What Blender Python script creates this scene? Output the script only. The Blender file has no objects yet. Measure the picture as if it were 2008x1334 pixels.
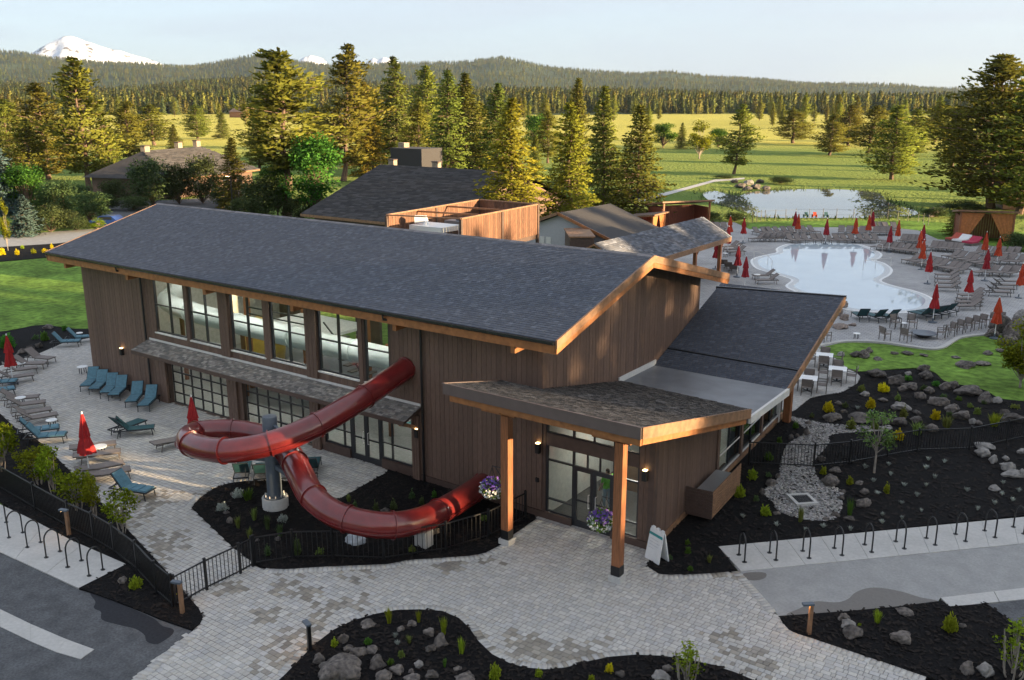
import bpy, math, random
import numpy as np
from mathutils import Vector, Matrix, noise as mnoise
R = math.radians
random.seed(7)
rng = np.random.default_rng(7)
scene = bpy.context.scene
# ------------------------------------------------------------------ camera, sky, sun, exposure
CAM = np.array([45.925, -25.476, 14.665]); YAW = -0.61774; PIT = 0.25645; FPX = 1787.84; IW, IH = 2008, 1334
Fv = np.array([math.sin(YAW)*math.cos(PIT), math.cos(YAW)*math.cos(PIT), -math.sin(PIT)])
Rv = np.array([math.cos(YAW), -math.sin(YAW), 0.0]); Uv = np.cross(Rv, Fv)
cd = bpy.data.cameras.new('camera'); cam = bpy.data.objects.new('camera', cd); scene.collection.objects.link(cam)
cam.matrix_world = Matrix(((Rv[0], Uv[0], -Fv[0], CAM[0]), (Rv[1], Uv[1], -Fv[1], CAM[1]), (Rv[2], Uv[2], -Fv[2], CAM[2]), (0, 0, 0, 1)))
cd.sensor_width = 36; cd.lens = FPX/IW*36; cd.clip_start = 0.5; cd.clip_end = 60000
scene.camera = cam
SUN_AZ, SUN_EL = 12.0, 8.5          # azimuth measured from +X towards +Y, elevation, degrees
sdir = Vector((math.cos(R(SUN_AZ))*math.cos(R(SUN_EL)), math.sin(R(SUN_AZ))*math.cos(R(SUN_EL)), math.sin(R(SUN_EL))))
world = bpy.data.worlds.new('World'); scene.world = world; world.use_nodes = True
wn, wl = world.node_tree.nodes, world.node_tree.links
sky = wn.new('ShaderNodeTexSky'); sky.sky_type = 'NISHITA'; sky.sun_disc = False
sky.sun_elevation = R(SUN_EL); sky.sun_rotation = R(90-SUN_AZ); sky.air_density = 1.0; sky.dust_density = 0.6; sky.ozone_density = 2.0; sky.altitude = 1200
bg = wn['Background']; bg.inputs['Strength'].default_value = 0.088
# thin high cloud veil, laid out by direction all over the sky
tc = wn.new('ShaderNodeTexCoord'); mp = wn.new('ShaderNodeMapping'); mp.inputs['Scale'].default_value = (1.1, 1.1, 9.0)
wl.new(tc.outputs['Generated'], mp.inputs['Vector'])
nz = wn.new('ShaderNodeTexNoise'); nz.inputs['Scale'].default_value = 2.2; nz.inputs['Detail'].default_value = 7; nz.inputs['Distortion'].default_value = 0.6
wl.new(mp.outputs['Vector'], nz.inputs['Vector'])
mr = wn.new('ShaderNodeMapRange'); mr.inputs['From Min'].default_value = 0.42; mr.inputs['From Max'].default_value = 0.75; mr.inputs['To Max'].default_value = 0.98; mr.inputs['To Min'].default_value = 0.8
wl.new(nz.outputs['Fac'], mr.inputs['Value'])
mxs = wn.new('ShaderNodeMix'); mxs.data_type = 'RGBA'; mxs.inputs['B'].default_value = (1.89, 2.04, 2.31, 1)
wl.new(mr.outputs['Result'], mxs.inputs['Factor']); wl.new(sky.outputs['Color'], mxs.inputs['A']); wl.new(mxs.outputs['Result'], bg.inputs['Color'])
sl = bpy.data.lights.new('sun', 'SUN'); sl.energy = 5.0; sl.angle = R(0.6); sl.color = (1.0, 0.73, 0.42)
sun = bpy.data.objects.new('sun', sl); scene.collection.objects.link(sun); sun.rotation_mode = 'QUATERNION'; sun.rotation_quaternion = sdir.to_track_quat('Z', 'Y')
scene.view_settings.view_transform = 'Standard'; scene.view_settings.look = 'None'; scene.view_settings.gamma = 1.0
scene.view_settings.exposure = 2.24
scene.render.engine = 'CYCLES'
scene.cycles.max_bounces = 6; scene.cycles.diffuse_bounces = 3; scene.cycles.glossy_bounces = 3; scene.cycles.transparent_max_bounces = 12
scene.cycles.caustics_reflective = False; scene.cycles.caustics_refractive = False; scene.cycles.sample_clamp_indirect = 4.0
try:
    scene.cycles.use_denoising = True
except Exception:
    pass

# ------------------------------------------------------------------ helpers
def ray(u, v): return Fv + Rv*(u-1004)/FPX - Uv*(v-667)/FPX
def G(u, v, z=0.0):
    d = ray(u, v); t = (z-CAM[2])/d[2]; p = CAM+t*d; return (float(p[0]), float(p[1]), float(z))
def D(u, v, r):                       # point on the sight line at horizontal distance r
    d = ray(u, v); t = r/math.hypot(d[0], d[1]); p = CAM+t*d; return (float(p[0]), float(p[1]), float(p[2]))
def pxm(p): return FPX/float((np.array(p)-CAM)@Fv)      # photograph pixels per metre at a point
COL = scene.collection
def link(o, parent=None):
    COL.objects.link(o)
    if parent is not None: o.parent = parent
    return o
def tag(o, label=None, cat=None, group=None, kind=None):
    if label: o['label'] = label
    if cat: o['category'] = cat
    if group: o['group'] = group
    if kind: o['kind'] = kind
    return o
def thing(name, label, cat, loc=(0, 0, 0), rz=0.0, group=None, scale=1.0):
    o = bpy.data.objects.new(name, None); o.empty_display_size = 0.2; link(o)
    o.location = loc; o.rotation_euler = (0, 0, rz)
    o.scale = scale if hasattr(scale, '__len__') else (scale, scale, scale)
    return tag(o, label, cat, group)
def copy_tree(o, parent=None):
    c = o.copy(); link(c, parent)
    for ch in o.children: copy_tree(ch, c)
    return c
def kill(o):
    for ch in list(o.children): kill(ch)
    bpy.data.objects.remove(o)
ORD = ['first', 'second', 'third', 'fourth', 'fifth', 'sixth', 'seventh', 'eighth', 'ninth', 'tenth', 'eleventh', 'twelfth', 'thirteenth', 'fourteenth', 'fifteenth', 'sixteenth', 'seventeenth', 'eighteenth', 'nineteenth', 'twentieth', 'twenty-first', 'twenty-second', 'twenty-third', 'twenty-fourth', 'twenty-fifth', 'twenty-sixth', 'twenty-seventh', 'twenty-eighth', 'twenty-ninth', 'thirtieth', 'thirty-first', 'thirty-second', 'thirty-third', 'thirty-fourth', 'thirty-fifth', 'thirty-sixth', 'thirty-seventh', 'thirty-eighth', 'thirty-ninth', 'fortieth']
ORD += [q+'-'+w for q in ('forty', 'fifty') for w in ['first', 'second', 'third', 'fourth', 'fifth', 'sixth', 'seventh', 'eighth', 'ninth']]
def sub(A, B): return [A[i]-B[i] for i in range(3)]
class MB:
    def __init__(s, M=None): s.v = []; s.f = []; s.c = []; s.M = M; s.col = (1, 1, 1)
    def add(s, vs, fs, col=None):
        o = len(s.v)
        if s.M is not None: vs = [tuple(s.M @ Vector(p)) for p in vs]
        s.v.extend(vs)
        for f in fs: s.f.append([i+o for i in f]); s.c.append(col or s.col)
        return s
    def box(s, x0, x1, y0, y1, z0, z1, col=None):
        return s.add([(x0, y0, z0), (x1, y0, z0), (x1, y1, z0), (x0, y1, z0), (x0, y0, z1), (x1, y0, z1), (x1, y1, z1), (x0, y1, z1)],
                     [(3, 2, 1, 0), (4, 5, 6, 7), (0, 1, 5, 4), (1, 2, 6, 5), (2, 3, 7, 6), (3, 0, 4, 7)], col)
    def hexa(s, bot, top, col=None):   # prism from bottom ring to top ring, rings counter-clockwise from above
        n = len(bot)
        return s.add(list(bot)+list(top), [tuple(range(n-1, -1, -1)), tuple(range(n, 2*n))]+[(i, (i+1) % n, n+(i+1) % n, n+i) for i in range(n)], col)
    def prism(s, poly, z0, z1, col=None):
        return s.hexa([(x, y, z0) for x, y in poly], [(x, y, z1) for x, y in poly], col)
    def quad(s, a, b, c, d, col=None): return s.add([a, b, c, d], [(0, 1, 2, 3)], col)
    def bar(s, a, b, w, h=None, col=None):       # rectangular bar a->b, w sideways, h in the other direction
        h = h or w; a, b = Vector(a), Vector(b); d = (b-a).normalized()
        up = Vector((0, 0, 1)) if abs(d.z) < 0.95 else Vector((0, 1, 0))
        x = d.cross(up).normalized()*w/2; y = x.cross(d).normalized()*h/2
        r = [a-x-y, a+x-y, a+x+y, a-x+y, b-x-y, b+x-y, b+x+y, b-x+y]
        return s.add([tuple(p) for p in r], [(0, 1, 2, 3), (7, 6, 5, 4), (4, 5, 1, 0), (5, 6, 2, 1), (6, 7, 3, 2), (7, 4, 0, 3)], col)
    def tube(s, pts, r, n=8, caps=True, col=None):
        P = [Vector(p) for p in pts]; m = len(P); rr = r if hasattr(r, '__len__') else [r]*m
        vs = []; N = None
        for i in range(m):
            t = (P[min(i+1, m-1)]-P[max(i-1, 0)]).normalized()
            if N is None: N = t.cross(Vector((0, 0, 1)) if abs(t.z) < 0.9 else Vector((1, 0, 0))).normalized()
            else: N = (N - t*N.dot(t)).normalized()
            Bn = t.cross(N)
            for k in range(n):
                a = 2*math.pi*k/n; vs.append(tuple(P[i]+(N*math.cos(a)+Bn*math.sin(a))*rr[i]))
        fs = [(i*n+k, i*n+(k+1) % n, (i+1)*n+(k+1) % n, (i+1)*n+k) for i in range(m-1) for k in range(n)]
        if caps: fs += [tuple(range(n-1, -1, -1)), tuple(range((m-1)*n, m*n))]
        return s.add(vs, fs, col)
    def lathe(s, prof, n=12, c=(0, 0, 0), pleat=None, col=None):   # prof: [(r, z)]
        vs = []
        for j, (r, z) in enumerate(prof):
            for k in range(n):
                a = 2*math.pi*k/n; q = r
                if pleat: q = r*(1+pleat*(1 if k % 2 else -1))
                vs.append((c[0]+q*math.cos(a), c[1]+q*math.sin(a), c[2]+z))
        m = len(prof)
        fs = [(i*n+k, i*n+(k+1) % n, (i+1)*n+(k+1) % n, (i+1)*n+k) for i in range(m-1) for k in range(n)]
        fs += [tuple(range(n-1, -1, -1)), tuple(range((m-1)*n, m*n))]
        return s.add(vs, fs, col)
    def cyl(s, c, r, z0, z1, n=12, col=None): return s.lathe([(r, z0), (r, z1)], n, (c[0], c[1], 0), col=col)
    def mesh(s, name, smooth=False, color=False):
        me = bpy.data.meshes.new(name); me.from_pydata(s.v, [], s.f); me.update()
        if smooth:
            me.polygons.foreach_set('use_smooth', [True]*len(me.polygons))
            try: me.set_sharp_from_angle(angle=R(40))
            except Exception: pass
        if color: paint(me, np.array(s.c))
        return me
    def build(s, name, mat, parent=None, smooth=False, color=False, loc=None):
        me = s.mesh(name, smooth, color); me.materials.append(mat)
        o = bpy.data.objects.new(name, me); link(o, parent)
        if loc: o.location = loc
        return o
def paint(me, fc):                      # per-face colours -> corner attribute 'Col'
    a = me.color_attributes.new('Col', 'FLOAT_COLOR', 'CORNER')
    n = np.array([len(p.vertices) for p in me.polygons]) if len(me.polygons) < 400 else None
    if n is None:
        n = np.zeros(len(me.polygons), np.int32); me.polygons.foreach_get('loop_total', n)
    c = np.ones((int(n.sum()), 4), np.float32); c[:, :3] = np.repeat(fc[:, :3], n, axis=0); a.data.foreach_set('color', c.ravel())
def fastmesh(name, V, F, fc=None, smooth=False, nrm=None):
    V = np.asarray(V, np.float32); F = np.asarray(F, np.int32); k = F.shape[1]
    me = bpy.data.meshes.new(name); me.vertices.add(len(V)); me.vertices.foreach_set('co', V.ravel())
    me.loops.add(F.size); me.loops.foreach_set('vertex_index', F.ravel())
    me.polygons.add(len(F)); me.polygons.foreach_set('loop_start', np.arange(0, F.size, k, dtype=np.int32)); me.polygons.foreach_set('loop_total', np.full(len(F), k, np.int32))
    if smooth or nrm is not None: me.polygons.foreach_set('use_smooth', np.ones(len(F), bool))
    me.update(calc_edges=True)
    if nrm is None: me.validate()
    else: me.normals_split_custom_set_from_vertices([tuple(q) for q in nrm.tolist()])
    if fc is not None: paint(me, np.asarray(fc))
    return me
def obj(name, me, mat, parent=None, loc=None):
    if mat is not None and not me.materials: me.materials.append(mat)
    o = bpy.data.objects.new(name, me); link(o, parent)
    if loc: o.location = loc
    return o
def spline(pts, n=6, closed=True):      # Catmull-Rom through 2-D points
    P = [np.array(p[:2], float) for p in pts]; m = len(P); out = []
    for i in range(m if closed else m-1):
        if closed: a, b, c, d = P[(i-1) % m], P[i], P[(i+1) % m], P[(i+2) % m]
        else: a, b, c, d = P[max(i-1, 0)], P[i], P[i+1], P[min(i+2, m-1)]
        for k in range(n):
            t = k/n; out.append(tuple(0.5*((2*b)+(-a+c)*t+(2*a-5*b+4*c-d)*t*t+(-a+3*b-3*c+d)*t**3)))
    if not closed: out.append(tuple(P[-1]))
    return out
def GP(px, z=0.0): return [G(u, v, z)[:2] for u, v in px]
def area(p): return 0.5*sum(p[i][0]*p[(i+1) % len(p)][1]-p[(i+1) % len(p)][0]*p[i][1] for i in range(len(p)))
def ccw(p): return p if area(p) > 0 else p[::-1]
def inside(P, poly):                    # vectorised point in polygon
    P = np.asarray(P, float); x, y = P[:, 0], P[:, 1]; r = np.zeros(len(P), bool); n = len(poly)
    for i in range(n):
        x0, y0 = poly[i]; x1, y1 = poly[(i+1) % n]
        if y0 == y1: continue
        c = ((y0 > y) != (y1 > y)) & (x < (x1-x0)*(y-y0)/(y1-y0)+x0); r ^= c
    return r
def sheet(name, poly, z, mat, thick=0.0, kind='structure', z0=None):
    p = ccw(poly); mb = MB()
    if thick: mb.prism(p, z-thick, z)
    else: mb.add([(x, y, z) for x, y in p], [tuple(range(len(p)))])
    o = mb.build(name, mat); tag(o, kind=kind); return o
# ------------------------------------------------------------------ materials
MATS = {}
def mat(name, col, rough=0.6, metal=0.0, var=0.12, scale=6.0, bump=0.0, bscale=None, attr=False, spec=0.5, aniso=None, col2=None, big=0.0, coat=0.0, emit=None):
    m = bpy.data.materials.new(name); m.use_nodes = True; n, l = m.node_tree.nodes, m.node_tree.links
    b = n['Principled BSDF']; b.inputs['Roughness'].default_value = rough; b.inputs['Metallic'].default_value = metal
    b.inputs['Specular IOR Level'].default_value = spec; b.inputs['Coat Weight'].default_value = coat; b.inputs['Coat Roughness'].default_value = 0.08
    geo = n.new('ShaderNodeNewGeometry'); vec = geo.outputs['Position']
    if aniso:
        mpp = n.new('ShaderNodeMapping'); mpp.inputs['Scale'].default_value = aniso; l.new(vec, mpp.inputs['Vector']); vec = mpp.outputs['Vector']
    nt = n.new('ShaderNodeTexNoise'); nt.inputs['Scale'].default_value = scale; nt.inputs['Detail'].default_value = 5; l.new(vec, nt.inputs['Vector'])
    mx = n.new('ShaderNodeMix'); mx.data_type = 'RGBA'
    c2 = col2 or tuple(min(1, c*(1+var)) for c in col); c1 = tuple(c*(1-var) for c in col) if not col2 else col
    mx.inputs['A'].default_value = (*c1, 1); mx.inputs['B'].default_value = (*c2, 1)
    rp = n.new('ShaderNodeMapRange'); rp.inputs['From Min'].default_value = 0.3; rp.inputs['From Max'].default_value = 0.7
    l.new(nt.outputs['Fac'], rp.inputs['Value']); l.new(rp.outputs['Result'], mx.inputs['Factor']); out = mx.outputs['Result']
    if big:
        n2 = n.new('ShaderNodeTexNoise'); n2.inputs['Scale'].default_value = scale*0.13; n2.inputs['Detail'].default_value = 4; l.new(geo.outputs['Position'], n2.inputs['Vector'])
        r2 = n.new('ShaderNodeMapRange'); r2.inputs['From Min'].default_value = 0.35; r2.inputs['From Max'].default_value = 0.65; r2.inputs['To Min'].default_value = 1-big; r2.inputs['To Max'].default_value = 1+big
        l.new(n2.outputs['Fac'], r2.inputs['Value']); sc = n.new('ShaderNodeVectorMath'); sc.operation = 'SCALE'
        l.new(out, sc.inputs[0]); l.new(r2.outputs['Result'], sc.inputs['Scale']); out = sc.outputs['Vector']
    if attr:
        at = n.new('ShaderNodeAttribute'); at.attribute_name = 'Col'; mu = n.new('ShaderNodeVectorMath'); mu.operation = 'MULTIPLY'
        l.new(out, mu.inputs[0]); l.new(at.outputs['Color'], mu.inputs[1]); out = mu.outputs['Vector']
    l.new(out, b.inputs['Base Color'])
    if bump:
        bp = n.new('ShaderNodeBump'); bp.inputs['Strength'].default_value = bump; bp.inputs['Distance'].default_value = 0.02
        if bscale:
            nb = n.new('ShaderNodeTexNoise'); nb.inputs['Scale'].default_value = bscale; nb.inputs['Detail'].default_value = 4; l.new(vec, nb.inputs['Vector']); l.new(nb.outputs['Fac'], bp.inputs['Height'])
        else: l.new(nt.outputs['Fac'], bp.inputs['Height'])
        l.new(bp.outputs['Normal'], b.inputs['Normal'])
    if emit: b.inputs['Emission Color'].default_value = (*emit[:3], 1); b.inputs['Emission Strength'].default_value = emit[3]
    MATS[name] = m; return m
def leafmat(name, col, trans=0.35, hue=0.06):
    m = bpy.data.materials.new(name); m.use_nodes = True; n, l = m.node_tree.nodes, m.node_tree.links
    n.remove(n['Principled BSDF']); o = n['Material Output']
    at = n.new('ShaderNodeAttribute'); at.attribute_name = 'Col'; oi = n.new('ShaderNodeObjectInfo')
    hs = n.new('ShaderNodeHueSaturation'); hs.inputs['Color'].default_value = (*col, 1)
    mrr = n.new('ShaderNodeMapRange'); mrr.inputs['To Min'].default_value = 0.5-hue*0.5; mrr.inputs['To Max'].default_value = 0.5+hue*0.5; l.new(oi.outputs['Random'], mrr.inputs['Value']); l.new(mrr.outputs['Result'], hs.inputs['Hue'])
    mrv = n.new('ShaderNodeMapRange'); mrv.inputs['To Min'].default_value = 0.8; mrv.inputs['To Max'].default_value = 1.25; l.new(oi.outputs['Random'], mrv.inputs['Value']); l.new(mrv.outputs['Result'], hs.inputs['Value'])
    mu = n.new('ShaderNodeVectorMath'); mu.operation = 'MULTIPLY'; l.new(hs.outputs['Color'], mu.inputs[0]); l.new(at.outputs['Color'], mu.inputs[1])
    d = n.new('ShaderNodeBsdfDiffuse'); t = n.new('ShaderNodeBsdfTranslucent'); mx = n.new('ShaderNodeMixShader'); mx.inputs['Fac'].default_value = trans
    l.new(mu.outputs['Vector'], d.inputs['Color']); l.new(mu.outputs['Vector'], t.inputs['Color']); l.new(d.outputs[0], mx.inputs[1]); l.new(t.outputs[0], mx.inputs[2]); l.new(mx.outputs[0], o.inputs['Surface'])
    MATS[name] = m; return m
def glassmat(name, tint=(0.9, 0.95, 0.93), refl=1.0):
    m = bpy.data.materials.new(name); m.use_nodes = True; n, l = m.node_tree.nodes, m.node_tree.links
    n.remove(n['Principled BSDF']); o = n['Material Output']
    tr = n.new('ShaderNodeBsdfTransparent'); tr.inputs['Color'].default_value = (*tint, 1)
    gl = n.new('ShaderNodeBsdfGlossy'); gl.inputs['Roughness'].default_value = 0.02
    lw = n.new('ShaderNodeLayerWeight'); lw.inputs['Blend'].default_value = 0.5; pw = n.new('ShaderNodeMath'); pw.operation = 'POWER'; pw.inputs[1].default_value = 5.0; l.new(lw.outputs['Facing'], pw.inputs[0])
    fr = n.new('ShaderNodeMath'); fr.operation = 'MULTIPLY_ADD'; fr.inputs[1].default_value = 0.5; fr.inputs[2].default_value = 0.035; l.new(pw.outputs[0], fr.inputs[0])
    mx = n.new('ShaderNodeMixShader'); l.new(fr.outputs[0], mx.inputs['Fac']); l.new(tr.outputs[0], mx.inputs[1]); l.new(gl.outputs[0], mx.inputs[2]); l.new(mx.outputs[0], o.inputs['Surface'])
    MATS[name] = m; return m
siding = mat('siding_brown', (0.136, 0.083, 0.060), 0.65, var=0.22, scale=5, aniso=(6, 6, 0.8), bump=0.25, bscale=14)
def per_object(m, amt):
    n, l = m.node_tree.nodes, m.node_tree.links; b = n['Principled BSDF']; src = b.inputs['Base Color'].links[0].from_socket
    oi = n.new('ShaderNodeObjectInfo'); mr_ = n.new('ShaderNodeMapRange'); mr_.inputs['To Min'].default_value = 1-amt; mr_.inputs['To Max'].default_value = 1+amt; l.new(oi.outputs['Random'], mr_.inputs['Value'])
    sc = n.new('ShaderNodeVectorMath'); sc.operation = 'SCALE'; l.new(src, sc.inputs[0]); l.new(mr_.outputs[0], sc.inputs['Scale']); l.new(sc.outputs['Vector'], b.inputs['Base Color'])
per_object(siding, 0.16)
siding_d = mat('trim_brown', (0.085, 0.052, 0.040), 0.6, var=0.15, scale=4)
cedar = mat('stained_cedar', (0.31, 0.125, 0.045), 0.5, var=0.25, scale=5, aniso=(1, 1, 1), bump=0.1, bscale=20)
cedar_v = mat('stained_cedar_post', (0.25, 0.095, 0.038), 0.5, var=0.3, scale=4, aniso=(5, 5, 0.5), bump=0.1)
cedar_w = mat('weathered_cedar', (0.24, 0.13, 0.07), 0.6, var=0.25, scale=4, bump=0.1)
canopy_fascia = mat('bronze_fascia', (0.12, 0.09, 0.085), 0.45, var=0.1, scale=3)
black_metal = mat('black_metal', (0.006, 0.006, 0.007), 0.45, metal=0.0, var=0.1, spec=0.6)
bronze = mat('dark_bronze_frame', (0.022, 0.024, 0.028), 0.35, var=0.1, spec=0.6)
gutter_m = mat('dark_gutter', (0.05, 0.052, 0.06), 0.25, metal=0.6, var=0.1)
shingle = mat('asphalt_shingle', (0.096, 0.104, 0.128), 0.85, var=0.25, scale=60, attr=True, bump=0.3, bscale=120)
shingle_b = mat('brown_shingle', (0.043, 0.040, 0.041), 0.85, var=0.3, scale=30, attr=True, bump=0.3, bscale=90)  # dark brown, with shade over the left lodge roof put into the colour
shingle_t = mat('taupe_shingle', (0.175, 0.158, 0.142), 0.9, var=0.35, scale=40, attr=True, bump=0.4, bscale=90)
membrane = mat('grey_membrane', (0.165, 0.17, 0.18), 0.4, var=0.18, scale=1.4, big=0.15)
flash_m = mat('pale_flashing', (0.62, 0.6, 0.57), 0.5, var=0.08)
glass = glassmat('window_glass')
concrete = mat('pale_concrete', (0.47, 0.455, 0.43), 0.85, var=0.08, scale=9, bump=0.1, bscale=60, big=0.05)
concrete_d = mat('walk_concrete', (0.30, 0.295, 0.285), 0.85, var=0.1, scale=12, bump=0.15, bscale=70, big=0.08)
asphalt = mat('asphalt', (0.085, 0.087, 0.092), 0.85, var=0.3, scale=14, bump=0.4, bscale=90, big=0.22)
wet = mat('wet_asphalt', (0.028, 0.029, 0.034), 0.6, var=0.2, scale=12, bump=0.1, bscale=90, spec=0.1)
wet_c = mat('wet_concrete', (0.14, 0.125, 0.11), 0.5, var=0.12, scale=12)
paver_m = mat('paver_stone', (1, 1, 1), 0.8, var=0.1, scale=25, attr=True, bump=0.3, bscale=50)
joint_m = mat('joint_sand', (0.17, 0.155, 0.14), 0.95, var=0.2, scale=30)
mulch = mat('black_mulch', (0.0075, 0.007, 0.0075), 0.95, var=0.7, scale=18, bump=1.0, bscale=35, spec=0.15)
gravel_m = mat('river_gravel', (0.24, 0.23, 0.22), 0.8, var=0.3, scale=20, attr=True)
lawn_m = mat('lawn_grass', (0.125, 0.215, 0.035), 0.9, var=0.45, scale=2.2, aniso=(1, 1, 1), bump=0.9, bscale=30, big=0.32, spec=0.1)
rock_m = mat('lichen_rock', (0.045, 0.038, 0.036), 0.9, var=0.5, scale=8, bump=1.0, bscale=11, col2=(0.175, 0.15, 0.13), big=0.45)
rock_m.node_tree.nodes['Principled BSDF'].inputs['Roughness'].default_value = 0.95
rock_p = mat('pale_rock', (0.22, 0.205, 0.19), 0.9, var=0.4, scale=5, bump=0.8, bscale=14)
rock_t = mat('tan_artificial_rock', (0.22, 0.175, 0.15), 0.85, var=0.25, scale=4, bump=0.6, bscale=9)
slide_m = mat('red_fibreglass', (0.148, 0.014, 0.014), 0.29, var=0.2, scale=2.2, spec=0.6, coat=0.5)
steel_m = mat('grey_steel', (0.085, 0.105, 0.13), 0.4, var=0.08)
tube_w = mat('white_fibreglass', (0.62, 0.66, 0.66), 0.3, var=0.05)
bark = mat('pine_bark', (0.13, 0.085, 0.06), 0.95, var=0.4, scale=3, aniso=(3, 3, 0.6), bump=0.8)
bark_p = mat('pale_bark', (0.28, 0.24, 0.2), 0.9, var=0.3, scale=6)
needle = leafmat('pine_needles', (0.17, 0.18, 0.032), 0.35)
needle_s = leafmat('spruce_needles', (0.135, 0.15, 0.03), 0.3)
needle_b = leafmat('blue_spruce_needles', (0.07, 0.11, 0.10), 0.2)
leaf_g = leafmat('green_leaves', (0.10, 0.21, 0.035), 0.4)
leaf_y = leafmat('lime_leaves', (0.30, 0.36, 0.03), 0.45, 0.04)
leaf_d = leafmat('shrub_leaves', (0.10, 0.14, 0.055), 0.35)
leaf_w = leafmat('pale_tufts', (0.42, 0.45, 0.40), 0.3, 0.02)
petal_w = leafmat('petals', (0.8, 0.8, 0.8), 0.3, 0.0)
fabric_blue = mat('blue_cushion', (0.10, 0.21, 0.265), 0.85, var=0.15, scale=8, bump=0.2)
fabric_teal = mat('teal_sling', (0.018, 0.075, 0.085), 0.7, var=0.1)
fabric_tan = mat('taupe_sling', (0.20, 0.17, 0.155), 0.8, var=0.12)
frame_d = mat('dark_frame', (0.02, 0.024, 0.028), 0.45, var=0.1)
frame_t = mat('taupe_frame', (0.10, 0.085, 0.075), 0.45, var=0.1)
white_m = mat('white_plastic', (0.75, 0.75, 0.74), 0.4, var=0.04)
red_f = mat('red_canvas', (0.33, 0.012, 0.014), 0.85, var=0.2, scale=6)
crim_f = mat('crimson_canvas', (0.26, 0.010, 0.018), 0.85, var=0.2, scale=6)
orange_f = mat('orange_canvas', (0.42, 0.045, 0.012), 0.85, var=0.2, scale=6)
water_m = mat('pool_water', (0.50, 0.57, 0.62), 0.03, var=0.05, scale=0.3, spec=0.5, bump=0.02, bscale=0.8)
pond_m = mat('pond_water', (0.10, 0.11, 0.10), 0.015, var=0.1, scale=0.2, spec=0.8, bump=0.015, bscale=0.6)
# ================================================================== SETTING: ground sheet, hills, paving
def ground_material():
    m = bpy.data.materials.new('meadow_grass'); m.use_nodes = True; n, l = m.node_tree.nodes, m.node_tree.links
    b = n['Principled BSDF']; b.inputs['Roughness'].default_value = 0.95; b.inputs['Specular IOR Level'].default_value = 0.05; b.inputs['Sheen Weight'].default_value = 0.15; b.inputs['Sheen Roughness'].default_value = 0.6; b.inputs['Sheen Tint'].default_value = (0.9, 0.85, 0.3, 1)
    g = n.new('ShaderNodeNewGeometry'); ds = n.new('ShaderNodeVectorMath'); ds.operation = 'DISTANCE'; ds.inputs[1].default_value = (46, -25, 0); l.new(g.outputs['Position'], ds.inputs[0])
    n1 = n.new('ShaderNodeTexNoise'); n1.inputs['Scale'].default_value = 0.012; n1.inputs['Detail'].default_value = 5; l.new(g.outputs['Position'], n1.inputs['Vector'])
    ad = n.new('ShaderNodeMath'); ad.operation = 'MULTIPLY_ADD'; ad.inputs[1].default_value = 200; ad.inputs[2].default_value = -100; l.new(n1.outputs['Fac'], ad.inputs[0])
    sm = n.new('ShaderNodeMath'); sm.operation = 'ADD'; l.new(ds.outputs['Value'], sm.inputs[0]); l.new(ad.outputs[0], sm.inputs[1])
    mr = n.new('ShaderNodeMapRange'); mr.inputs['From Min'].default_value = 285; mr.inputs['From Max'].default_value = 370; l.new(sm.outputs[0], mr.inputs['Value'])
    n2 = n.new('ShaderNodeTexNoise'); n2.inputs['Scale'].default_value = 0.35; n2.inputs['Detail'].default_value = 8; n2.inputs['Roughness'].default_value = 0.65; l.new(g.outputs['Position'], n2.inputs['Vector'])
    def two(a, c):
        x = n.new('ShaderNodeMix'); x.data_type = 'RGBA'; x.inputs['A'].default_value = (*a, 1); x.inputs['B'].default_value = (*c, 1); l.new(n2.outputs['Fac'], x.inputs['Factor']); return x
    ga = two((0.045, 0.10, 0.018), (0.13, 0.22, 0.045)); me = two((0.26, 0.26, 0.045), (0.5, 0.44, 0.10))
    mx = n.new('ShaderNodeMix'); mx.data_type = 'RGBA'; l.new(mr.outputs[0], mx.inputs['Factor']); l.new(ga.outputs['Result'], mx.inputs['A']); l.new(me.outputs['Result'], mx.inputs['B']); l.new(mx.outputs['Result'], b.inputs['Base Color'])
    bp = n.new('ShaderNodeBump'); n3 = n.new('ShaderNodeTexNoise'); n3.inputs['Scale'].default_value = 1.6; n3.inputs['Detail'].default_value = 3; l.new(g.outputs['Position'], n3.inputs['Vector'])
    bp.inputs['Strength'].default_value = 1.0; bp.inputs['Distance'].default_value = 0.6; l.new(n3.outputs['Fac'], bp.inputs['Height']); l.new(bp.outputs['Normal'], b.inputs['Normal'])
    return m
ground_m = ground_material()
def build_ground():
    rs = np.concatenate([np.linspace(0, 200, 12), np.geomspace(230, 10600, 40)]); na = 144
    V = [(46, 20, -0.1)]; F = []
    for r in rs[1:]:
        for k in range(na):
            a = 2*math.pi*k/na; x, y = 46+r*math.cos(a), 20+r*math.sin(a)
            z = -0.1
            if r > 190: z += 0.9*min(1, (r-190)/120)*mnoise.noise(Vector((x*0.013, y*0.013, 3)))
            V.append((x, y, z))
    for k in range(na): F.append((0, 1+k, 1+(k+1) % na))
    for j in range(len(rs)-2):
        o = 1+j*na
        for k in range(na): F.append((o+k, o+na+k, o+na+(k+1) % na, o+(k+1) % na))
    me = bpy.data.meshes.new('ground'); me.from_pydata(V, [], F); me.update(); me.polygons.foreach_set('use_smooth', [True]*len(me.polygons))
    tag(obj('ground', me, ground_m), kind='structure')
build_ground()
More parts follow.
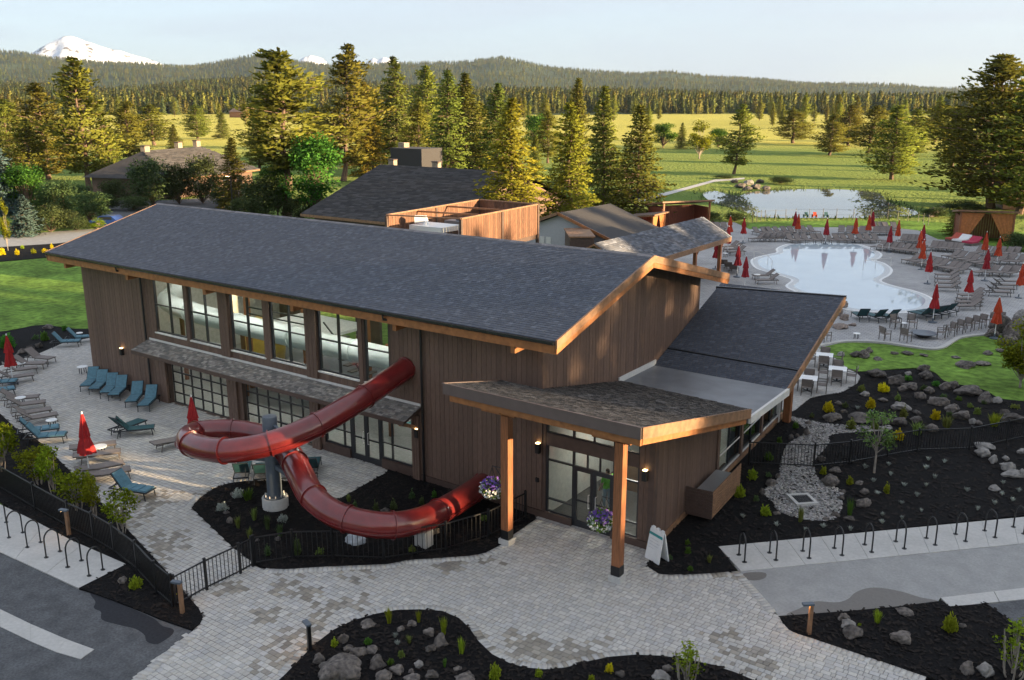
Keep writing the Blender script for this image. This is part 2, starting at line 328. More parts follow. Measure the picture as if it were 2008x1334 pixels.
# ---- hills with forest
def interp(pts, u):
    xs = [p[0] for p in pts]; ys = [p[1] for p in pts]; return float(np.interp(u, xs, ys))
FAR = [(-400, 100), (0, 98), (60, 103), (110, 112), (200, 120), (300, 124), (380, 128), (440, 120), (500, 108), (540, 105), (600, 118), (650, 124), (700, 122), (760, 121), (840, 118), (900, 117), (960, 112), (985, 110), (1010, 115), (1060, 126), (1110, 132), (1180, 136), (1250, 139), (1310, 136), (1340, 141), (1400, 147), (1500, 152), (1600, 158), (1750, 163), (1900, 172), (2000, 178), (2400, 182)]
NEAR = [(-400, 165), (0, 163), (100, 166), (200, 172), (300, 168), (400, 162), (480, 158), (560, 157), (700, 161), (800, 168), (950, 176), (1100, 181), (1300, 184), (1600, 189), (1800, 190), (2008, 190), (2400, 190)]
HILL_M = mat('forest_floor', (0.060, 0.075, 0.034), 0.95, var=0.4, scale=0.02, spec=0.05, big=0.3)
def hill_z(prof, u, r, r0, R1, off=0):
    top = D(u, interp(prof, u)+off, R1)[2]
    t = min(1.15, max(0, (r-r0)/(R1-r0))); s = t*t*(3-2*min(t, 1)) if t <= 1 else 1-(t-1)*1.2
    return max(-0.5, (top)*s)
def hill(name, prof, r0, R1, r2, du, nr, off):
    us = np.arange(-450, 2460, du); rr = np.linspace(r0, r2, nr); V = []; F = []
    for r in rr:
        for u in us:
            x, y, _ = D(u, 198, r); z = hill_z(prof, u, r, r0, R1, off) + (6+R1*0.003)*mnoise.noise(Vector((x*0.0016, y*0.0016, 1)))*min(1, (r-r0)/600)
            V.append((x, y, z-0.6))
    m = len(us)
    for j in range(nr-1):
        for i in range(m-1): F.append((j*m+i, j*m+i+1, (j+1)*m+i+1, (j+1)*m+i))
    me = fastmesh(name, V, F, smooth=True); o = obj(name, me, HILL_M); tag(o, kind='structure'); return o
hill('foothill_terrain', NEAR, 1000, 3000, 3600, 40, 16, 12)
hill('distant_ridge_terrain', FAR, 3000, 7000, 8200, 30, 16, 9)
# snow mountains
def snow_peak(name, uc, prof, r, depth, label):
    us = np.linspace(prof[0][0], prof[-1][0], 70); V = []; F = []; nd = 40
    for j in range(nd):
        t = j/(nd-1)*2-1
        for u in us:
            h = D(u, interp(prof, u), r)[2]; base = D(u, 150, r)[2]*0.2
            x, y, _ = D(u, 198, r+t*depth)
            fall = (1-abs(t))**0.9
            z = base+(h-base)*fall
            rd = abs(mnoise.noise(Vector((x*0.004, y*0.004, 2))))+0.5*abs(mnoise.noise(Vector((x*0.011, y*0.011, 7))))
            z += (0.22-rd)*(h-base)*0.10*(1 if t < -0.06 else 0.15)
            V.append((x, y, z))
    m = len(us)
    for j in range(nd-1):
        for i in range(m-1): F.append((j*m+i, j*m+i+1, (j+1)*m+i+1, (j+1)*m+i))
    o = obj(name, fastmesh(name, V, F, smooth=False), SNOW_M); tag(o, label, None, None, 'structure')
SNOW_M = bpy.data.materials.new('snow_and_rock'); SNOW_M.use_nodes = True
_n, _l = SNOW_M.node_tree.nodes, SNOW_M.node_tree.links
_g = _n.new('ShaderNodeNewGeometry'); _t = _n.new('ShaderNodeTexNoise'); _t.inputs['Scale'].default_value = 0.012; _t.inputs['Detail'].default_value = 8; _l.new(_g.outputs['Position'], _t.inputs['Vector'])
_x = _n.new('ShaderNodeMapRange'); _x.inputs['From Min'].default_value = 0.57; _x.inputs['From Max'].default_value = 0.64; _l.new(_t.outputs['Fac'], _x.inputs['Value'])
_m = _n.new('ShaderNodeMix'); _m.data_type = 'RGBA'; _m.inputs['A'].default_value = (0.66, 0.70, 0.78, 1); _m.inputs['B'].default_value = (0.13, 0.12, 0.13, 1); _l.new(_x.outputs[0], _m.inputs['Factor']); _l.new(_m.outputs['Result'], _n['Principled BSDF'].inputs['Base Color']); _n['Principled BSDF'].inputs['Roughness'].default_value = 0.9
snow_peak('snow_mountain', 150, [(30, 150), (72, 103), (98, 89), (123, 77), (141, 69), (152, 68), (164, 71), (182, 79), (207, 88), (232, 96), (248, 98), (266, 105), (295, 113), (345, 132)], 9500, 900, 'snow covered volcano on the far left skyline')
snow_peak('snow_mountain', 615, [(580, 140), (592, 116), (603, 110), (615, 107), (628, 110), (640, 115), (655, 140)], 9700, 600, 'small snowy peak showing between the tall pines')
snow_peak('snow_mountain', 750, [(705, 140), (722, 119), (735, 112), (742, 116), (755, 111), (768, 113), (785, 122), (800, 140)], 9700, 600, 'small double snowy peak right of the tallest pine')
# ================================================================== POOL HOUSE
HOUSE = thing('pool_house', 'long brown board-sided pool house with dark shingle roof and glazed entrance', 'building')
L, RY, RZ, EZ, EO, BY = 29.14, 5.71, 8.945, 7.05, 1.13, 13.1
SL = (RZ-EZ)/(RY+EO); SLB = (RZ-7.1)/(13.25-RY)
def roof_z(y): return RZ-(RY-y)*SL if y <= RY else RZ-(y-RY)*SLB
def cells(x0, x1, z0, z1, ops):       # split a wall rectangle round its openings
    xs = sorted(set([x0, x1]+[min(max(v, x0), x1) for o in ops for v in o[:2]])); out = []
    for a, b in zip(xs, xs[1:]):
        if b-a < 1e-6: continue
        m = (a+b)/2; cut = sorted([(o[2], o[3]) for o in ops if o[0] < m < o[1]]); z = z0
        for c, d in cut:
            if c > z: out.append((a, b, z, c))
            z = max(z, d)
        if z < z1: out.append((a, b, z, z1))
    return out
def boards(parent, x0, x1, zb, zt, ops, M=None, pitch=0.225, th=0.03, y=0.0, mt=None):
    n = max(1, round((x1-x0)/pitch)); p = (x1-x0)/n
    for i in range(n):
        a, b = x0+i*p+0.006, x0+(i+1)*p-0.006; m = (a+b)/2
        z0 = zb(m) if callable(zb) else zb; segs = []; z = z0
        ta, tb = (zt(a), zt(b)) if callable(zt) else (zt, zt)
        for c, d in sorted([(o[2], o[3]) for o in ops if o[0]-0.02 < m < o[1]+0.02]):
            if c > z+0.02: segs.append((z, c, c))
            z = max(z, d)
        if min(ta, tb) > z+0.02: segs.append((z, ta, tb))
        if not segs: continue
        dy = random.uniform(-0.004, 0.004)
        for s0, sa, sb in segs:
            mb = MB(M); mb.hexa([(a, y+dy, s0), (b, y+dy, s0), (b, y+th, s0), (a, y+th, s0)], [(a, y+dy, sa), (b, y+dy, sb), (b, y+th, sb), (a, y+th, sa)]); mb.build('siding_board', mt or siding, parent)
def shingles(name, O, ux, vy, W, H, mat_, parent, pal, cw=0.28, rh=0.145, clip=None, lift=0.012, kind='stuff'):
    # courses of tabs on the plane O + ux*s + vy*t (vy points up the slope)
    O, ux, vy = np.array(O, float), np.array(ux, float), np.array(vy, float); nn = np.cross(ux, vy); nn /= np.linalg.norm(nn)
    nr = int(math.ceil(H/rh)); V = []; F = []; C = []
    for r in range(nr):
        t0, t1 = r*rh, min((r+1)*rh+0.02, H+0.01); off = random.random()*cw; s = -off
        while s < W:
            w = cw*random.uniform(0.55, 1.35); a, b = max(0, s), min(W, s+w-0.006); s += w
            if b-a < 0.02: continue
            if clip and not clip((a+b)/2, (t0+t1)/2): continue
            k = len(V); h = lift*random.uniform(0.7, 1.5)
            for (q, t, e) in ((a, t0, h), (b, t0, h), (b, t1, 0.001), (a, t1, 0.001), (a, t0, -0.004), (b, t0, -0.004)):
                V.append(O+ux*q+vy*t+nn*e)
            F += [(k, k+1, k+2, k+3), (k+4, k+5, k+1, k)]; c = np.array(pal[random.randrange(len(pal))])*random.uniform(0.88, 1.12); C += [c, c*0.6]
    o = obj(name, fastmesh(name, V, F, C), mat_, parent); tag(o, kind=kind); return o
PAL = [(1.3, 1.3, 1.3), (1.0, 1.0, 1.0), (0.8, 0.8, 0.82), (1.15, 1.1, 1.05), (0.7, 0.72, 0.75), (1.6, 1.6, 1.6)]
PAL2 = [(1.08, 1.08, 1.08), (1.0, 1.0, 1.0), (0.95, 0.95, 0.97), (1.03, 1.02, 1.0), (0.92, 0.93, 0.96), (1.0, 1.02, 1.05), (1.3, 1.3, 1.3)]
def build_house():
    # --- upper and lower openings of the long front wall (x0, x1, z0, z1)
    win = [(6.2, 8.66), (9.02, 11.36), (12.05, 14.4), (14.8, 17.1), (17.8, 20.16), (20.5, 21.85)]
    ops = [(a, b, 3.6, 6.35) for a, b in win]+[(6.85, 11.4, 0.02, 2.72), (12.5, 17.05, 0.02, 2.72), (17.9, 23.0, 0.02, 2.72)]
    ent = (29.28, 33.0, 0.02, 4.75)
    wall = MB()
    for a, b, c, d in cells(0, L, -0.1, 6.85, ops): wall.box(a, b, 0.032, 0.24, c, d)
    W1 = wall.build('front_wall', siding_d, HOUSE)
    boards(W1, 0, L, 0.28, 6.85, ops+[(17.9, 23.0, 0, 2.72), (5.6, 23.4, 3.0, 3.2)])
    for a, b in [(0, 6.85), (11.4, 12.5), (23.0, 29.28)]:
        MB().box(a, b, -0.05, 0.03, -0.1, 0.26).build('base_board', siding_d, W1)
    # pilasters between the bays
    for a, b in [(6.05, 6.83), (11.62, 12.28), (17.22, 17.72), (23.02, 23.4)]:
        m = MB()
        for i in range(3):
            w = (b-a)/3; m.box(a+i*w+0.01, a+(i+1)*w-0.01, -0.12, -0.002, 0.0, 2.75)
        m.build('pilaster', siding, W1)
    for a, b in [(11.38, 12.03), (17.12, 17.78)]:
        m = MB()
        for i in range(3):
            w = (b-a)/3; m.box(a+i*w+0.01, a+(i+1)*w-0.01, -0.1, -0.002, 3.25, 6.6)
        m.build('pilaster', siding, W1)
    # --- right end gable wall, back wall, left gable
    wall = MB(); zs = [(0.03, 0), (RY, 0), (BY, 0)]
    ys = [0.24, RY, BY]; gx0, gx1 = L-0.2, L-0.032
    wall.hexa([(gx0, 0.24, -0.1), (gx1, 0.24, -0.1), (gx1, BY, -0.1), (gx0, BY, -0.1)], [(gx0, 0.24, 6.9), (gx1, 0.24, 6.9), (gx1, BY, 6.9), (gx0, BY, 6.9)])
    wall.add([(gx1, 0.24, 6.9), (gx1, BY, 6.9), (gx1, BY, roof_z(BY)-0.2), (gx1, RY, RZ-0.2), (gx1, 0.24, roof_z(0.24)-0.2)], [(0, 1, 2, 3, 4)])
    W2 = wall.build('gable_wall', siding_d, HOUSE)
    Mg = Matrix.Translation((L, 0, 0)) @ Matrix.Rotation(R(90), 4, 'Z')
    boards(W2, 0.0, BY, lambda s: 4.92-0.21*s if s < 5.6 else 3.72, lambda s: roof_z(s)-0.22, [], Mg, pitch=0.225)
    bo = [(2, 7, 0.3, 3.2), (9, 14, 0.3, 3.2), (16, 21, 0.3, 3.2), (23, 27.5, 0.3, 3.2), (2, 7, 4.0, 6), (9, 14, 4.0, 6), (16, 21, 4.0, 6), (23, 27.5, 4.0, 6)]
    wall = MB()
    for a, b, c, d in cells(0, L, -0.1, 6.9, bo): wall.box(a, b, BY-0.2, BY, c, d)
    wall.build('back_wall', siding_d, HOUSE)
    wall = MB(); wall.box(0, 0.2, 0.24, BY-0.2, -0.1, 6.9); wall.add([(0, 0.24, 6.9), (0, BY, 6.9), (0, BY, 7.0), (0, RY, RZ-0.2), (0, 0.24, 7.2)], [(4, 3, 2, 1, 0)]); wall.build('left_gable_wall', siding, HOUSE)
    # --- roof slabs, shingles, fascia, gutter
    rx0, rx1 = -1.19, L+1.23
    rf = MB()
    for y0, y1 in ((-EO, RY), (RY, 13.25)):
        a, b = roof_z(y0), roof_z(y1)
        rf.hexa([(rx0, y0, a-0.14), (rx1, y0, a-0.14), (rx1, y1, b-0.14), (rx0, y1, b-0.14)], [(rx0, y0, a-0.02), (rx1, y0, a-0.02), (rx1, y1, b-0.02), (rx0, y1, b-0.02)])
    RF = rf.build('main_roof', siding_d, HOUSE)
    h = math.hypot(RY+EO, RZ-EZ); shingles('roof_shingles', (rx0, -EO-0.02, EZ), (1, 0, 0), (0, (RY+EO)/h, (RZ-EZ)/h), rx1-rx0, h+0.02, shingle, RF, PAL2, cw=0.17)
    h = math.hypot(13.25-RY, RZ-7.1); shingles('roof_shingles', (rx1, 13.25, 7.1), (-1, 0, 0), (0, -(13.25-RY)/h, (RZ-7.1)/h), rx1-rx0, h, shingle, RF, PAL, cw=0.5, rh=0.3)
    rc = MB()
    for i in range(100):
        x = rx0+i*(rx1-rx0)/100; c = random.uniform(0.7, 1.3)
        rc.add([(x, RY-0.16, RZ-0.02), (x+0.31, RY-0.16, RZ-0.02), (x+0.31, RY, RZ+0.045), (x, RY, RZ+0.045), (x+0.31, RY+0.16, RZ-0.02), (x, RY+0.16, RZ-0.02)], [(0, 1, 2, 3), (3, 2, 4, 5)], (c, c, c))
    rc.build('ridge_cap', shingle, RF, color=True)
    f = MB(); f.box(rx0+0.05, rx1-0.05, -EO+0.04, -EO+0.09, EZ-0.46, EZ-0.10); f.build('eave_fascia', cedar, RF)
    g = MB(); pr = [(-0.0, 0.0), (-0.0, -0.11), (-0.03, -0.13), (-0.10, -0.13), (-0.135, -0.09), (-0.135, 0.0), (-0.12, 0.0), (-0.12, -0.085), (-0.09, -0.11), (-0.02, -0.11)]
    yy = -EO+0.02; zz = EZ-0.005
    bot = [(rx0, yy+a, zz+b) for a, b in pr]; n = len(pr); top = [(rx1-0.02, yy+a, zz+b) for a, b in pr]
    g.add(bot+top, [tuple(range(n)), tuple(range(2*n-1, n-1, -1))]+[(i, n+i, n+(i+1) % n, (i+1) % n) for i in range(n)]); g.build('gutter', gutter_m, RF)
    for side, x in ((1, rx1), (-1, rx0)):
        for (y0, y1) in ((-EO, RY), (RY, 13.27)):
            a, b = roof_z(y0), roof_z(y1); m = MB(); x1, x2 = sorted((x, x+side*0.07))
            m.hexa([(x1, y0, a-0.25), (x2, y0, a-0.25), (x2, y1, b-0.25), (x1, y1, b-0.25)], [(x1, y0, a+0.03), (x2, y0, a+0.03), (x2, y1, b+0.03), (x1, y1, b+0.03)]); m.build('rake_trim', cedar_w, RF)
            m = MB(); x1, x2 = sorted((x-side*0.02, x+side*0.04))
            m.hexa([(x1, y0+0.03, a-0.45), (x2, y0+0.03, a-0.45), (x2, y1, b-0.45), (x1, y1, b-0.45)], [(x1, y0+0.03, a-0.253), (x2, y0+0.03, a-0.253), (x2, y1, b-0.253), (x1, y1, b-0.253)]); m.build('rake_fascia', cedar, RF)
    m = MB(); m.box(rx0, rx1+0.06, 13.25, 13.32, 6.75, 7.1); m.build('back_fascia', cedar, RF)
    for x in (0.25, 5.75, 11.7, 17.45, 23.1, 28.55):
        m = MB(); m.hexa([(x-0.09, -0.98, 6.32), (x+0.09, -0.98, 6.32), (x+0.09, 0.0, 6.38), (x-0.09, 0.0, 6.38)], [(x-0.09, -0.98, 6.85), (x+0.09, -0.98, 6.85), (x+0.09, 0.0, 6.85), (x-0.09, 0.0, 6.85)]); m.build('eave_bracket', cedar, RF)
    sf = MB(); sf.box(rx0+0.06, rx1-0.06, -EO+0.1, 0.03, 6.86, 6.9); sf.build('soffit', cedar_w, RF)
    # downspouts
    for x in (5.45, 23.62):
        m = MB(); m.tube([(x-0.2 if x < 6 else x-0.9, -EO-0.05, 6.95), (x-0.2 if x < 6 else x-0.9, -EO-0.05, 6.75), (x, -0.1, 6.45), (x, -0.1, 0.05)], 0.05, 8); m.build('downspout', black_metal, HOUSE, smooth=True)
    # --- upper windows: frame, mullions, pane
    for k, (a, b) in enumerate(win):
        z0, z1, y = 3.62, 6.4, 0.1; fr = MB(); t = 0.07
        fr.box(a, a+t, y-0.04, y+0.06, z0, z1); fr.box(b-t, b, y-0.04, y+0.06, z0, z1); fr.box(a+t, b-t, y-0.04, y+0.06, z0, z0+t); fr.box(a+t, b-t, y-0.04, y+0.06, z1-t, z1)
        zm = 5.0; nm = 1 if b-a > 1.6 else 0
        if nm: xm = (a+b)/2; fr.box(xm-0.05, xm+0.05, y-0.03, y+0.05, z0+t, z1-t)
        fr.box(a+t, (xm-0.05 if nm else b-t), y-0.025, y+0.05, zm-0.03, zm+0.03)
        if nm: fr.box(xm+0.05, b-t, y-0.025, y+0.05, zm-0.03, zm+0.03)
        Wn = fr.build('window', bronze, HOUSE)
        xs = [a+t, (a+b)/2, b-t] if nm else [a+t, b-t]
        for p in zip(xs, xs[1:]):
            for q in ((z0+t, zm), (zm, z1-t)):
                MB().box(p[0]+0.02, p[1]-0.02, y+0.008, y+0.014, q[0]+0.01, q[1]-0.01).build('pane', glass, Wn)
        MB().box(a-0.03, b+0.03, -0.05, 0.06, z0-0.07, z0-0.005).build('sill', flash_m, Wn)
    # --- overhead glass doors
    for a, b in ((6.85, 11.4), (12.5, 17.05)):
        y = 0.28; fr = MB(); nx, nz_ = 6, 5
        for i in range(nx+1):
            x = a+(b-a)*i/nx; fr.box(max(a, x-0.03), min(b, x+0.03), y-0.03, y+0.03, 0.02, 2.72)
        for j in range(nz_+1):
            z = 0.02+2.7*j/nz_
            for i in range(nx): fr.box(a+(b-a)*i/nx+0.03, a+(b-a)*(i+1)/nx-0.03, y-0.028, y+0.028, max(0.02, z-0.035), min(2.72, z+0.035))
        Dn = fr.build('overhead_door', bronze, HOUSE)
        for i in range(nx):
            for j in range(nz_):
                MB().box(a+(b-a)*i/nx+0.025, a+(b-a)*(i+1)/nx-0.025, y-0.004, y+0.004, 0.02+2.7*j/nz_+0.03, 0.02+2.7*(j+1)/nz_-0.03).build('pane', glass, Dn)
        MB().box(a, b, -0.02, 0.3, -0.02, 0.018).build('threshold', concrete_d, Dn)
    # --- storefront with double door
    y = 0.12; fr = MB(); a, b = 17.9, 23.0
    for x, w in ((17.9, .08), (19.0, .06), (19.42, .1), (21.14, .1), (21.75, .06), (22.92, .08)): fr.box(x, x+w, y-0.04, y+0.04, 0.0, 2.72)
    for x0, x1 in ((17.98, 19.0), (19.06, 19.42), (21.24, 21.75), (21.81, 22.92)):
        for z in (0.42, 1.1, 2.64): fr.box(x0, x1, y-0.035, y+0.035, z, z+0.07 if z != 1.1 else z+0.05)
    S = fr.build('storefront', bronze, HOUSE)
    for x0, x1 in ((17.98, 19.0), (19.06, 19.42), (21.24, 21.75), (21.81, 22.92)):
        for z0, z1 in ((0.5, 1.09), (1.16, 2.63)): MB().box(x0+0.01, x1-0.01, y-0.004, y+0.004, z0, z1).build('pane', glass, S)
    for x0, x1 in ((17.85, 19.42), (21.24, 23.0)): MB().box(x0, x1, 0.0, 0.2, -0.05, 0.41).build('base_panel', siding_d, S)
    for x0, x1 in ((19.52, 20.33), (20.33, 21.14)): door_leaf(x0, x1, 0.02, 2.64, y, HOUSE)
    # --- lower awning
    aw = MB(); x0, x1 = 5.5, 23.45
    aw.hexa([(x0+0.05, -1.0, 2.66), (x1, -1.0, 2.66), (x1, 0.0, 2.98), (x0+0.05, 0.0, 2.98)], [(x0+0.05, -1.0, 2.78), (x1, -1.0, 2.78), (x1, 0.0, 3.12), (x0+0.05, 0.0, 3.12)])
    AW = aw.build('awning', siding_d, HOUSE)
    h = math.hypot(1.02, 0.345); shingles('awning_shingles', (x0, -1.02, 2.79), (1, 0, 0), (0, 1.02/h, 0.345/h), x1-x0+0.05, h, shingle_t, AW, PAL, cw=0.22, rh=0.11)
    MB().box(x0+0.1, x1, -0.03, 0.0, 3.13, 3.23).build('awning_flashing', flash_m, AW)
    MB().box(x0+0.03, x1+0.02, -1.05, -1.01, 2.62, 2.79).build('awning_fascia', siding_d, AW)
    for x in (6.4, 11.9, 17.4, 23.2):
        m = MB(); m.bar((x, -0.92, 2.62), (x, 0.0, 2.2), 0.12, 0.14); m.bar((x, -0.98, 2.60), (x, -0.1, 2.86), 0.12, 0.12); m.build('awning_brace', cedar_w, AW)
    # --- wall lamps
    for x, z in ((3.1, 2.15), (23.3, 2.05)): sconce(x, z, HOUSE)
    # --- interior: floor, water, deck, back wall lining
    MB().box(0.2, L-0.2, 0.24, BY-0.2, -0.05, 0.01).build('floor_slab', mat('pool_hall_floor', (0.25, 0.245, 0.24), 0.6, var=0.15), HOUSE)
    MB().box(18.5, 27.5, 4.5, 11.5, 0.012, 0.05).build('indoor_water', mat('indoor_water', (0.04, 0.22, 0.16), 0.05), HOUSE)
    cl = MB(); cl.box(0.2, L-0.2, 0.3, BY-0.25, 6.93, 6.97); cl.build('ceiling', mat('pool_hall_ceiling', (0.5, 0.47, 0.42), 0.7, var=0.1), HOUSE)
    ln = MB(); ln.box(0.22, L-0.22, BY-0.26, BY-0.215, 3.22, 3.98); ln.box(0.21, 0.24, 0.3, BY-0.3, 0.02, 6.9); ln.box(L-0.25, L-0.215, 0.3, BY-0.3, 0.02, 6.9); ln.build('wall_lining', mat('warm_plaster', (0.48, 0.46, 0.42), 0.8, var=0.12), HOUSE)
    for x in (3, 9, 15, 21, 27):
        lm = bpy.data.materials.get('lamp_panel') or mat('lamp_panel', (0.9, 0.9, 0.85), 0.5, emit=(1.0, 0.95, 0.88, 13.0))
        MB().box(x-0.6, x+0.6, 5.6, 6.2, 6.88, 6.925).build('ceiling_lamp', lm, HOUSE)
        MB().box(x-0.15, x+0.15, 0.5, BY-0.5, 6.6, 6.87).build('roof_beam', cedar_v, HOUSE)
        if x < 24: MB().box(x+1.4, x+4.4, 0.7, 0.95, 6.88, 6.925).build('ceiling_lamp', lm, HOUSE)  # second lamp row, added to brighten the slide tube
def door_leaf(x0, x1, z0, z1, y, parent):
    d = MB(); t = 0.11
    d.box(x0+0.005, x0+t, y-0.03, y+0.03, z0, z1); d.box(x1-t, x1-0.005, y-0.03, y+0.03, z0, z1); d.box(x0+t, x1-t, y-0.03, y+0.03, z0, z0+0.26); d.box(x0+t, x1-t, y-0.03, y+0.03, z1-t, z1); d.box(x0+t, x1-t, y-0.025, y+0.025, 1.0, 1.07)
    o = d.build('door', bronze, parent)
    MB().box(x0+t-0.01, x1-t+0.01, y-0.004, y+0.004, z0+0.25, 1.0).build('pane', glass, o); MB().box(x0+t-0.01, x1-t+0.01, y-0.004, y+0.004, 1.07, z1-t).build('pane', glass, o)
    hx = x1-0.14 if x0 < 31 and x0 != 20.33 else x0+0.14
    MB().tube([(hx, y-0.03, 0.85), (hx, y-0.1, 0.85), (hx, y-0.1, 1.35), (hx, y-0.03, 1.35)], 0.014, 6).build('handle', flash_m, o)
def sconce(x, z, parent, y=0.0):
    s = MB(); s.box(x-0.08, x+0.08, y-0.17, y-0.01, z-0.22, z+0.14); o = s.build('wall_lamp', black_metal, parent)
    lm = bpy.data.materials.get('sconce_light') or mat('sconce_light', (1, 0.8, 0.5), 0.4, emit=(1.0, 0.62, 0.25, 2.2))
    MB().box(x-0.065, x+0.065, y-0.155, y-0.025, z+0.141, z+0.17).build('lamp_lens', lm, o)
build_house()
# ---- entrance hall, canopy and east wing (still the same building)
WA = Vector((33.6, 0.0, 0)); WB = Vector((32.5, 16.0, 0)); Wd = (WB-WA).normalized()
MW = Matrix.Translation(WA) @ Matrix.Rotation(math.atan2(Wd.y, Wd.x), 4, 'Z')      # local x runs along the wing wall, local -y points outwards
def build_wing():
    # front entrance wall
    w = MB(); w.box(33.02, 33.6, 0.032, 0.24, -0.1, 4.66); w.box(L-0.03, 29.28, 0.032, 0.24, -0.1, 4.66); w.box(29.28, 33.02, 0.032, 0.24, 4.5, 4.66); E = w.build('entry_wall', siding_d, HOUSE)
    boards(E, 33.02, 33.6, 0.28, 4.68, [], pitch=0.225); MB().box(32.02, 33.62, -0.05, 0.03, -0.1, 0.27).build('base_board', siding_d, E); MB().box(29.28, 30.42, -0.05, 0.03, -0.1, 0.27).build('base_board', siding_d, E)
    y = 0.1; fr = MB()
    for x, a, b in ((29.28, 0.27, 4.5), (30.38, 0.0, 4.5), (32.0, 0.0, 4.5), (32.95, 0.27, 4.5)): fr.box(x, x+0.07, y-0.04, y+0.05, a, b)
    for x0, x1 in ((29.35, 30.38), (32.07, 32.95)):
        for z in (0.27, 0.75, 2.25, 2.82, 3.28, 4.45): fr.box(x0, x1, y-0.035, y+0.045, z, z+0.06)
    for x0, x1 in ((30.45, 32.0),):
        for z in (2.25, 2.82, 3.28, 4.45): fr.box(x0, x1, y-0.035, y+0.045, z, z+0.06)
        for x in (30.95, 31.45): fr.box(x, x+0.05, y-0.03, y+0.04, 2.31, 2.82)
    fr.box(31.2, 31.26, y-0.03, y+0.04, 3.34, 4.45)
    S = fr.build('entrance_frame', bronze, HOUSE)
    MB().box(29.3, 33.0, y-0.07, y-0.042, 2.84, 3.3).build('transom_panel', siding_d, S)
    for x0, x1 in ((29.35, 30.38), (32.07, 32.95)):
        for z0, z1 in ((0.33, 0.75), (0.81, 2.25), (2.31, 2.82), (3.34, 4.45)): MB().box(x0, x1, y, y+0.006, z0, z1).build('pane', glass, S)
    for x0, x1 in ((30.45, 30.95), (31.0, 31.45), (31.5, 32.0)): MB().box(x0, x1, y, y+0.006, 2.31, 2.82).build('pane', glass, S)
    for x0, x1 in ((30.45, 31.2), (31.26, 32.0)): MB().box(x0, x1, y, y+0.006, 3.34, 4.45).build('pane', glass, S)
    door_leaf(30.45, 31.22, 0.02, 2.25, y, HOUSE); door_leaf(31.23, 32.0, 0.02, 2.25, y, HOUSE)
    for x, z in ((29.02, 2.72), (33.28, 2.72)): sconce(x, z, HOUSE)
    MB().box(28.9, 29.02, -0.06, 0.0, 1.35, 1.5).build('card_reader', black_metal, HOUSE)
    # lobby inside
    MB().box(L, 33.3, 0.24, 12.5, -0.05, 0.012).build('lobby_floor', mat('lobby_floor', (0.05, 0.05, 0.052), 0.5, var=0.2), HOUSE)
    lb = MB(); lb.box(L+0.01, L+0.05, 0.26, 8.3, 0.02, 3.6); lb.box(L+0.05, 32.9, 7.9, 8.05, 0.02, 3.6); lb.build('lobby_wall', mat('lobby_plaster', (0.45, 0.45, 0.43), 0.8, var=0.08), HOUSE)
    MB().box(30.3, 32.4, 3.9, 4.5, 0.02, 1.05).build('reception_desk', mat('desk_wood', (0.16, 0.10, 0.06), 0.5), HOUSE)
    lm = bpy.data.materials['lamp_panel']
    MB().box(30.6, 31.8, 3.0, 3.5, 3.45, 3.5).build('ceiling_lamp', lm, HOUSE)
    # canopy: butterfly shed roof falling towards the back
    def cz(x, y): return 4.905-0.198*y+0.004*(x-29)
    pts = [(27.1, -2.95), (34.62, -3.1), (34.98, 4.62), (29.14, 5.6), (29.14, 0.0), (27.45, 0.0)]
    c = MB(); c.hexa([(x, y, cz(x, y)-0.2) for x, y in pts], [(x, y, cz(x, y)-0.02) for x, y in pts]); CN = c.build('canopy', cedar_w, HOUSE)
    ux = Vector((1, 0, 0)); h = math.hypot(1, 0.198)
    from_x = lambda t: 0
    poly = pts
    def clip(s, t):
        x = 27.0+s; yy = 5.7-t/h
        return bool(inside([(x, yy)], poly)[0])
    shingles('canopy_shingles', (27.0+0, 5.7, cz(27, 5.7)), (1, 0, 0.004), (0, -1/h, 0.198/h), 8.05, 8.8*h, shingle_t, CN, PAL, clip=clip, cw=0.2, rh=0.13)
    def edge(a, b, h0, h1, th, name, mt):
        a3, b3 = Vector((*a, cz(*a))), Vector((*b, cz(*b))); d = (b3-a3); o = Vector((d.y, -d.x, 0)).normalized()*th; z0, z1 = Vector((0, 0, h0)), Vector((0, 0, h1))
        m = MB(); m.hexa([tuple(a3+z0), tuple(a3+o+z0), tuple(b3+o+z0), tuple(b3+z0)], [tuple(a3+z1), tuple(a3+o+z1), tuple(b3+o+z1), tuple(b3+z1)]); m.build(name, mt, CN)
    p = pts
    edge(p[0], p[1], -0.36, 0.02, 0.05, 'canopy_fascia', canopy_fascia); edge(p[1], p[2], -0.34, 0.02, 0.05, 'canopy_fascia', cedar_w); edge(p[5], p[0], -0.34, 0.02, 0.05, 'canopy_fascia', canopy_fascia)
    def beam(a, b, h0, h1, w):
        a3, b3 = Vector((*a, cz(*a))), Vector((*b, cz(*b))); m = MB(); m.bar(a3+Vector((0, 0, (h0+h1)/2)), b3+Vector((0, 0, (h0+h1)/2)), w, h1-h0); m.build('canopy_beam', cedar, CN)
    beam((27.3, -2.82), (34.55, -2.96), -0.58, -0.361, 0.14); beam((34.5, -2.9), (34.85, 4.5), -0.56, -0.345, 0.14)
    for x, y in ((29.32, -2.4), (33.6, -2.4)):
        zt = cz(x, y)-0.75
        MB().box(x-0.145, x+0.145, y-0.145, y+0.145, 0.30, zt+0.02).build('canopy_post', cedar_v, CN)
        MB().box(x-0.21, x+0.21, y-0.21, y+0.21, -0.05, 0.22).build('post_footing', concrete, CN)
        MB().box(x-0.155, x+0.155, y-0.155, y+0.155, 0.221, 0.55).build('post_shoe', black_metal, CN)
        m = MB(); m.bar((x-1.0, y, cz(x, y)-0.58), (x+0.35, y, cz(x, y)-0.58), 0.16, 0.34); m.build('cross_beam', cedar, CN)
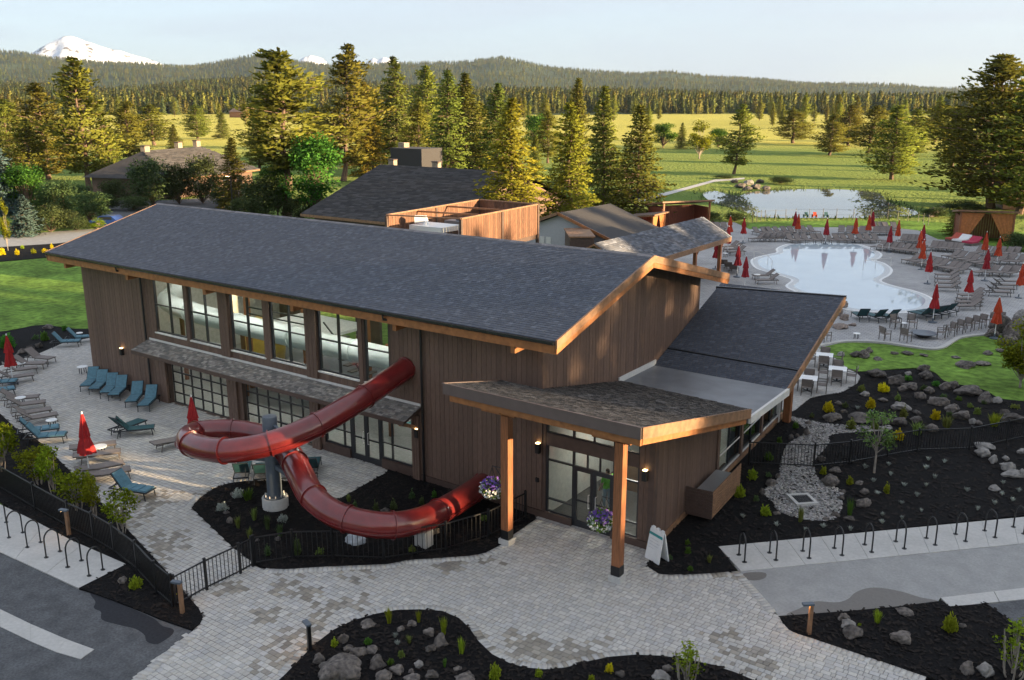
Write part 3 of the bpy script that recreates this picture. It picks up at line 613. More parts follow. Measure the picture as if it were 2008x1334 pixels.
        m = MB(); m.bar((x, -2.9, cz(x, -2.9)-0.5), (x, 0.0, cz(x, 0)-0.45), 0.14, 0.26); m.build('cross_beam', cedar, CN)
    # wing east wall
    ops = [(6.5, 9.2, 0.35, 3.2), (9.5, 12.1, 0.35, 3.2), (12.4, 15.0, 0.35, 3.2)]
    w = MB(MW)
    for a, b, c0, d0 in cells(0.0, 15.8, -0.1, 3.45, ops): w.box(a, b, 0.032, 0.22, c0, d0)
    w.hexa([(0.0, 0.033, 3.44), (5.2, 0.033, 3.44), (5.2, 0.219, 3.44), (0.0, 0.219, 3.44)], [(0.0, 0.033, 4.6), (5.2, 0.033, 3.62), (5.2, 0.219, 3.62), (0.0, 0.219, 4.6)])
    EW = w.build('wing_wall', siding_d, HOUSE)
    boards(EW, 0.0, 6.45, 0.25, lambda s: 4.55-0.205*s, [], MW, pitch=0.225)
    MB(MW).box(0, 15.8, -0.04, 0.03, -0.1, 0.24).build('base_board', cedar_w, EW)
    for a, b, z0, z1 in ops:
        fr = MB(MW); y = 0.05
        for x in (a, (a+b)/2-0.03, b-0.06): fr.box(x, x+0.06, y-0.04, y+0.05, z0, z1)
        for z in (z0, z1-0.06): fr.box(a+0.06, b-0.06, y-0.035, y+0.045, z, z+0.06)
        Wn = fr.build('window', bronze, HOUSE)
        for x0, x1 in ((a+0.06, (a+b)/2-0.03), ((a+b)/2+0.03, b-0.06)): MB(MW).box(x0, x1, y, y+0.006, z0+0.06, z1-0.06).build('pane', glass, Wn)
        MB(MW).box(a+0.05, b-0.05, y-0.06, y-0.041, 1.1, 1.16).build('window_rail', flash_m, Wn)
        MB(MW).box(a-0.02, b+0.02, -0.03, 0.09, z0-0.06, z0-0.002).build('sill', flash_m, Wn)
    for s in (6.35, 9.35, 12.25, 15.15): MB(MW).box(s-0.13, s+0.13, -0.06, 0.03, 0.24, 3.5).build('wing_pilaster', siding, EW)
    # flat membrane roof
    zf = 3.72
    m = MB(); q = [(29.14, 5.55), (34.95, 4.6), (34.95, 8.65), (29.14, 8.75)]
    m.hexa([(x, y, zf-0.25) for x, y in q], [(x, y, zf) for x, y in q]); FR = m.build('flat_roof', membrane, HOUSE)
    m = MB(); m.hexa([(34.95, 4.6, zf-0.25), (35.05, 4.6, zf-0.25), (35.05, 8.65, zf-0.25), (34.95, 8.65, zf-0.25)], [(34.95, 4.6, zf+0.03), (35.05, 4.6, zf+0.03), (35.05, 8.65, zf+0.03), (34.95, 8.65, zf+0.03)]); m.build('roof_edge', flash_m, FR)
    m = MB(); m.box(29.15, 29.2, 5.5, 8.75, zf, zf+0.22); m.build('wall_flashing', flash_m, FR)
    m = MB(); m.bar((29.2, 5.52, zf+0.02), (34.95, 4.6, zf+0.03), 0.06, 0.06); m.build('valley_flashing', flash_m, FR)
    # shingled shed roof rising to the pool side
    o = [(29.14, 8.6, 3.72), (34.95, 8.6, 3.72), (34.95, 15.5, 6.2), (29.14, 15.0, 6.02)]
    m = MB(); m.hexa([(x, y, z-0.22) for x, y, z in o], [(x, y, z-0.02) for x, y, z in o]); SR = m.build('shed_roof', cedar_w, HOUSE)
    v = np.array([0, 6.9, 2.48]); Hh = np.linalg.norm(v)
    shingles('shed_shingles', (29.16, 8.6, 3.72), (1, 0, 0), v/Hh, 5.83, Hh, shingle, SR, [tuple(np.array(c)*0.8) for c in PAL2], cw=0.2)
    m = MB(); m.bar((29.2, 9.85, 4.2), (34.93, 9.8, 4.2), 0.05, 0.05); m.build('snow_guard', black_metal, SR)
    m = MB(); m.hexa([(34.95, 8.6, 3.42), (35.02, 8.6, 3.42), (35.02, 15.55, 5.9), (34.95, 15.55, 5.9)], [(34.95, 8.6, 3.75), (35.02, 8.6, 3.75), (35.02, 15.55, 6.23), (34.95, 15.55, 6.23)]); m.build('shed_rake', cedar_w, SR)
    m = MB(); m.bar((29.1, 15.08, 6.03), (35.03, 15.58, 6.2), 0.14, 0.16); m.build('top_gutter', gutter_m, SR)
    for s in (32.95,): MB().box(s-0.16, s+0.16, 15.0, 15.32, 0.0, 5.85).build('wing_post', cedar_v, SR)
    MB().box(32.5, 32.66, 14.9, 15.02, 0.0, 5.7).build('wing_post', flash_m, SR)
    w = MB(); w.box(29.2, 32.4, 14.6, 14.75, -0.05, 5.6); w.build('wing_back_wall', siding, HOUSE)
    # slatted equipment box hanging on the wing wall
    bx = MB(MW); B = bx.box(3.0, 6.1, -1.0, -0.02, 0.16, 0.22).build('equipment_screen', siding_d, HOUSE)
    for i in range(9):
        z = 0.23+i*0.115; MB(MW).box(2.98, 6.12, -1.04, -1.005, z, z+0.08).build('slat', cedar_w, B); MB(MW).box(2.95, 2.98, -1.03, -0.02, z, z+0.10).build('slat', siding_d, B)
    MB(MW).box(3.5, 5.7, -0.8, -0.2, 0.25, 0.95).build('metal_cabinet', mat('corrugated_metal', (0.42, 0.42, 0.42), 0.35, metal=0.6, aniso=(12, 12, 0.2)), B)
build_wing()
# ================================================================== PAVING, BEDS, ROADS
pave_px = [(215, 1372), (378, 1237), (398, 1212), (375, 1178), (335, 1131), (255, 1045), (200, 990), (133, 921), (95, 882), (70, 862), (38, 848), (0, 812), (-60, 770), (-150, 760), (-150, 722), (0, 714), (72, 694), (122, 672), (178, 661)]
pave = GP(pave_px)+[(-1.5, 6.0), (-1.5, 9.0), (0.2, 9.0), (0.2, 0.2), (33.7, 0.2)]+GP([(1276, 1095), (1297, 1129), (1446, 1122), (1530, 1212), (1551, 1240), (1601, 1257), (1715, 1295), (1840, 1345), (1900, 1420), (140, 1420)])
hedge_px = [(-70, 940), (0, 982), (25, 1000), (138, 1060), (248, 1108), (155, 1155), (185, 1165), (250, 1188), (313, 1215), (376, 1237), (394, 1222), (398, 1212), (390, 1195), (375, 1178), (335, 1131), (255, 1045), (200, 990), (133, 921), (95, 882), (70, 862), (38, 848), (0, 812), (-70, 760)]
slide_px = [(376, 997), (392, 978), (420, 959), (450, 949), (480, 945), (529, 944), (575, 945), (663, 981), (758, 928)]
slide_px2 = [(1052, 1019), (1003, 1053), (981, 1071), (952, 1086), (920, 1092), (800, 1100), (760, 1108), (639, 1113), (559, 1118), (529, 1117), (508, 1113), (454, 1072)]
fore_px = [(520, 1360), (560, 1324), (615, 1267), (654, 1237), (691, 1219), (735, 1206), (779, 1198), (823, 1197), (867, 1200), (900, 1214), (921, 1234), (937, 1258), (965, 1285), (998, 1302), (1028, 1311), (1072, 1315), (1110, 1311), (1153, 1299), (1197, 1290), (1245, 1286), (1296, 1288), (1340, 1294), (1394, 1305), (1440, 1320), (1500, 1345)]
east_px = [(1528, 1210), (1652, 1201), (1753, 1192), (1839, 1181), (1847, 1180), (1862, 1191), (1935, 1186), (2008, 1237), (2120, 1330), (2120, 1440), (1990, 1400), (1831, 1334), (1715, 1295), (1601, 1257), (1551, 1239), (1535, 1224)]
patio_px = [(1560, 805), (1589, 782), (1620, 775), (1650, 771), (1681, 753), (1687, 740), (1677, 731), (1663, 724), (1641, 706), (1605, 683)]
kerb_px = [(1603, 679), (1661, 670), (1729, 672), (1785, 680), (1825, 685), (1848, 682), (1868, 670), (1886, 662), (1929, 657), (1990, 655)]
lawn_px = [(1605, 683), (1661, 672), (1729, 675), (1785, 682), (1825, 687), (1849, 684), (1870, 672), (1888, 664), (1929, 659), (2060, 655), (2600, 640), (2600, 800), (2008, 786), (1985, 786), (1960, 781), (1929, 764), (1893, 756), (1852, 747), (1834, 731), (1800, 722), (1740, 725), (1695, 728), (1672, 726), (1641, 708)]
hedge_bed = GP(hedge_px); slide_bed = GP(slide_px)+[(21.5, 0.1), (28.7, 0.1)]+GP(slide_px2); fore_bed = GP(fore_px)+GP([(1500, 1460), (480, 1460)]); east_bed = GP(east_px)
def bed(name, poly, z=0.035, thick=0.12):
    p = ccw(poly); xs = [a[0] for a in p]; ys = [a[1] for a in p]
    o = sheet(name, p, z, mulch, thick=thick); return o
for nm, pl in (('hedge_mulch_bed', hedge_bed), ('slide_mulch_bed', slide_bed), ('foreground_mulch_bed', fore_bed), ('roadside_mulch_bed', east_bed)): bed(nm, pl)
garden = [(33.55, 0.3)]+GP([(1276, 1095), (1268, 1112), (1297, 1129), (1326, 1129), (1380, 1128), (1446, 1122), (1408, 1073), (2008, 1012), (2700, 945), (2700, 800), (2008, 788), (1960, 783), (1929, 766), (1893, 758), (1852, 749), (1834, 733), (1800, 724), (1740, 727), (1695, 730), (1678, 731), (1687, 740), (1681, 753), (1650, 771), (1620, 775), (1589, 782), (1560, 805)])+[(32.6, 16.5)]
bed('garden_mulch_bed', garden, 0.03)
# mulch chips, scattered where the beds are nearest: real chips break up the flat sheet
def chips(name, polys, n, smin, smax, z):
    V = []; F = []; got = 0
    for poly in polys:
        xs = [p[0] for p in poly]; ys = [p[1] for p in poly]; A = abs(area(poly)); k = int(n*A)
        P = np.stack([rng.uniform(min(xs), max(xs), int(k*3)), rng.uniform(min(ys), max(ys), int(k*3))], 1); P = P[inside(P, poly)][:k]
        # keep those the photograph can see
        q = np.c_[P, np.zeros(len(P))]-CAM; dz = q@Fv; u = 1004+FPX*(q@Rv)/dz; v = 667-FPX*(q@Uv)/dz; P = P[(u > -60) & (u < 2070) & (v < 1400) & (dz > 1) & (dz < 62)]
        for x, y in P:
            a = random.uniform(0, math.pi); s = random.uniform(smin, smax); w = s*random.uniform(0.25, 0.6); c, d = math.cos(a)*s, math.sin(a)*s; e, f = -math.sin(a)*w, math.cos(a)*w; o = len(V)
            h = z+random.uniform(0.004, 0.035); t = random.uniform(-0.03, 0.03)
            V += [(x-c-e, y-d-f, h+t), (x+c-e, y+d-f, h-t), (x+c+e, y+d+f, h-t+0.01), (x-c+e, y-d+f, h+t+0.01)]; F.append((o, o+1, o+2, o+3))
    m = obj(name, fastmesh(name, V, F), chip_m); tag(m, 'loose black bark chips strewn over the planting beds', 'bark chips', None, 'stuff')
chip_m = mat('bark_chip', (0.007, 0.006, 0.006), 0.9, var=0.6, scale=6, spec=0.2, col2=(0.026, 0.02, 0.017))
chips('bark_mulch', [fore_bed, east_bed, slide_bed, hedge_bed], 55, 0.03, 0.09, 0.035)
chips('bark_mulch', [garden], 22, 0.04, 0.11, 0.03)
# road, walk, pads
sheet('road', GP([(-300, 950), (0, 1083), (155, 1156), (185, 1165), (376, 1237), (215, 1372), (100, 1460), (-300, 1460)]), -0.01, asphalt)
sheet('walkway', GP([(1449, 1121), (1440, 1110), (1671, 1085), (1821, 1070), (2008, 1045), (2700, 975), (2700, 1095), (2008, 1154), (1844, 1173), (1839, 1181), (1528, 1210)]), 0.008, concrete_d)
sheet('service_road', GP([(1935, 1186), (2008, 1176), (2700, 1108), (2700, 1700), (2120, 1330), (2008, 1237)]), 0.0, asphalt)
def slabs(name, A, B, C_, E_, n, z, m=concrete, gap=0.012, t0=0.0):   # A-B near edge, C-E far edge, n panels
    base = None; par = sheet(name, [A, B, C_, E_], z-0.03, joint_m)
    A, B, C_, E_ = [np.array(p) for p in (A, B, C_, E_)]
    for i in range(n):
        f0, f1 = i/n, (i+1)/n; q = [A+(B-A)*f0, A+(B-A)*f1, E_+(C_-E_)*f1, E_+(C_-E_)*f0]; ce = sum(q)/4; q = [tuple(ce+(p-ce)*(1-gap/np.linalg.norm(p-ce))) for p in q]
        MB().prism(ccw(q), z-0.1, z).build('concrete_slab', m, par)
    return par
slabs('bike_pad', G(1453, 1122)[:2], G(2680, 1001)[:2], G(2700, 948)[:2], G(1408, 1073)[:2], 22, 0.03)
slabs('bike_pad', G(-80, 1047)[:2], G(154, 1155)[:2], G(248, 1108)[:2], G(-50, 966)[:2], 4, 0.03)
slabs('gutter_band', G(1862, 1191)[:2], G(2150, 1162)[:2], G(2150, 1137)[:2], G(1844, 1173)[:2], 3, 0.02)
gb = GP([(-60, 1196), (0, 1229), (60, 1258), (110, 1279), (158, 1293), (185, 1274), (130, 1254), (60, 1224), (0, 1195), (-60, 1163)])
par = sheet('gutter_band', gb, -0.002, joint_m)
for i in range(4):
    q = [gb[i], gb[i+1], gb[8-i], gb[9-i]]; ce = np.mean(np.array(q), 0); MB().prism(ccw([tuple(ce+(np.array(p)-ce)*0.995) for p in q]), -0.06, 0.01).build('concrete_slab', concrete, par)
def stain(name, px, z, m, label):
    o = sheet(name, spline(GP(px), 5), z, m); return o
stain('wet_patch', [(180, 1163), (187, 1180), (184, 1192), (198, 1200), (200, 1215), (232, 1225), (265, 1233), (283, 1245), (288, 1258), (308, 1263), (328, 1252), (340, 1241), (338, 1233), (318, 1227), (300, 1212), (250, 1190)], -0.005, wet, '')
stain('wet_patch', [(1545, 1208), (1570, 1193), (1586, 1185), (1603, 1180), (1640, 1182), (1662, 1176), (1677, 1163), (1702, 1154), (1730, 1154), (1768, 1161), (1804, 1172), (1838, 1181), (1752, 1193), (1650, 1203)], 0.012, wet_c, '')
stain('wet_patch', [(1457, 1126), (1478, 1123), (1500, 1124), (1502, 1132), (1490, 1138), (1468, 1138)], 0.012, wet_c, '')
# ---- pavers
PAVE = sheet('paver_plaza', pave, -0.004, joint_m)
WETS = [(G(u, v)[:2], r) for u, v, r in ((330, 1060, 0.9), (310, 1090, 0.8), (250, 1010, 1.2), (420, 975, 0.8), (300, 975, 1.0), (440, 1160, 0.5), (560, 1145, 0.8), (600, 1165, 0.5), (650, 1195, 0.6), (700, 1185, 0.6), (620, 1225, 0.5), (1020, 1272, 0.8), (1080, 1280, 0.7), (1150, 1272, 0.6), (1000, 1255, 0.5), (1420, 1255, 0.6), (1460, 1285, 0.7), (1490, 1300, 0.7), (1110, 1295, 0.6), (530, 1205, 0.6), (880, 1110, 0.5), (690, 1130, 0.6), (940, 1250, 0.4), (1420, 1127, 0.6), (260, 1075, 0.8), (600, 1250, 0.7), (570, 1290, 0.9), (960, 1100, 0.4))]
PPAL = [tuple(np.array(q)*np.array([1.38, 1.35, 1.30])) for q in ((0.33, 0.325, 0.315), (0.36, 0.35, 0.335), (0.39, 0.38, 0.36), (0.345, 0.33, 0.31), (0.375, 0.36, 0.335), (0.32, 0.315, 0.31), (0.405, 0.395, 0.38), (0.355, 0.35, 0.35), (0.365, 0.355, 0.34))]
def pave_colour(x, y):
    c = np.array(random.choice(PPAL))*random.uniform(0.95, 1.05); k = 1.0
    for (a, b), r in WETS:
        d = math.hypot(x-a, y-b)/r + 0.7*mnoise.noise(Vector((x*1.3, y*1.3, 5)))
        if d < 1 and random.random() < 0.75-0.5*d: k = min(k, random.uniform(0.45, 0.75))
    c = c*k
    if k < 1: c = c*np.array([1.06, 1.0, 0.9])
    return tuple(c)
def build_pavers():
    P = ccw(pave); beds = [slide_bed, fore_bed]
    xs = [p[0] for p in P]; ys = [p[1] for p in P]; cand = []; rh = 0.175; y = min(ys)
    while y < max(ys):
        x = min(xs)-random.random(); 
        while x < max(xs):
            w = random.choice((0.12, 0.175, 0.175, 0.23, 0.265)); cand.append((x+w/2, y+rh/2, w)); x += w
        y += rh
    A = np.array(cand); ok = inside(A[:, :2], P)
    for b in beds: ok &= ~inside(A[:, :2], b)
    q = np.c_[A[:, :2], np.zeros(len(A))]-CAM; dz = q@Fv; u = 1004+FPX*(q@Rv)/dz; v = 667-FPX*(q@Uv)/dz
    vis = (dz > 1) & (u > -40) & (u < 2050) & (v < 1375) & (v > 600)
    A, dz, u, v = A[ok & vis], dz[ok & vis], u[ok & vis], v[ok & vis]
    infr = (u > 10) & (u < 1998) & (v < 1322); order = np.argsort(np.where(infr, dz, 1e9)); near = set(order[:300].tolist())
    bev = 0.012; V = []; F = []; C = []; meshes = {}
    def shape(w, h, t):
        a, b = w/2-0.006, h/2-0.006
        vs = [(-a, -b, -0.05), (a, -b, -0.05), (a, b, -0.05), (-a, b, -0.05), (-a, -b, -bev*0.5), (a, -b, -bev*0.5), (a, b, -bev*0.5), (-a, b, -bev*0.5), (-a+bev, -b+bev, 0), (a-bev, -b+bev, 0), (a-bev, b-bev, 0), (-a+bev, b-bev, 0)]
        fs = [(8, 9, 10, 11)]+[(i, (i+1) % 4, 4+(i+1) % 4, 4+i) for i in range(4)]+[(4+i, 4+(i+1) % 4, 8+(i+1) % 4, 8+i) for i in range(4)]
        return vs, fs
    for i, (x, y, w) in enumerate(A):
        z = 0.02+random.uniform(-0.003, 0.003); c = pave_colour(x, y)
        if i in near:
            key = (round(w, 3), random.randrange(5)); 
            vs, fs = shape(w, rh, 0)
            mb = MB(); mb.add(vs, fs, c); o = mb.build('paver', paver_m, PAVE, color=True); o.location = (x, y, z)
        else:
            vs, fs = shape(w, rh, 0); k = len(V); V += [(x+p[0], y+p[1], z+p[2]) for p in vs]; fs = fs[:1]+fs[5:]
            F += [[j+k for j in f] for f in fs]; C += [c]*len(fs)
    o = obj('paving_field', fastmesh('paving_field', V, F, C), paver_m, PAVE); tag(o, kind='stuff')
    PV = P
    # soldier course along the curved edges
    V = []; F = []; C = []
    for px, sgn in ((fore_px[1:-1], 1), (slide_px2[:-1], 1), ([(1268, 1112), (1280, 1124), (1297, 1129), (1326, 1129.5), (1380, 1128), (1440, 1123)], 1), (slide_px[:7], 1), ([(382, 1238), (340, 1270), (300, 1303), (262, 1334), (225, 1362)], 2), ([(1448, 1121), (1490, 1167), (1530, 1212)], 2), ([(1535, 1226), (1551, 1241), (1601, 1258), (1715, 1296), (1790, 1322), (1831, 1336)], 3)):
        ln = spline(GP(px), 10, closed=False); d = 0.0; step = 0.155; prev = None
        S = [0.0]
        for a, b in zip(ln, ln[1:]): S.append(S[-1]+math.hypot(b[0]-a[0], b[1]-a[1]))
        n = int(S[-1]/step); X = np.interp(np.arange(n)*step, S, [p[0] for p in ln]); Y = np.interp(np.arange(n)*step, S, [p[1] for p in ln])
        for k in range(n-1):
            t = np.array([X[k+1]-X[k], Y[k+1]-Y[k]]); t /= np.linalg.norm(t); nn = np.array([-t[1], t[0]])
            mid = np.array([(X[k]+X[k+1])/2, (Y[k]+Y[k+1])/2])
            bedp = fore_bed if px is not slide_px2[:-1] and px[0][1] > 1200 else (slide_bed if px[0][0] < 1200 else garden)
            if sgn == 2: bedp = None; nn = nn if inside([tuple(mid+nn*0.3)], PV)[0] else -nn
            elif sgn == 3: bedp = east_bed
            if bedp is not None and inside([tuple(mid+nn*0.12)], bedp)[0]: nn = -nn
            a0 = np.array([X[k], Y[k]])+t*0.006; b0 = np.array([X[k+1], Y[k+1]])-t*0.006; q = [a0-nn*0.03, b0-nn*0.03, b0+nn*0.25, a0+nn*0.25]
            if area(q) < 0: q = q[::-1]
            o_ = len(V); z = 0.032; V += [(p[0], p[1], z) for p in q]+[(p[0], p[1], -0.02) for p in q]; F += [(o_, o_+1, o_+2, o_+3)]+[(o_+4+i, o_+4+(i+1) % 4, o_+(i+1) % 4, o_+i) for i in range(4)]; c = pave_colour(*mid); C += [c]*5
    o = obj('soldier_course', fastmesh('soldier_course', V, F, C), paver_m, PAVE); tag(o, kind='stuff')
build_pavers()
# ---- gravel bed with a drain
gravel_px = [(1537, 816), (1575, 824), (1631, 834), (1721, 838), (1745, 836), (1740, 846), (1633, 853), (1625, 870), (1600, 900), (1595, 918), (1606, 942), (1649, 965), (1651, 987), (1642, 1014), (1620, 1022), (1575, 1020), (1530, 1006), (1516, 988), (1498, 969), (1507, 956), (1528, 938), (1530, 915), (1541, 879), (1555, 866), (1577, 852), (1573, 838), (1552, 826)]
gravel = spline(GP(gravel_px), 4); sheet('gravel_bed', gravel, 0.04, mat('gravel_base', (0.10, 0.097, 0.095), 0.9, var=0.4, scale=12))
def build_gravel():
    xs = [p[0] for p in gravel]; ys = [p[1] for p in gravel]; n = 9000; P = np.stack([rng.uniform(min(xs), max(xs), n*2), rng.uniform(min(ys), max(ys), n*2)], 1); P = P[inside(P, gravel)]
    V = []; F = []; C = []
    for x, y in P:
        s = random.uniform(0.03, 0.085); a = random.uniform(0, 6.3); o = len(V); h = 0.05+random.uniform(0, 0.03); k = random.uniform(0.55, 1.0)
        for j in range(5):
            t = a+j*1.2566; V.append((x+s*math.cos(t), y+s*k*math.sin(t), 0.04))
        for j in range(5):
            t = a+j*1.2566+0.2; V.append((x+s*0.6*math.cos(t), y+s*k*0.6*math.sin(t), h))
        g = random.uniform(0.45, 1.75); c = (g*random.uniform(0.95, 1.08), g, g*random.uniform(0.92, 1.05))
        for j in range(5): F.append((o+j, o+(j+1) % 5, o+5+(j+1) % 5, o+5+j)); C.append(c)
        F.append((o+5, o+6, o+7, o+8)); C.append(c); F.append((o+5, o+8, o+9, o+9)); C.append(c)
    F2 = [f if f[2] != f[3] else f for f in F]
    me = bpy.data.meshes.new('gravel'); me.from_pydata(V, [], [tuple(dict.fromkeys(f)) for f in F2]); me.update(); paint(me, np.array(C))
    tag(obj('gravel', me, gravel_m), 'grey river gravel filling the dry stream bed', 'gravel', None, 'stuff')
build_gravel()
dq = [np.array(G(u, v)) for u, v in ((1541, 975), (1584, 973), (1605, 993), (1562, 996))]
def build_drain():
    ce = sum(dq)/4; t = thing('storm_drain', 'square pale concrete drain frame with dark grate in the gravel', 'drain', tuple(ce))
    P = [p-ce for p in dq]; I = [p*0.72 for p in P]
    for i in range(4):
        a, b, c, d = P[i], P[(i+1) % 4], I[(i+1) % 4], I[i]; q = ccw([tuple(x[:2]) for x in (a, b, c, d)]); MB().prism(q, 0.0, 0.14).build('drain_kerb', concrete, t)
    MB().prism(ccw([tuple(p[:2]) for p in I]), 0.0, 0.05).build('sump', mulch, t)
    for k in range(9):
        f = (k+0.5)/9; a = I[0]+(I[1]-I[0])*f; b = I[3]+(I[2]-I[3])*f; MB().bar((a[0], a[1], 0.1), (b[0], b[1], 0.1), 0.03, 0.03).build('grate_bar', black_metal, t)
build_drain()
# ---- lawns, pool deck, pool, pond
sheet('side_lawn', spline(GP(lawn_px), 4), 0.0, lawn_m)
sheet('dining_patio', [(32.6, 16.3)]+spline(GP(patio_px), 5, closed=False)+GP([(1600, 670), (1500, 690), (1480, 760)]), 0.03, mat('patio_paver', (0.36, 0.345, 0.325), 0.85, var=0.25, scale=7, bump=0.2, bscale=20, big=0.08), thick=0.1)
sheet('west_lawn', GP([(-250, 655), (0, 651), (60, 640), (110, 640), (178, 648), (260, 600), (260, 500), (100, 505), (0, 514), (-250, 525)]), 0.0, lawn_m)
bed('lawn_edge_mulch_bed', GP([(-250, 658), (0, 651), (30, 648), (62, 640), (95, 637), (125, 645), (178, 646), (178, 663), (122, 674), (72, 696), (0, 718), (-150, 724)]), 0.03)
bed('flower_mulch_bed', GP([(-100, 490), (0, 485), (110, 478), (190, 468), (240, 462), (240, 480), (150, 500), (60, 508), (0, 513), (-100, 518)]), 0.02)
sheet('park_road', GP([(-200, 468), (0, 460), (60, 458), (130, 452), (230, 446), (330, 436), (400, 440), (240, 462), (110, 478), (0, 484), (-200, 492)]), -0.03, concrete_d)
sheet('parking_lot', GP([(185, 395), (245, 392), (330, 392), (400, 388), (420, 372), (480, 372), (480, 410), (380, 440), (200, 432), (180, 415)]), -0.04, asphalt)
deck_m = bpy.data.materials.new('deck_paver'); deck_m.use_nodes = True
def deck_material():
    n, l = deck_m.node_tree.nodes, deck_m.node_tree.links; b = n['Principled BSDF']; b.inputs['Roughness'].default_value = 0.75
    g = n.new('ShaderNodeNewGeometry'); br = n.new('ShaderNodeTexBrick'); br.inputs['Scale'].default_value = 1.0; br.inputs['Brick Width'].default_value = 0.42; br.inputs['Row Height'].default_value = 0.24; br.inputs['Mortar Size'].default_value = 0.012
    br.inputs['Color1'].default_value = (0.40, 0.39, 0.385, 1); br.inputs['Color2'].default_value = (0.31, 0.305, 0.305, 1); br.inputs['Mortar'].default_value = (0.13, 0.125, 0.12, 1); l.new(g.outputs['Position'], br.inputs['Vector'])
    nt = n.new('ShaderNodeTexNoise'); nt.inputs['Scale'].default_value = 0.25; nt.inputs['Detail'].default_value = 5; l.new(g.outputs['Position'], nt.inputs['Vector'])
    mr = n.new('ShaderNodeMapRange'); mr.inputs['From Min'].default_value = 0.3; mr.inputs['From Max'].default_value = 0.7; mr.inputs['To Min'].default_value = 0.75; mr.inputs['To Max'].default_value = 1.2; l.new(nt.outputs['Fac'], mr.inputs['Value'])
    sc = n.new('ShaderNodeVectorMath'); sc.operation = 'SCALE'; l.new(br.outputs['Color'], sc.inputs[0]); l.new(mr.outputs[0], sc.inputs['Scale']); l.new(sc.outputs['Vector'], b.inputs['Base Color'])
deck_material()
sheet('pool_deck', GP([(1600, 684), (1661, 670), (1729, 672), (1785, 680), (1825, 685), (1848, 682), (1868, 670), (1886, 662), (1929, 657), (2500, 650), (2500, 540), (2008, 496), (1960, 486), (1890, 472), (1840, 470), (1800, 452), (1740, 446), (1640, 446), (1560, 446), (1500, 448), (1470, 450), (1440, 436), (1395, 438), (1340, 445), (1280, 460), (1100, 520), (1200, 560), (1400, 640), (1480, 700), (1560, 720)]), 0.012, deck_m)
def kerb_strip():
    ln = spline(GP(kerb_px), 8, closed=False); mb = MB()
    for a, b in zip(ln, ln[1:]): mb.bar((a[0], a[1], 0.02), (b[0], b[1], 0.02), 0.3, 0.12)
    tag(mb.build('kerb', concrete), kind='structure')
kerb_strip()
sheet('path', GP([(1240, 392), (1300, 378), (1340, 368), (1400, 352), (1460, 348), (1460, 351), (1402, 356), (1345, 372), (1305, 383), (1245, 398)]), -0.05, concrete)
pool_px = [(1476, 514), (1482, 507), (1504, 501), (1526, 496), (1526, 488), (1545, 480), (1578, 476), (1627, 475.5), (1677, 479), (1700, 485), (1724, 497), (1723, 505), (1714, 511), (1731, 517), (1745, 528), (1741, 539), (1724, 549), (1730, 555), (1756, 563), (1789, 571), (1814, 580), (1827, 590), (1822, 601), (1805, 609), (1772, 613), (1723, 612), (1661, 607), (1610, 592), (1570, 575), (1545, 562), (1556, 549), (1520, 537), (1487, 527)]
pool = spline(GP(pool_px), 4)
def offset(poly, d):
    poly = ccw(poly); out = []; n = len(poly)
    for i in range(n):
        a, b = np.array(poly[(i-1) % n]), np.array(poly[(i+1) % n]); t = (b-a)/max(1e-6, np.linalg.norm(b-a)); out.append(tuple(np.array(poly[i])+np.array([t[1], -t[0]])*d))
    return out
sheet('pool_coping', offset(pool, 0.22), 0.025, white_m, thick=0.05)
sheet('pool_step', pool, 0.031, mat('white_plaster', (0.55, 0.56, 0.56), 0.5))
sheet('swimming_pool_water', offset(pool, -0.45), 0.037, water_m)
pond_px = [(1378, 380), (1402, 374), (1428, 380), (1450, 383), (1472, 376), (1520, 373), (1560, 371), (1640, 371), (1705, 375), (1728, 381), (1738, 393), (1760, 402), (1792, 411), (1796, 421), (1740, 426), (1700, 427), (1640, 427), (1560, 427), (1490, 425), (1462, 416), (1432, 406), (1398, 397)]
sheet('pond', spline(GP(pond_px), 4), -0.04, pond_m)
sheet('far_lawn', GP([(1464, 450), (1500, 450), (1620, 449), (1740, 448), (1800, 454), (1842, 471), (1960, 488), (2100, 500), (2100, 470), (1900, 440), (1800, 433), (1650, 432), (1500, 434), (1470, 438)]), -0.02, lawn_m)
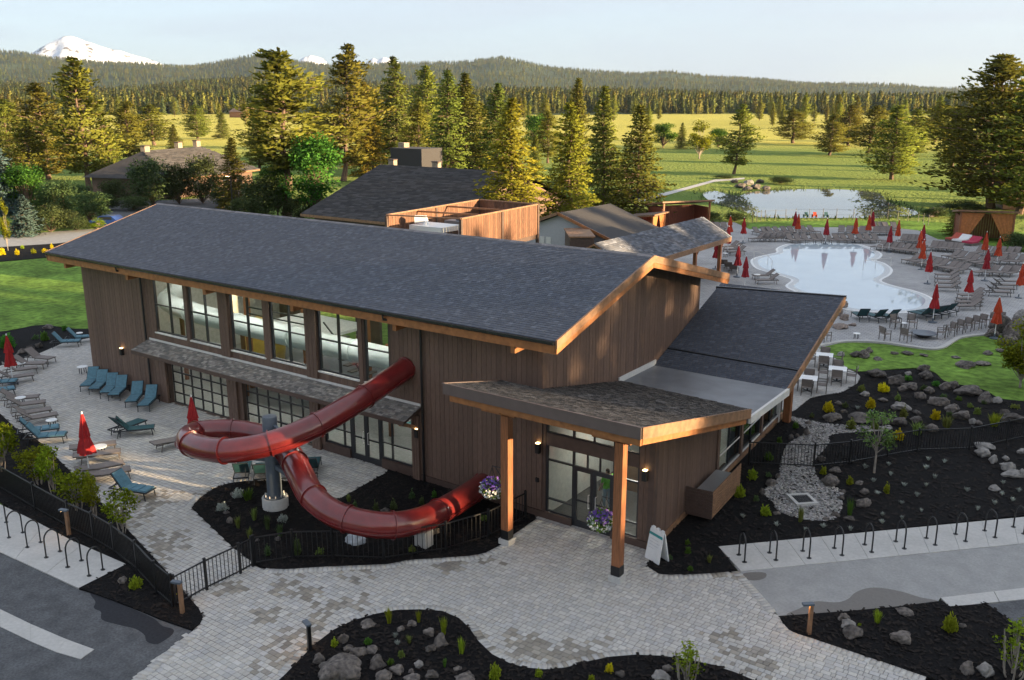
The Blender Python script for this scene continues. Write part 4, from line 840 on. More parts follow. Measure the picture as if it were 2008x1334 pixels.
# ================================================================== WATER SLIDE
def build_slide():
    t = thing('water_slide', 'glossy dark red enclosed tube slide looping round a grey post', 'water slide', (20.6, -5.05, 0))
    O = np.array([20.6, -5.05, 0])
    px = [(797, 722, 4.57), (745, 758, 4.15), (685, 797, 3.78), (622, 833, 3.45), (560, 860, 3.18), (500, 877, 2.98), (440, 884, 2.82), (392, 877, 2.7), (369, 863, 2.63), (384, 850, 2.57), (430, 845, 2.5), (482, 848, 2.43), (532, 861, 2.33), (566, 888, 2.2), (590, 930, 1.97), (615, 975, 1.72), (655, 1007, 1.5), (710, 1025, 1.32), (770, 1030, 1.15), (830, 1018, 1.0), (890, 988, 0.86), (947, 957, 0.72)]
    P = [np.array(G(u, v, z)) for u, v, z in px]; P[0] = np.array([22.75, 0.05, 4.55]); P[-1] = np.array([26.5, 0.05, 0.62])
    S = []
    for i in range(len(P)-1):
        a, b, c, d = P[max(i-1, 0)], P[i], P[i+1], P[min(i+2, len(P)-1)]
        for k in range(6):
            q = k/6; S.append(0.5*((2*b)+(-a+c)*q+(2*a-5*b+4*c-d)*q*q+(-a+3*b-3*c+d)*q**3)-O)
    S.append(P[-1]-O); n = len(S); r = 0.44; segs = 14; step = n//segs
    cuts = [round(i*(n-1)/segs) for i in range(segs+1)]
    for a, b in zip(cuts, cuts[1:]):
        m = MB(); m.tube([tuple(p) for p in S[a:b+1]], r, 24, caps=False); sec = m.build('tube_section', slide_m, t, smooth=True)
        # lengthwise joint flange along both sides
        for sd in (1, -1):
            f = MB(); pts = []
            for i in range(a, b+1):
                tan = S[min(i+1, n-1)]-S[max(i-1, 0)]; nn = np.cross(tan, [0, 0, 1]); nn /= np.linalg.norm(nn); pts.append(tuple(S[i]+nn*sd*(r+0.02)-np.array([0, 0, 0.1])))
            for p, q in zip(pts, pts[1:]): f.bar(p, q, 0.05, 0.02)
            f.build('side_flange', slide_m, sec)
    for c in cuts:
        tan = S[min(c+1, n-1)]-S[max(c-1, 0)]; tan /= np.linalg.norm(tan); m = MB(); m.tube([tuple(S[c]-tan*0.025), tuple(S[c]+tan*0.025)], r+0.05, 24); m.build('joint_flange', slide_m, t, smooth=True)
    # post, footing, arms
    MB().lathe([(0.27, 0.1), (0.27, 3.55), (0.25, 3.6), (0.0, 3.62)], 20).build('support_post', steel_m, t, smooth=True)
    MB().lathe([(0.48, -0.05), (0.48, 0.42), (0.46, 0.45), (0.0, 0.45)], 24).build('post_footing', concrete, t, smooth=True)
    m = MB(); m.lathe([(0.40, 0.45), (0.40, 0.5), (0.0, 0.5)], 20); m.build('base_plate', steel_m, t)
    for k in range(10):
        a = k*0.628; MB().cyl((0.35*math.cos(a), 0.35*math.sin(a)), 0.02, 0.5, 0.58, 6).build('anchor_bolt', flash_m, t)
    def arm(idx, z):
        p = S[idx]; m = MB(); m.bar((0, 0, z), (float(p[0]), float(p[1]), float(p[2])-r*0.8), 0.12, 0.16); m.build('support_arm', steel_m, t)
    arm(22, 3.3); arm(46, 1.9); arm(84, 1.7); arm(64, 2.0); arm(78, 1.9)
    for x, y, h in ((float(S[114][0]), float(S[114][1]), 0.3),): MB().box(x-0.25, x+0.25, y-0.2, y+0.2, 0, float(S[114][2])-r+0.05).build('saddle', concrete, t)
build_slide()
def indoor_tube():
    t = thing('indoor_slide', 'white tube slide running behind the upper windows', 'water slide', (6, 2, 0))
    pts = [(-4.5+0.0, 2.6, 4.3), (-3.0, 0.9, 4.25), (0, 0.2, 4.2), (4, 0.0, 4.15), (8, 0.0, 4.1), (12, 0.0, 4.05), (15.3, -0.5, 4.2), (16.7, -1.75, 4.5)]
    L3 = []
    for i in range(len(pts)-1):
        a, b, c, d = [np.array(pts[min(max(j, 0), len(pts)-1)]) for j in (i-1, i, i+1, i+2)]
        for k in range(5): q = k/5; L3.append(tuple(0.5*((2*b)+(-a+c)*q+(2*a-5*b+4*c-d)*q*q+(-a+3*b-3*c+d)*q**3)))
    MB().tube(L3, 0.5, 18).build('tube', tube_w, t, smooth=True)
    for i in range(0, len(L3), 5):
        p, q = np.array(L3[i]), np.array(L3[min(i+1, len(L3)-1)]); d = (q-p); d = d/(np.linalg.norm(d)+1e-6); MB().tube([tuple(p-d*0.03), tuple(p+d*0.03)], 0.55, 18).build('joint_flange', tube_w, t)
    for x in (-2, 3, 8, 13): MB().cyl((x, 1.0), 0.12, 0, 4.3, 10).build('support_post', cedar_v, t)
    tw = thing('slide_tower', 'timber slide platform with dark railings inside the hall', 'platform', (10.5, 6, 0))
    MB().box(-2.5, 2.5, -2, 2, 3.2, 3.35).build('platform_deck', mat('platform_pale', (0.55, 0.56, 0.55), 0.6), tw)
    for x in (-2.4, 2.4):
        for y in (-1.9, 1.9): MB().box(x-0.12, x+0.12, y-0.12, y+0.12, 0, 5.4).build('tower_post', cedar_v, tw)
    for y in (-1.95, 1.95):
        for z in (3.7, 4.05, 4.4): MB().bar((-2.4, y, z), (2.4, y, z), 0.06).build('guard_rail', bronze, tw)
    for k in range(12): MB().box(2.5+k*0.3, 2.85+k*0.3, -1.2, 0.2, 3.1-k*0.26, 3.16-k*0.26).build('stair_tread', frame_t, tw)
    MB().bar((2.5, -1.2, 4.1), (6.1, -1.2, 1.0), 0.06).build('stair_rail', bronze, tw)
    for i, (x, y, h, s) in enumerate(((4.5, 8, 2.6, 1.2), (25, 9.5, 1.9, 1.6))):
        pl = thing('play_structure', ('yellow rounded play feature inside the hall behind the left windows', 'yellow rounded play feature inside the hall near the double doors')[i], 'play feature', (x, y, 0.01))
        MB().lathe([(s*0.9, 0), (s, h*0.4), (s*0.8, h*0.75), (s*0.4, h)], 16).build('body', mat('yellow_fibreglass', (0.5, 0.33, 0.05), 0.4), pl, smooth=True)
indoor_tube()
# ================================================================== FENCES, RACKS, LAMPS
def fence(name, label, px, height=1.08, posts=None, pitch=0.11, single=True, group=None):
    P = [np.array(G(u, v)) for u, v in px]; O = P[0].copy(); t = thing(name, label, 'fence', tuple(O), 0, group); P = [p-O for p in P]; cnt = 0
    far = MB()
    for i, (a, b) in enumerate(zip(P, P[1:])):
        d = b-a; ln = np.linalg.norm(d); dn = d/ln
        for z in (0.12, height-0.04): MB().bar((a[0], a[1], z), (b[0], b[1], z), 0.035, 0.04).build('rail', black_metal, t)
        n = int(ln/pitch)
        for k in range(1, n):
            p = a+d*k/n
            if single and cnt < 300: o = obj('picket', picket_me(height), black_metal, t, (float(p[0]), float(p[1]), 0)); o.rotation_euler = (0, 0, math.atan2(d[1], d[0])); cnt += 1
            else: far.box(p[0]-0.009, p[0]+0.009, p[1]-0.009, p[1]+0.009, 0.06, height)
    for p in P: MB().box(p[0]-0.035, p[0]+0.035, p[1]-0.035, p[1]+0.035, 0, height+0.06).build('post', black_metal, t)
    if far.v: tag(far.build('picket_run', black_metal, t), kind='stuff')
    return t
PK = {}
def picket_me(h):
    if h not in PK: PK[h] = MB().box(-0.009, 0.009, -0.009, 0.009, 0.06, h-0.02).mesh('picket'); PK[h].materials.append(black_metal)
    return PK[h]
fence('patio_fence', 'black metal picket fence curving along the hedge bed beside the bike racks', [(-40, 935), (0, 960), (70, 1001), (137, 1039), (185, 1062), (225, 1086), (270, 1122), (308, 1165), (340, 1192)], 1.08, pitch=0.10)
fence('patio_gate', 'black metal picket gate closing the pool patio from the plaza', [(345, 1192), (406, 1158), (472, 1126), (496, 1112)], 1.05, pitch=0.13)
fence('slide_bed_fence', 'black picket fence crossing the planting bed under the slide', [(500, 1110), (575, 1098), (653, 1096), (753, 1100), (875, 1081), (958, 1056), (1030, 1018)], 1.05, pitch=0.16)
fence('garden_fence', 'black picket fence crossing the gravel stream and rock garden', [(1468, 912), (1595, 918), (1665, 911), (1740, 897), (1798, 887), (1900, 883), (1973, 868), (2060, 850)], 1.05, pitch=0.13)
def rack_proto():
    t = thing('bike_rack', 'x', 'bike rack'); w = 0.3; pts = [(-w, 0, 0.0), (-w, 0, 0.6)]
    for k in range(1, 10): a = math.pi-k*math.pi/10; pts.append((w*math.cos(a), 0, 0.6+w*math.sin(a)))
    pts += [(w, 0, 0.6), (w, 0, 0.0)]; MB().tube(pts, 0.028, 8).build('hoop', black_metal, t, smooth=True)
    for s in (-w, w): MB().lathe([(0.085, 0), (0.085, 0.012), (0.0, 0.014)], 10, (s, 0, 0)).build('base_plate', black_metal, t)
    return t
rp = rack_proto()
lr = [((-15, 1036), (12.5, 1026)), ((18, 1056), (45, 1046)), ((54, 1075), (80, 1065)), ((91, 1095), (118, 1083)), ((133, 1114), (160, 1101)), ((175, 1131), (202, 1119))]
rr = [((a+1380*3.197)/3.197, 1000+b/3.197, (c+1380*3.197)/3.197, 1000+d/3.197) for a, b, c, d in ((220, 287, 255, 333), (412, 274, 452, 320), (620, 263, 660, 308), (818, 245, 866, 290), (1008, 223, 1052, 270), (1203, 203, 1256, 248), (1395, 182, 1450, 225), (1578, 157, 1640, 202), (1760, 135, 1825, 178), (1940, 112, 2005, 155))]
def put_rack(a, b, label, group, sc=1.0):
    A, B = np.array(G(*a)), np.array(G(*b)); c = (A+B)/2; t = copy_tree(rp); t.location = (c[0], c[1], 0.03); t.rotation_euler = (0, 0, math.atan2(B[1]-A[1], B[0]-A[0])); w = np.linalg.norm(B-A); t.scale = (max(0.75, min(1.1, w/0.6)), 1, 1); tag(t, label, 'bike rack', group)
for i, (a, b) in enumerate(lr): put_rack(a, b, f'black hoop bike rack, {ORD[len(lr)-1-i]} from the gate end of the left-hand pad', 'bike racks on the left pad')
for i, q in enumerate(rr): put_rack(q[:2], q[2:], f'black hoop bike rack, {ORD[i]} from the entrance sign on the right pad', 'bike racks on the right pad')
kill(rp)
glow = mat('path_lamp_lens', (1, 0.8, 0.5), 0.4, emit=(1.0, 0.55, 0.2, 9.0))
def bollard(base, h, rz, label, wood=False):
    t = thing('path_light', label, 'path light', G(*base), rz, 'path lights')
    MB().box(-0.05, 0.05, -0.05, 0.05, 0, h).build('post', cedar_w if wood else black_metal, t)
    hd = MB(); hd.box(-0.06, 0.26, -0.07, 0.07, h, h+0.06); hd.build('lamp_head', steel_m, t)
    MB().box(0.08, 0.24, -0.05, 0.05, h-0.012, h-0.001).build('lamp_lens', glow, t)
bollard((136, 1052), 0.95, R(200), 'slim path light standing at the edge of the left bike pad', True)
bollard((358, 1204), 1.0, R(200), 'slim path light at the tip of the hedge bed by the gate', True)
bollard((608, 1278), 0.8, R(160), 'dark path light at the left edge of the foreground rock bed')
bollard((1586, 1245), 0.95, R(220), 'brown path light at the point of the right-hand roadside bed', True)
# A-frame sign
def sign():
    p = np.array(G(1288, 1098)); t = thing('sandwich_board', 'white sandwich board sign with a teal stripe beside the entrance', 'sign', tuple(p), R(-22))
    for s in (1, -1):
        b = MB(); lean = 0.22*s
        b.hexa([(-0.34, -lean-0.02, 0), (0.34, -lean-0.02, 0), (0.34, -lean+0.02, 0), (-0.34, -lean+0.02, 0)], [(-0.31, -0.03*s-0.02, 1.05), (0.31, -0.03*s-0.02, 1.05), (0.31, -0.03*s+0.02, 1.05), (-0.31, -0.03*s+0.02, 1.05)])
        pn = b.build('panel', white_m, t)
        for x in (-0.22, 0, 0.22): MB().box(x-0.06, x+0.06, -0.03*s-0.018, -0.03*s+0.018, 1.05, 1.13).build('top_grip', white_m, pn)
    def on(z): return -0.22+(0.22-0.03)*z/1.05-0.024
    teal = mat('teal_print', (0.03, 0.28, 0.28), 0.5); grey = mat('grey_print', (0.45, 0.45, 0.46), 0.6)
    q = MB(); q.quad((-0.32, on(0.86), 0.86), (0.32, on(0.86), 0.86), (0.315, on(0.95), 0.95), (-0.315, on(0.95), 0.95)); q.build('printed_band', teal, t)
    for k in range(4):
        z = 0.74-k*0.1; w = (0.2, 0.24, 0.22, 0.12)[k]; MB().quad((-0.25, on(z), z), (-0.25+2*w, on(z), z), (-0.25+2*w, on(z+0.012), z+0.012), (-0.25, on(z+0.012), z+0.012)).build('printed_line', grey, t)
sign()
# ================================================================== VEGETATION
def cards(C, ax, L_, W_, col, out=None):          # diamond leaves: centre, axis, length, width, colour arrays
    n = len(C); r = rng.normal(size=(n, 3)); sd = np.cross(ax, r); sd /= (np.linalg.norm(sd, axis=1, keepdims=True)+1e-9)
    if out is not None:
        fl = (np.cross(ax, sd)*out).sum(1) > 0; sd[fl] *= -1
    L_, W_ = np.asarray(L_)[:, None], np.asarray(W_)[:, None]
    V = np.stack([C-ax*L_*0.5, C+sd*W_*0.5, C+ax*L_*0.5, C-sd*W_*0.5], 1).reshape(-1, 3)
    F = np.arange(4*n).reshape(n, 4); return V, F, col
def soft(C, ctr, n_, k=0.75):                       # crown normals: mostly outwards, a little random
    o = unit(C-ctr); return np.repeat(unit(o*k+n_*(1-k)), 4, axis=0), o
def unit(a): return a/(np.linalg.norm(a, axis=-1, keepdims=True)+1e-9)
def conifer(seed, h=20.0, r=4.0, base=0.15, kind='pine', tufts=6, per=3, size=0.55, branches=True):
    g = np.random.default_rng(seed); T = MB(); n = 10; pts = []; rad = []
    lean = g.normal(0, 0.012, 2)
    for i in range(n):
        z = h*i/(n-1); pts.append((lean[0]*z+0.12*math.sin(i*1.3+seed), lean[1]*z+0.12*math.cos(i*1.7+seed), z)); rad.append(max(0.03, h*0.0125*(1-0.93*i/(n-1))*(1.25 if i == 0 else 1)))
    T.tube(pts, rad, 7); Ct = []; Ax = []; Ln = []; Co = []
    z = base*h; nb = 0
    while z < h*0.985:
        t = (z/h-base)/(1-base)
        if kind == 'spruce': Lr = r*(1-t)**0.85*(0.92+0.16*g.random())+0.15; k = 7; dz = h*0.021; tilt = -0.18-0.25*(1-t)+0.55*t
        else:
            Lr = r*(min(1, 0.45+1.6*t) if t < 0.35 else 1.0)*(max(0.02, 1-t)**0.85)*(0.62+0.6*g.random())+0.2; k = 7; dz = h*0.025; tilt = 0.05+0.35*t
        cx, cy = np.interp(z, [p[2] for p in pts], [p[0] for p in pts]), np.interp(z, [p[2] for p in pts], [p[1] for p in pts]); a0 = g.random()*6.28
        for b in range(k):
            if g.random() < (0.12 if kind == 'spruce' else 0.16): continue
            a = a0+b*6.28/k+g.normal(0, 0.25); q_ = mnoise.noise(Vector((math.cos(a)*1.3+seed*3.1, math.sin(a)*1.3, z*0.28))); L_ = Lr*(0.7+0.5*g.random())*((0.95+0.75*q_) if kind == 'pine' else (0.97+0.4*q_)); tl = tilt+g.normal(0, 0.12)
            if kind == 'pine' and q_ < -0.38: continue
            d = np.array([math.cos(a)*math.cos(tl), math.sin(a)*math.cos(tl), math.sin(tl)]); o = np.array([cx, cy, z])
            end = o+d*L_+np.array([0, 0, 0.12*L_ if kind == 'pine' else 0.10*L_]); nb += 1
            if branches and L_ > 0.9: T.bar(tuple(o), tuple(o+(end-o)*0.85), 0.03+0.012*L_)
            m = max(2, int(tufts*(L_/r)+1.5)); fr = np.linspace(0.28 if kind == 'spruce' else 0.42, 1.0, m); shade = 0.86+0.26*g.random()
            for f in fr:
                c = o+(end-o)*f; sp = (0.10+0.22*(L_*(1.15-f) if kind == 'spruce' else L_*0.55))
                for q in range(per):
                    off = g.normal(0, 1, 3)*np.array([sp, sp, sp*(0.35 if kind == 'spruce' else 0.55)]); ax = d*0.9+g.normal(0, 0.55, 3)+np.array([0, 0, -0.2 if kind == 'spruce' else 0.35])
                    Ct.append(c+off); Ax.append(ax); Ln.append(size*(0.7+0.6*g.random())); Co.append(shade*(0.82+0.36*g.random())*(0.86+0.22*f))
        z += dz*(0.8+0.4*g.random())
    k = 8
    for q in range(k): Ct.append(np.array([pts[-1][0], pts[-1][1], h*(0.97+0.03*q/k)])); Ax.append(np.array([0, 0, 1.0])+g.normal(0, 0.3, 3)); Ln.append(size); Co.append(1.0)
    Ct, Ax, Ln, Co = np.array(Ct), unit(np.array(Ax)), np.array(Ln), np.array(Co)
    warm = g.random(len(Co))[:, None]; col = Co[:, None]*np.array([[1, 1, 1]])*(1+0.18*(warm-0.5)*np.array([[1, 0.3, -0.6]]))
    ctr = np.c_[np.interp(Ct[:, 2], [p[2] for p in pts], [p[0] for p in pts]), np.interp(Ct[:, 2], [p[2] for p in pts], [p[1] for p in pts]), Ct[:, 2]-0.25*r]
    N_, o_ = soft(Ct, ctr, unit(g.normal(size=Ct.shape)), 0.74)
    V, F, col = cards(Ct, Ax, Ln, Ln*0.45, col, o_)
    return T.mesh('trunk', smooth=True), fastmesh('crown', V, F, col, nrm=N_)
def broadleaf(seed, h=8.0, r=2.6, trunk=0.25, n=2600, size=0.3, lobes=14, stems=1):
    g = np.random.default_rng(seed); T = MB(); cz = h*(trunk+(1-trunk)*0.5); rz = h*(1-trunk)*0.5; Lc = []
    for i in range(lobes):
        a = g.random()*6.28; e = g.uniform(-0.75, 0.95); q = math.sqrt(max(0, 1-e*e))*g.uniform(0.35, 0.75); Lc.append((r*q*math.cos(a), r*q*math.sin(a), cz+rz*e*0.78, g.uniform(0.3, 0.5)*r))
    for s in range(stems):
        a = 6.28*s/stems; b = (0.12*math.cos(a)*(stems > 1), 0.12*math.sin(a)*(stems > 1), 0); T.tube([b, (b[0]*1.5, b[1]*1.5, h*trunk), (b[0]*2.2, b[1]*2.2, h*0.7)], [h*0.014/stems**0.5+0.01, h*0.011/stems**0.5+0.01, 0.012], 6)
    for l in Lc:
        z0 = h*trunk*random.uniform(0.7, 1.4); T.tube([(0, 0, z0), (l[0]*0.5, l[1]*0.5, (z0+l[2])/2), l[:3]], [h*0.006+0.006, h*0.004+0.005, 0.005], 5)
    k = g.integers(0, lobes, n); P = np.array([Lc[i][:3] for i in k]); Rr = np.array([Lc[i][3] for i in k]); d = unit(g.normal(size=(n, 3))); rad = g.random(n)**0.45
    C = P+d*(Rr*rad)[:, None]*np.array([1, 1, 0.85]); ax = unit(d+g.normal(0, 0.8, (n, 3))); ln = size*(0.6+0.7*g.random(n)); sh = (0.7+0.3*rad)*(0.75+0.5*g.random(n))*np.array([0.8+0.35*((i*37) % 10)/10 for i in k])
    col = sh[:, None]*np.ones((1, 3))*(1+0.2*(g.random((n, 1))-0.5)*np.array([[1, 0.2, -1]])); N_, o_ = soft(C, np.array([[0, 0, cz]]), unit(g.normal(size=C.shape)), 0.5); V, F, col = cards(C, ax, ln, ln*0.55, col, o_)
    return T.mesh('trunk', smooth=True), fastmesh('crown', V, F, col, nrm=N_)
def shrubmesh(seed, n=420, r=0.5, h=0.7, size=0.12, flat=False):
    g = np.random.default_rng(seed); d = unit(g.normal(size=(n, 3))); d[:, 2] = np.abs(d[:, 2]); rad = g.random(n)**0.4; lump = 0.75+0.25*np.sin(d[:, 0]*5+seed)*np.cos(d[:, 1]*6)
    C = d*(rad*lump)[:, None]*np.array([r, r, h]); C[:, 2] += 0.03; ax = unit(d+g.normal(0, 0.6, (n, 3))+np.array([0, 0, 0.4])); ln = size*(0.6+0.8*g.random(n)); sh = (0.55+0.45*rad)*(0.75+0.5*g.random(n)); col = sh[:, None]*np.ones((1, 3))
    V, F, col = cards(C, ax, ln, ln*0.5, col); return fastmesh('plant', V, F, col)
def tuftmesh(seed, n=70, r=0.12, h=0.6, spread=0.35, w=0.025):
    g = np.random.default_rng(seed); V = []; F = []; C = []
    for i in range(n):
        a = g.random()*6.28; b = g.random()*r; p = np.array([math.cos(a)*b, math.sin(a)*b, 0]); o = np.array([math.cos(a), math.sin(a), 0])*spread*g.random(); hh = h*(0.6+0.5*g.random()); s = np.array([-math.sin(a), math.cos(a), 0])*w
        m = p+o*0.4+np.array([0, 0, hh*0.6]); e = p+o+np.array([0, 0, hh]); k = len(V); V += [p-s, p+s, m+s*0.8, m-s*0.8, e, e]; F += [(k, k+1, k+2, k+3), (k+3, k+2, k+4, k+5)]; c = 0.6+0.6*g.random(); C += [(c, c, c)]*2
    return fastmesh('plant', V, F, C)
# prototypes (unit tree height 20 m)
PINES = [conifer(11+i, 20, 4.2, (0.12, 0.06, 0.14, 0.08)[i], 'pine', 10, 6, 0.5) for i in range(4)]
TALLP = conifer(31, 20, 3.6, 0.30, 'pine', 10, 7, 0.46)
SPRU = [conifer(41+i, 20, 4.4, 0.05, 'spruce', 11, 5, 0.45) for i in range(3)]
BIGP = conifer(51, 20, 6.0, 0.08, 'pine', 13, 8, 0.48)
DECI = [broadleaf(61+i, 10, 3.2, 0.06, 6000, 0.34, 30) for i in range(2)]
DIMS = {}
def dims(cr):
    if cr.name not in DIMS:
        a = np.zeros(len(cr.vertices)*3, np.float32); cr.vertices.foreach_get('co', a); a = a.reshape(-1, 3); DIMS[cr.name] = (float(np.percentile(np.hypot(a[:, 0], a[:, 1]), 95)), float(a[:, 2].max()))
    return DIMS[cr.name]
def tree(kind, base, top, halfw, label, m=None, group=None, cat='tree', name=None, z=0.0):
    # base and top: photograph pixels of the foot and the tip; halfw: half width of the crown in pixels
    p = np.array(G(*base)); s = pxm(p); hgt = 0; 
    d = ray(*top); hd = math.hypot(p[0]-CAM[0], p[1]-CAM[1]); hgt = CAM[2]+d[2]*hd/math.hypot(d[0], d[1]); w = halfw/s
    tr, cr = kind; nr, zt = dims(cr)
    t = thing(name or 'pine_tree', label, cat, (float(p[0]), float(p[1]), z), random.uniform(0, 6.28), group, (w/nr, w/nr, hgt/zt))
    obj('trunk', tr, None, t); obj('crown', cr, None, t)
    tr.materials.clear() if False else None
    if not tr.materials: tr.materials.append(bark)
    if not cr.materials: cr.materials.append(m or needle)
    return t
for k in PINES+[TALLP, BIGP]: k[0].materials.append(bark); k[1].materials.append(needle)
for k in SPRU: k[0].materials.append(bark); k[1].materials.append(needle_s)
for k in DECI: k[0].materials.append(bark); k[1].materials.append(leaf_g)
BLUES = conifer(71, 20, 6.0, 0.02, 'spruce', 9, 3, 0.9); BLUES[0].materials.append(bark); BLUES[1].materials.append(needle_b)
LIME = broadleaf(81, 10, 2.6, 0.1, 3600, 0.34, 24); LIME[0].materials.append(bark_p); LIME[1].materials.append(leaf_y)
DARKB = broadleaf(91, 6, 3.4, 0.0, 5200, 0.3, 32); DARKB[0].materials.append(bark); DARKB[1].materials.append(leaf_d)
GOLD_LIT = (SPRU[0][0], SPRU[0][1].copy()); GOLD_LIT[1].materials.clear(); GOLD_LIT[1].materials.append(leafmat('sunlit_gold_needles', (0.25, 0.235, 0.03), 0.4))  # spruce crown copy with warm sunlight put into the needle colour
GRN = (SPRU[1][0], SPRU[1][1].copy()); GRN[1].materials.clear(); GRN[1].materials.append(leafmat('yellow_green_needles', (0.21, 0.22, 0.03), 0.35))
gt = 'tall pines behind the pool house'
for kd, b, t_, w, lb in [
    (PINES[0], (20, 335), (20, 190), 32, 'dark pine at the far left edge of the picture'),
    (PINES[1], (97, 352), (97, 160), 48, 'broad dark pine second from the left edge'),
    (PINES[2], (177, 374), (148, 108), 58, 'tall sunlit pine on the left below the snow mountain'),
    (PINES[3], (253, 318), (253, 197), 38, 'golden lit pine right of the tall left-hand pine'),
    (PINES[0], (302, 285), (302, 203), 32, 'smaller golden pine at the left edge of the bright meadow'),
    (SPRU[0], (345, 300), (345, 243), 14, 'small dark spruce standing behind the left lodge roof'),
    (PINES[1], (388, 272), (388, 205), 24, 'round topped pine alone on the bright left meadow'),
    (SPRU[1], (437, 271), (437, 220), 14, 'small blue-green spruce on the bright left meadow'),
    (TALLP, (567, 425), (570, 92), 68, 'tall ponderosa with bare lower trunk left of centre'),
    (PINES[2], (675, 355), (663, 82), 58, 'tallest pine of the group left of centre'),
    (GOLD_LIT, (722, 345), (726, 158), 32, 'slim golden lit pine tucked right of the tallest pine'),
    (SPRU[0], (780, 320), (780, 108), 40, 'dark pointed pine right of the twin lodge chimneys'),
    (PINES[0], (842, 300), (843, 124), 30, 'narrow pine between two dark pines behind the lodge'),
    (SPRU[1], (880, 345), (886, 132), 45, 'dark pine with a double top, left stem'),
    (SPRU[2], (912, 340), (912, 140), 42, 'dark pine with a double top, right stem'),
    (SPRU[2], (975, 345), (975, 160), 36, 'dark pine behind the brightest golden tree'),
    (GOLD_LIT, (1003, 497), (1000, 188), 62, 'brightest golden lit spruce directly behind the roof enclosure'),
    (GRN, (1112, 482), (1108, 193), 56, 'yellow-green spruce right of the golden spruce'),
    (SPRU[2], (1130, 360), (1130, 150), 26, 'slender pointed pine top behind the yellow-green spruce'),
    (SPRU[0], (1183, 436), (1184, 165), 40, 'thin topped dark spruce above the cabanas'),
    (SPRU[1], (1246, 445), (1242, 200), 56, 'dark spruce at the right end of the central tree group'),
    (PINES[2], (1440, 342), (1450, 202), 32, 'single pine standing behind the pond rocks'),
    (PINES[0], (1555, 281), (1556, 213), 31, 'dark round pine far out on the fairway'),
    (PINES[3], (1626, 305), (1632, 222), 29, 'golden edged pine on the fairway right of the pond'),
    (PINES[1], (1662, 286), (1664, 204), 26, 'pine behind the golden edged fairway pine'),
    (PINES[2], (1701, 300), (1704, 205), 37, 'tall fairway pine with a bare lower trunk'),
    (PINES[3], (1746, 352), (1755, 205), 42, 'nearest fairway pine right of the pond'),
    (PINES[1], (1788, 305), (1790, 212), 34, 'pine overlapping the nearest fairway pine from behind'),
    (PINES[0], (1832, 280), (1832, 200), 22, 'far pine left of the giant right-hand pine'),
    (BIGP, (1938, 408), (1962, 104), 108, 'giant full pine at the right edge above the cabana'),
    (PINES[1], (2000, 420), (2010, 125), 70, 'pine cut by the right edge of the picture')]:
    tree(kd, b, t_, w*1.24, lb, None, gt)
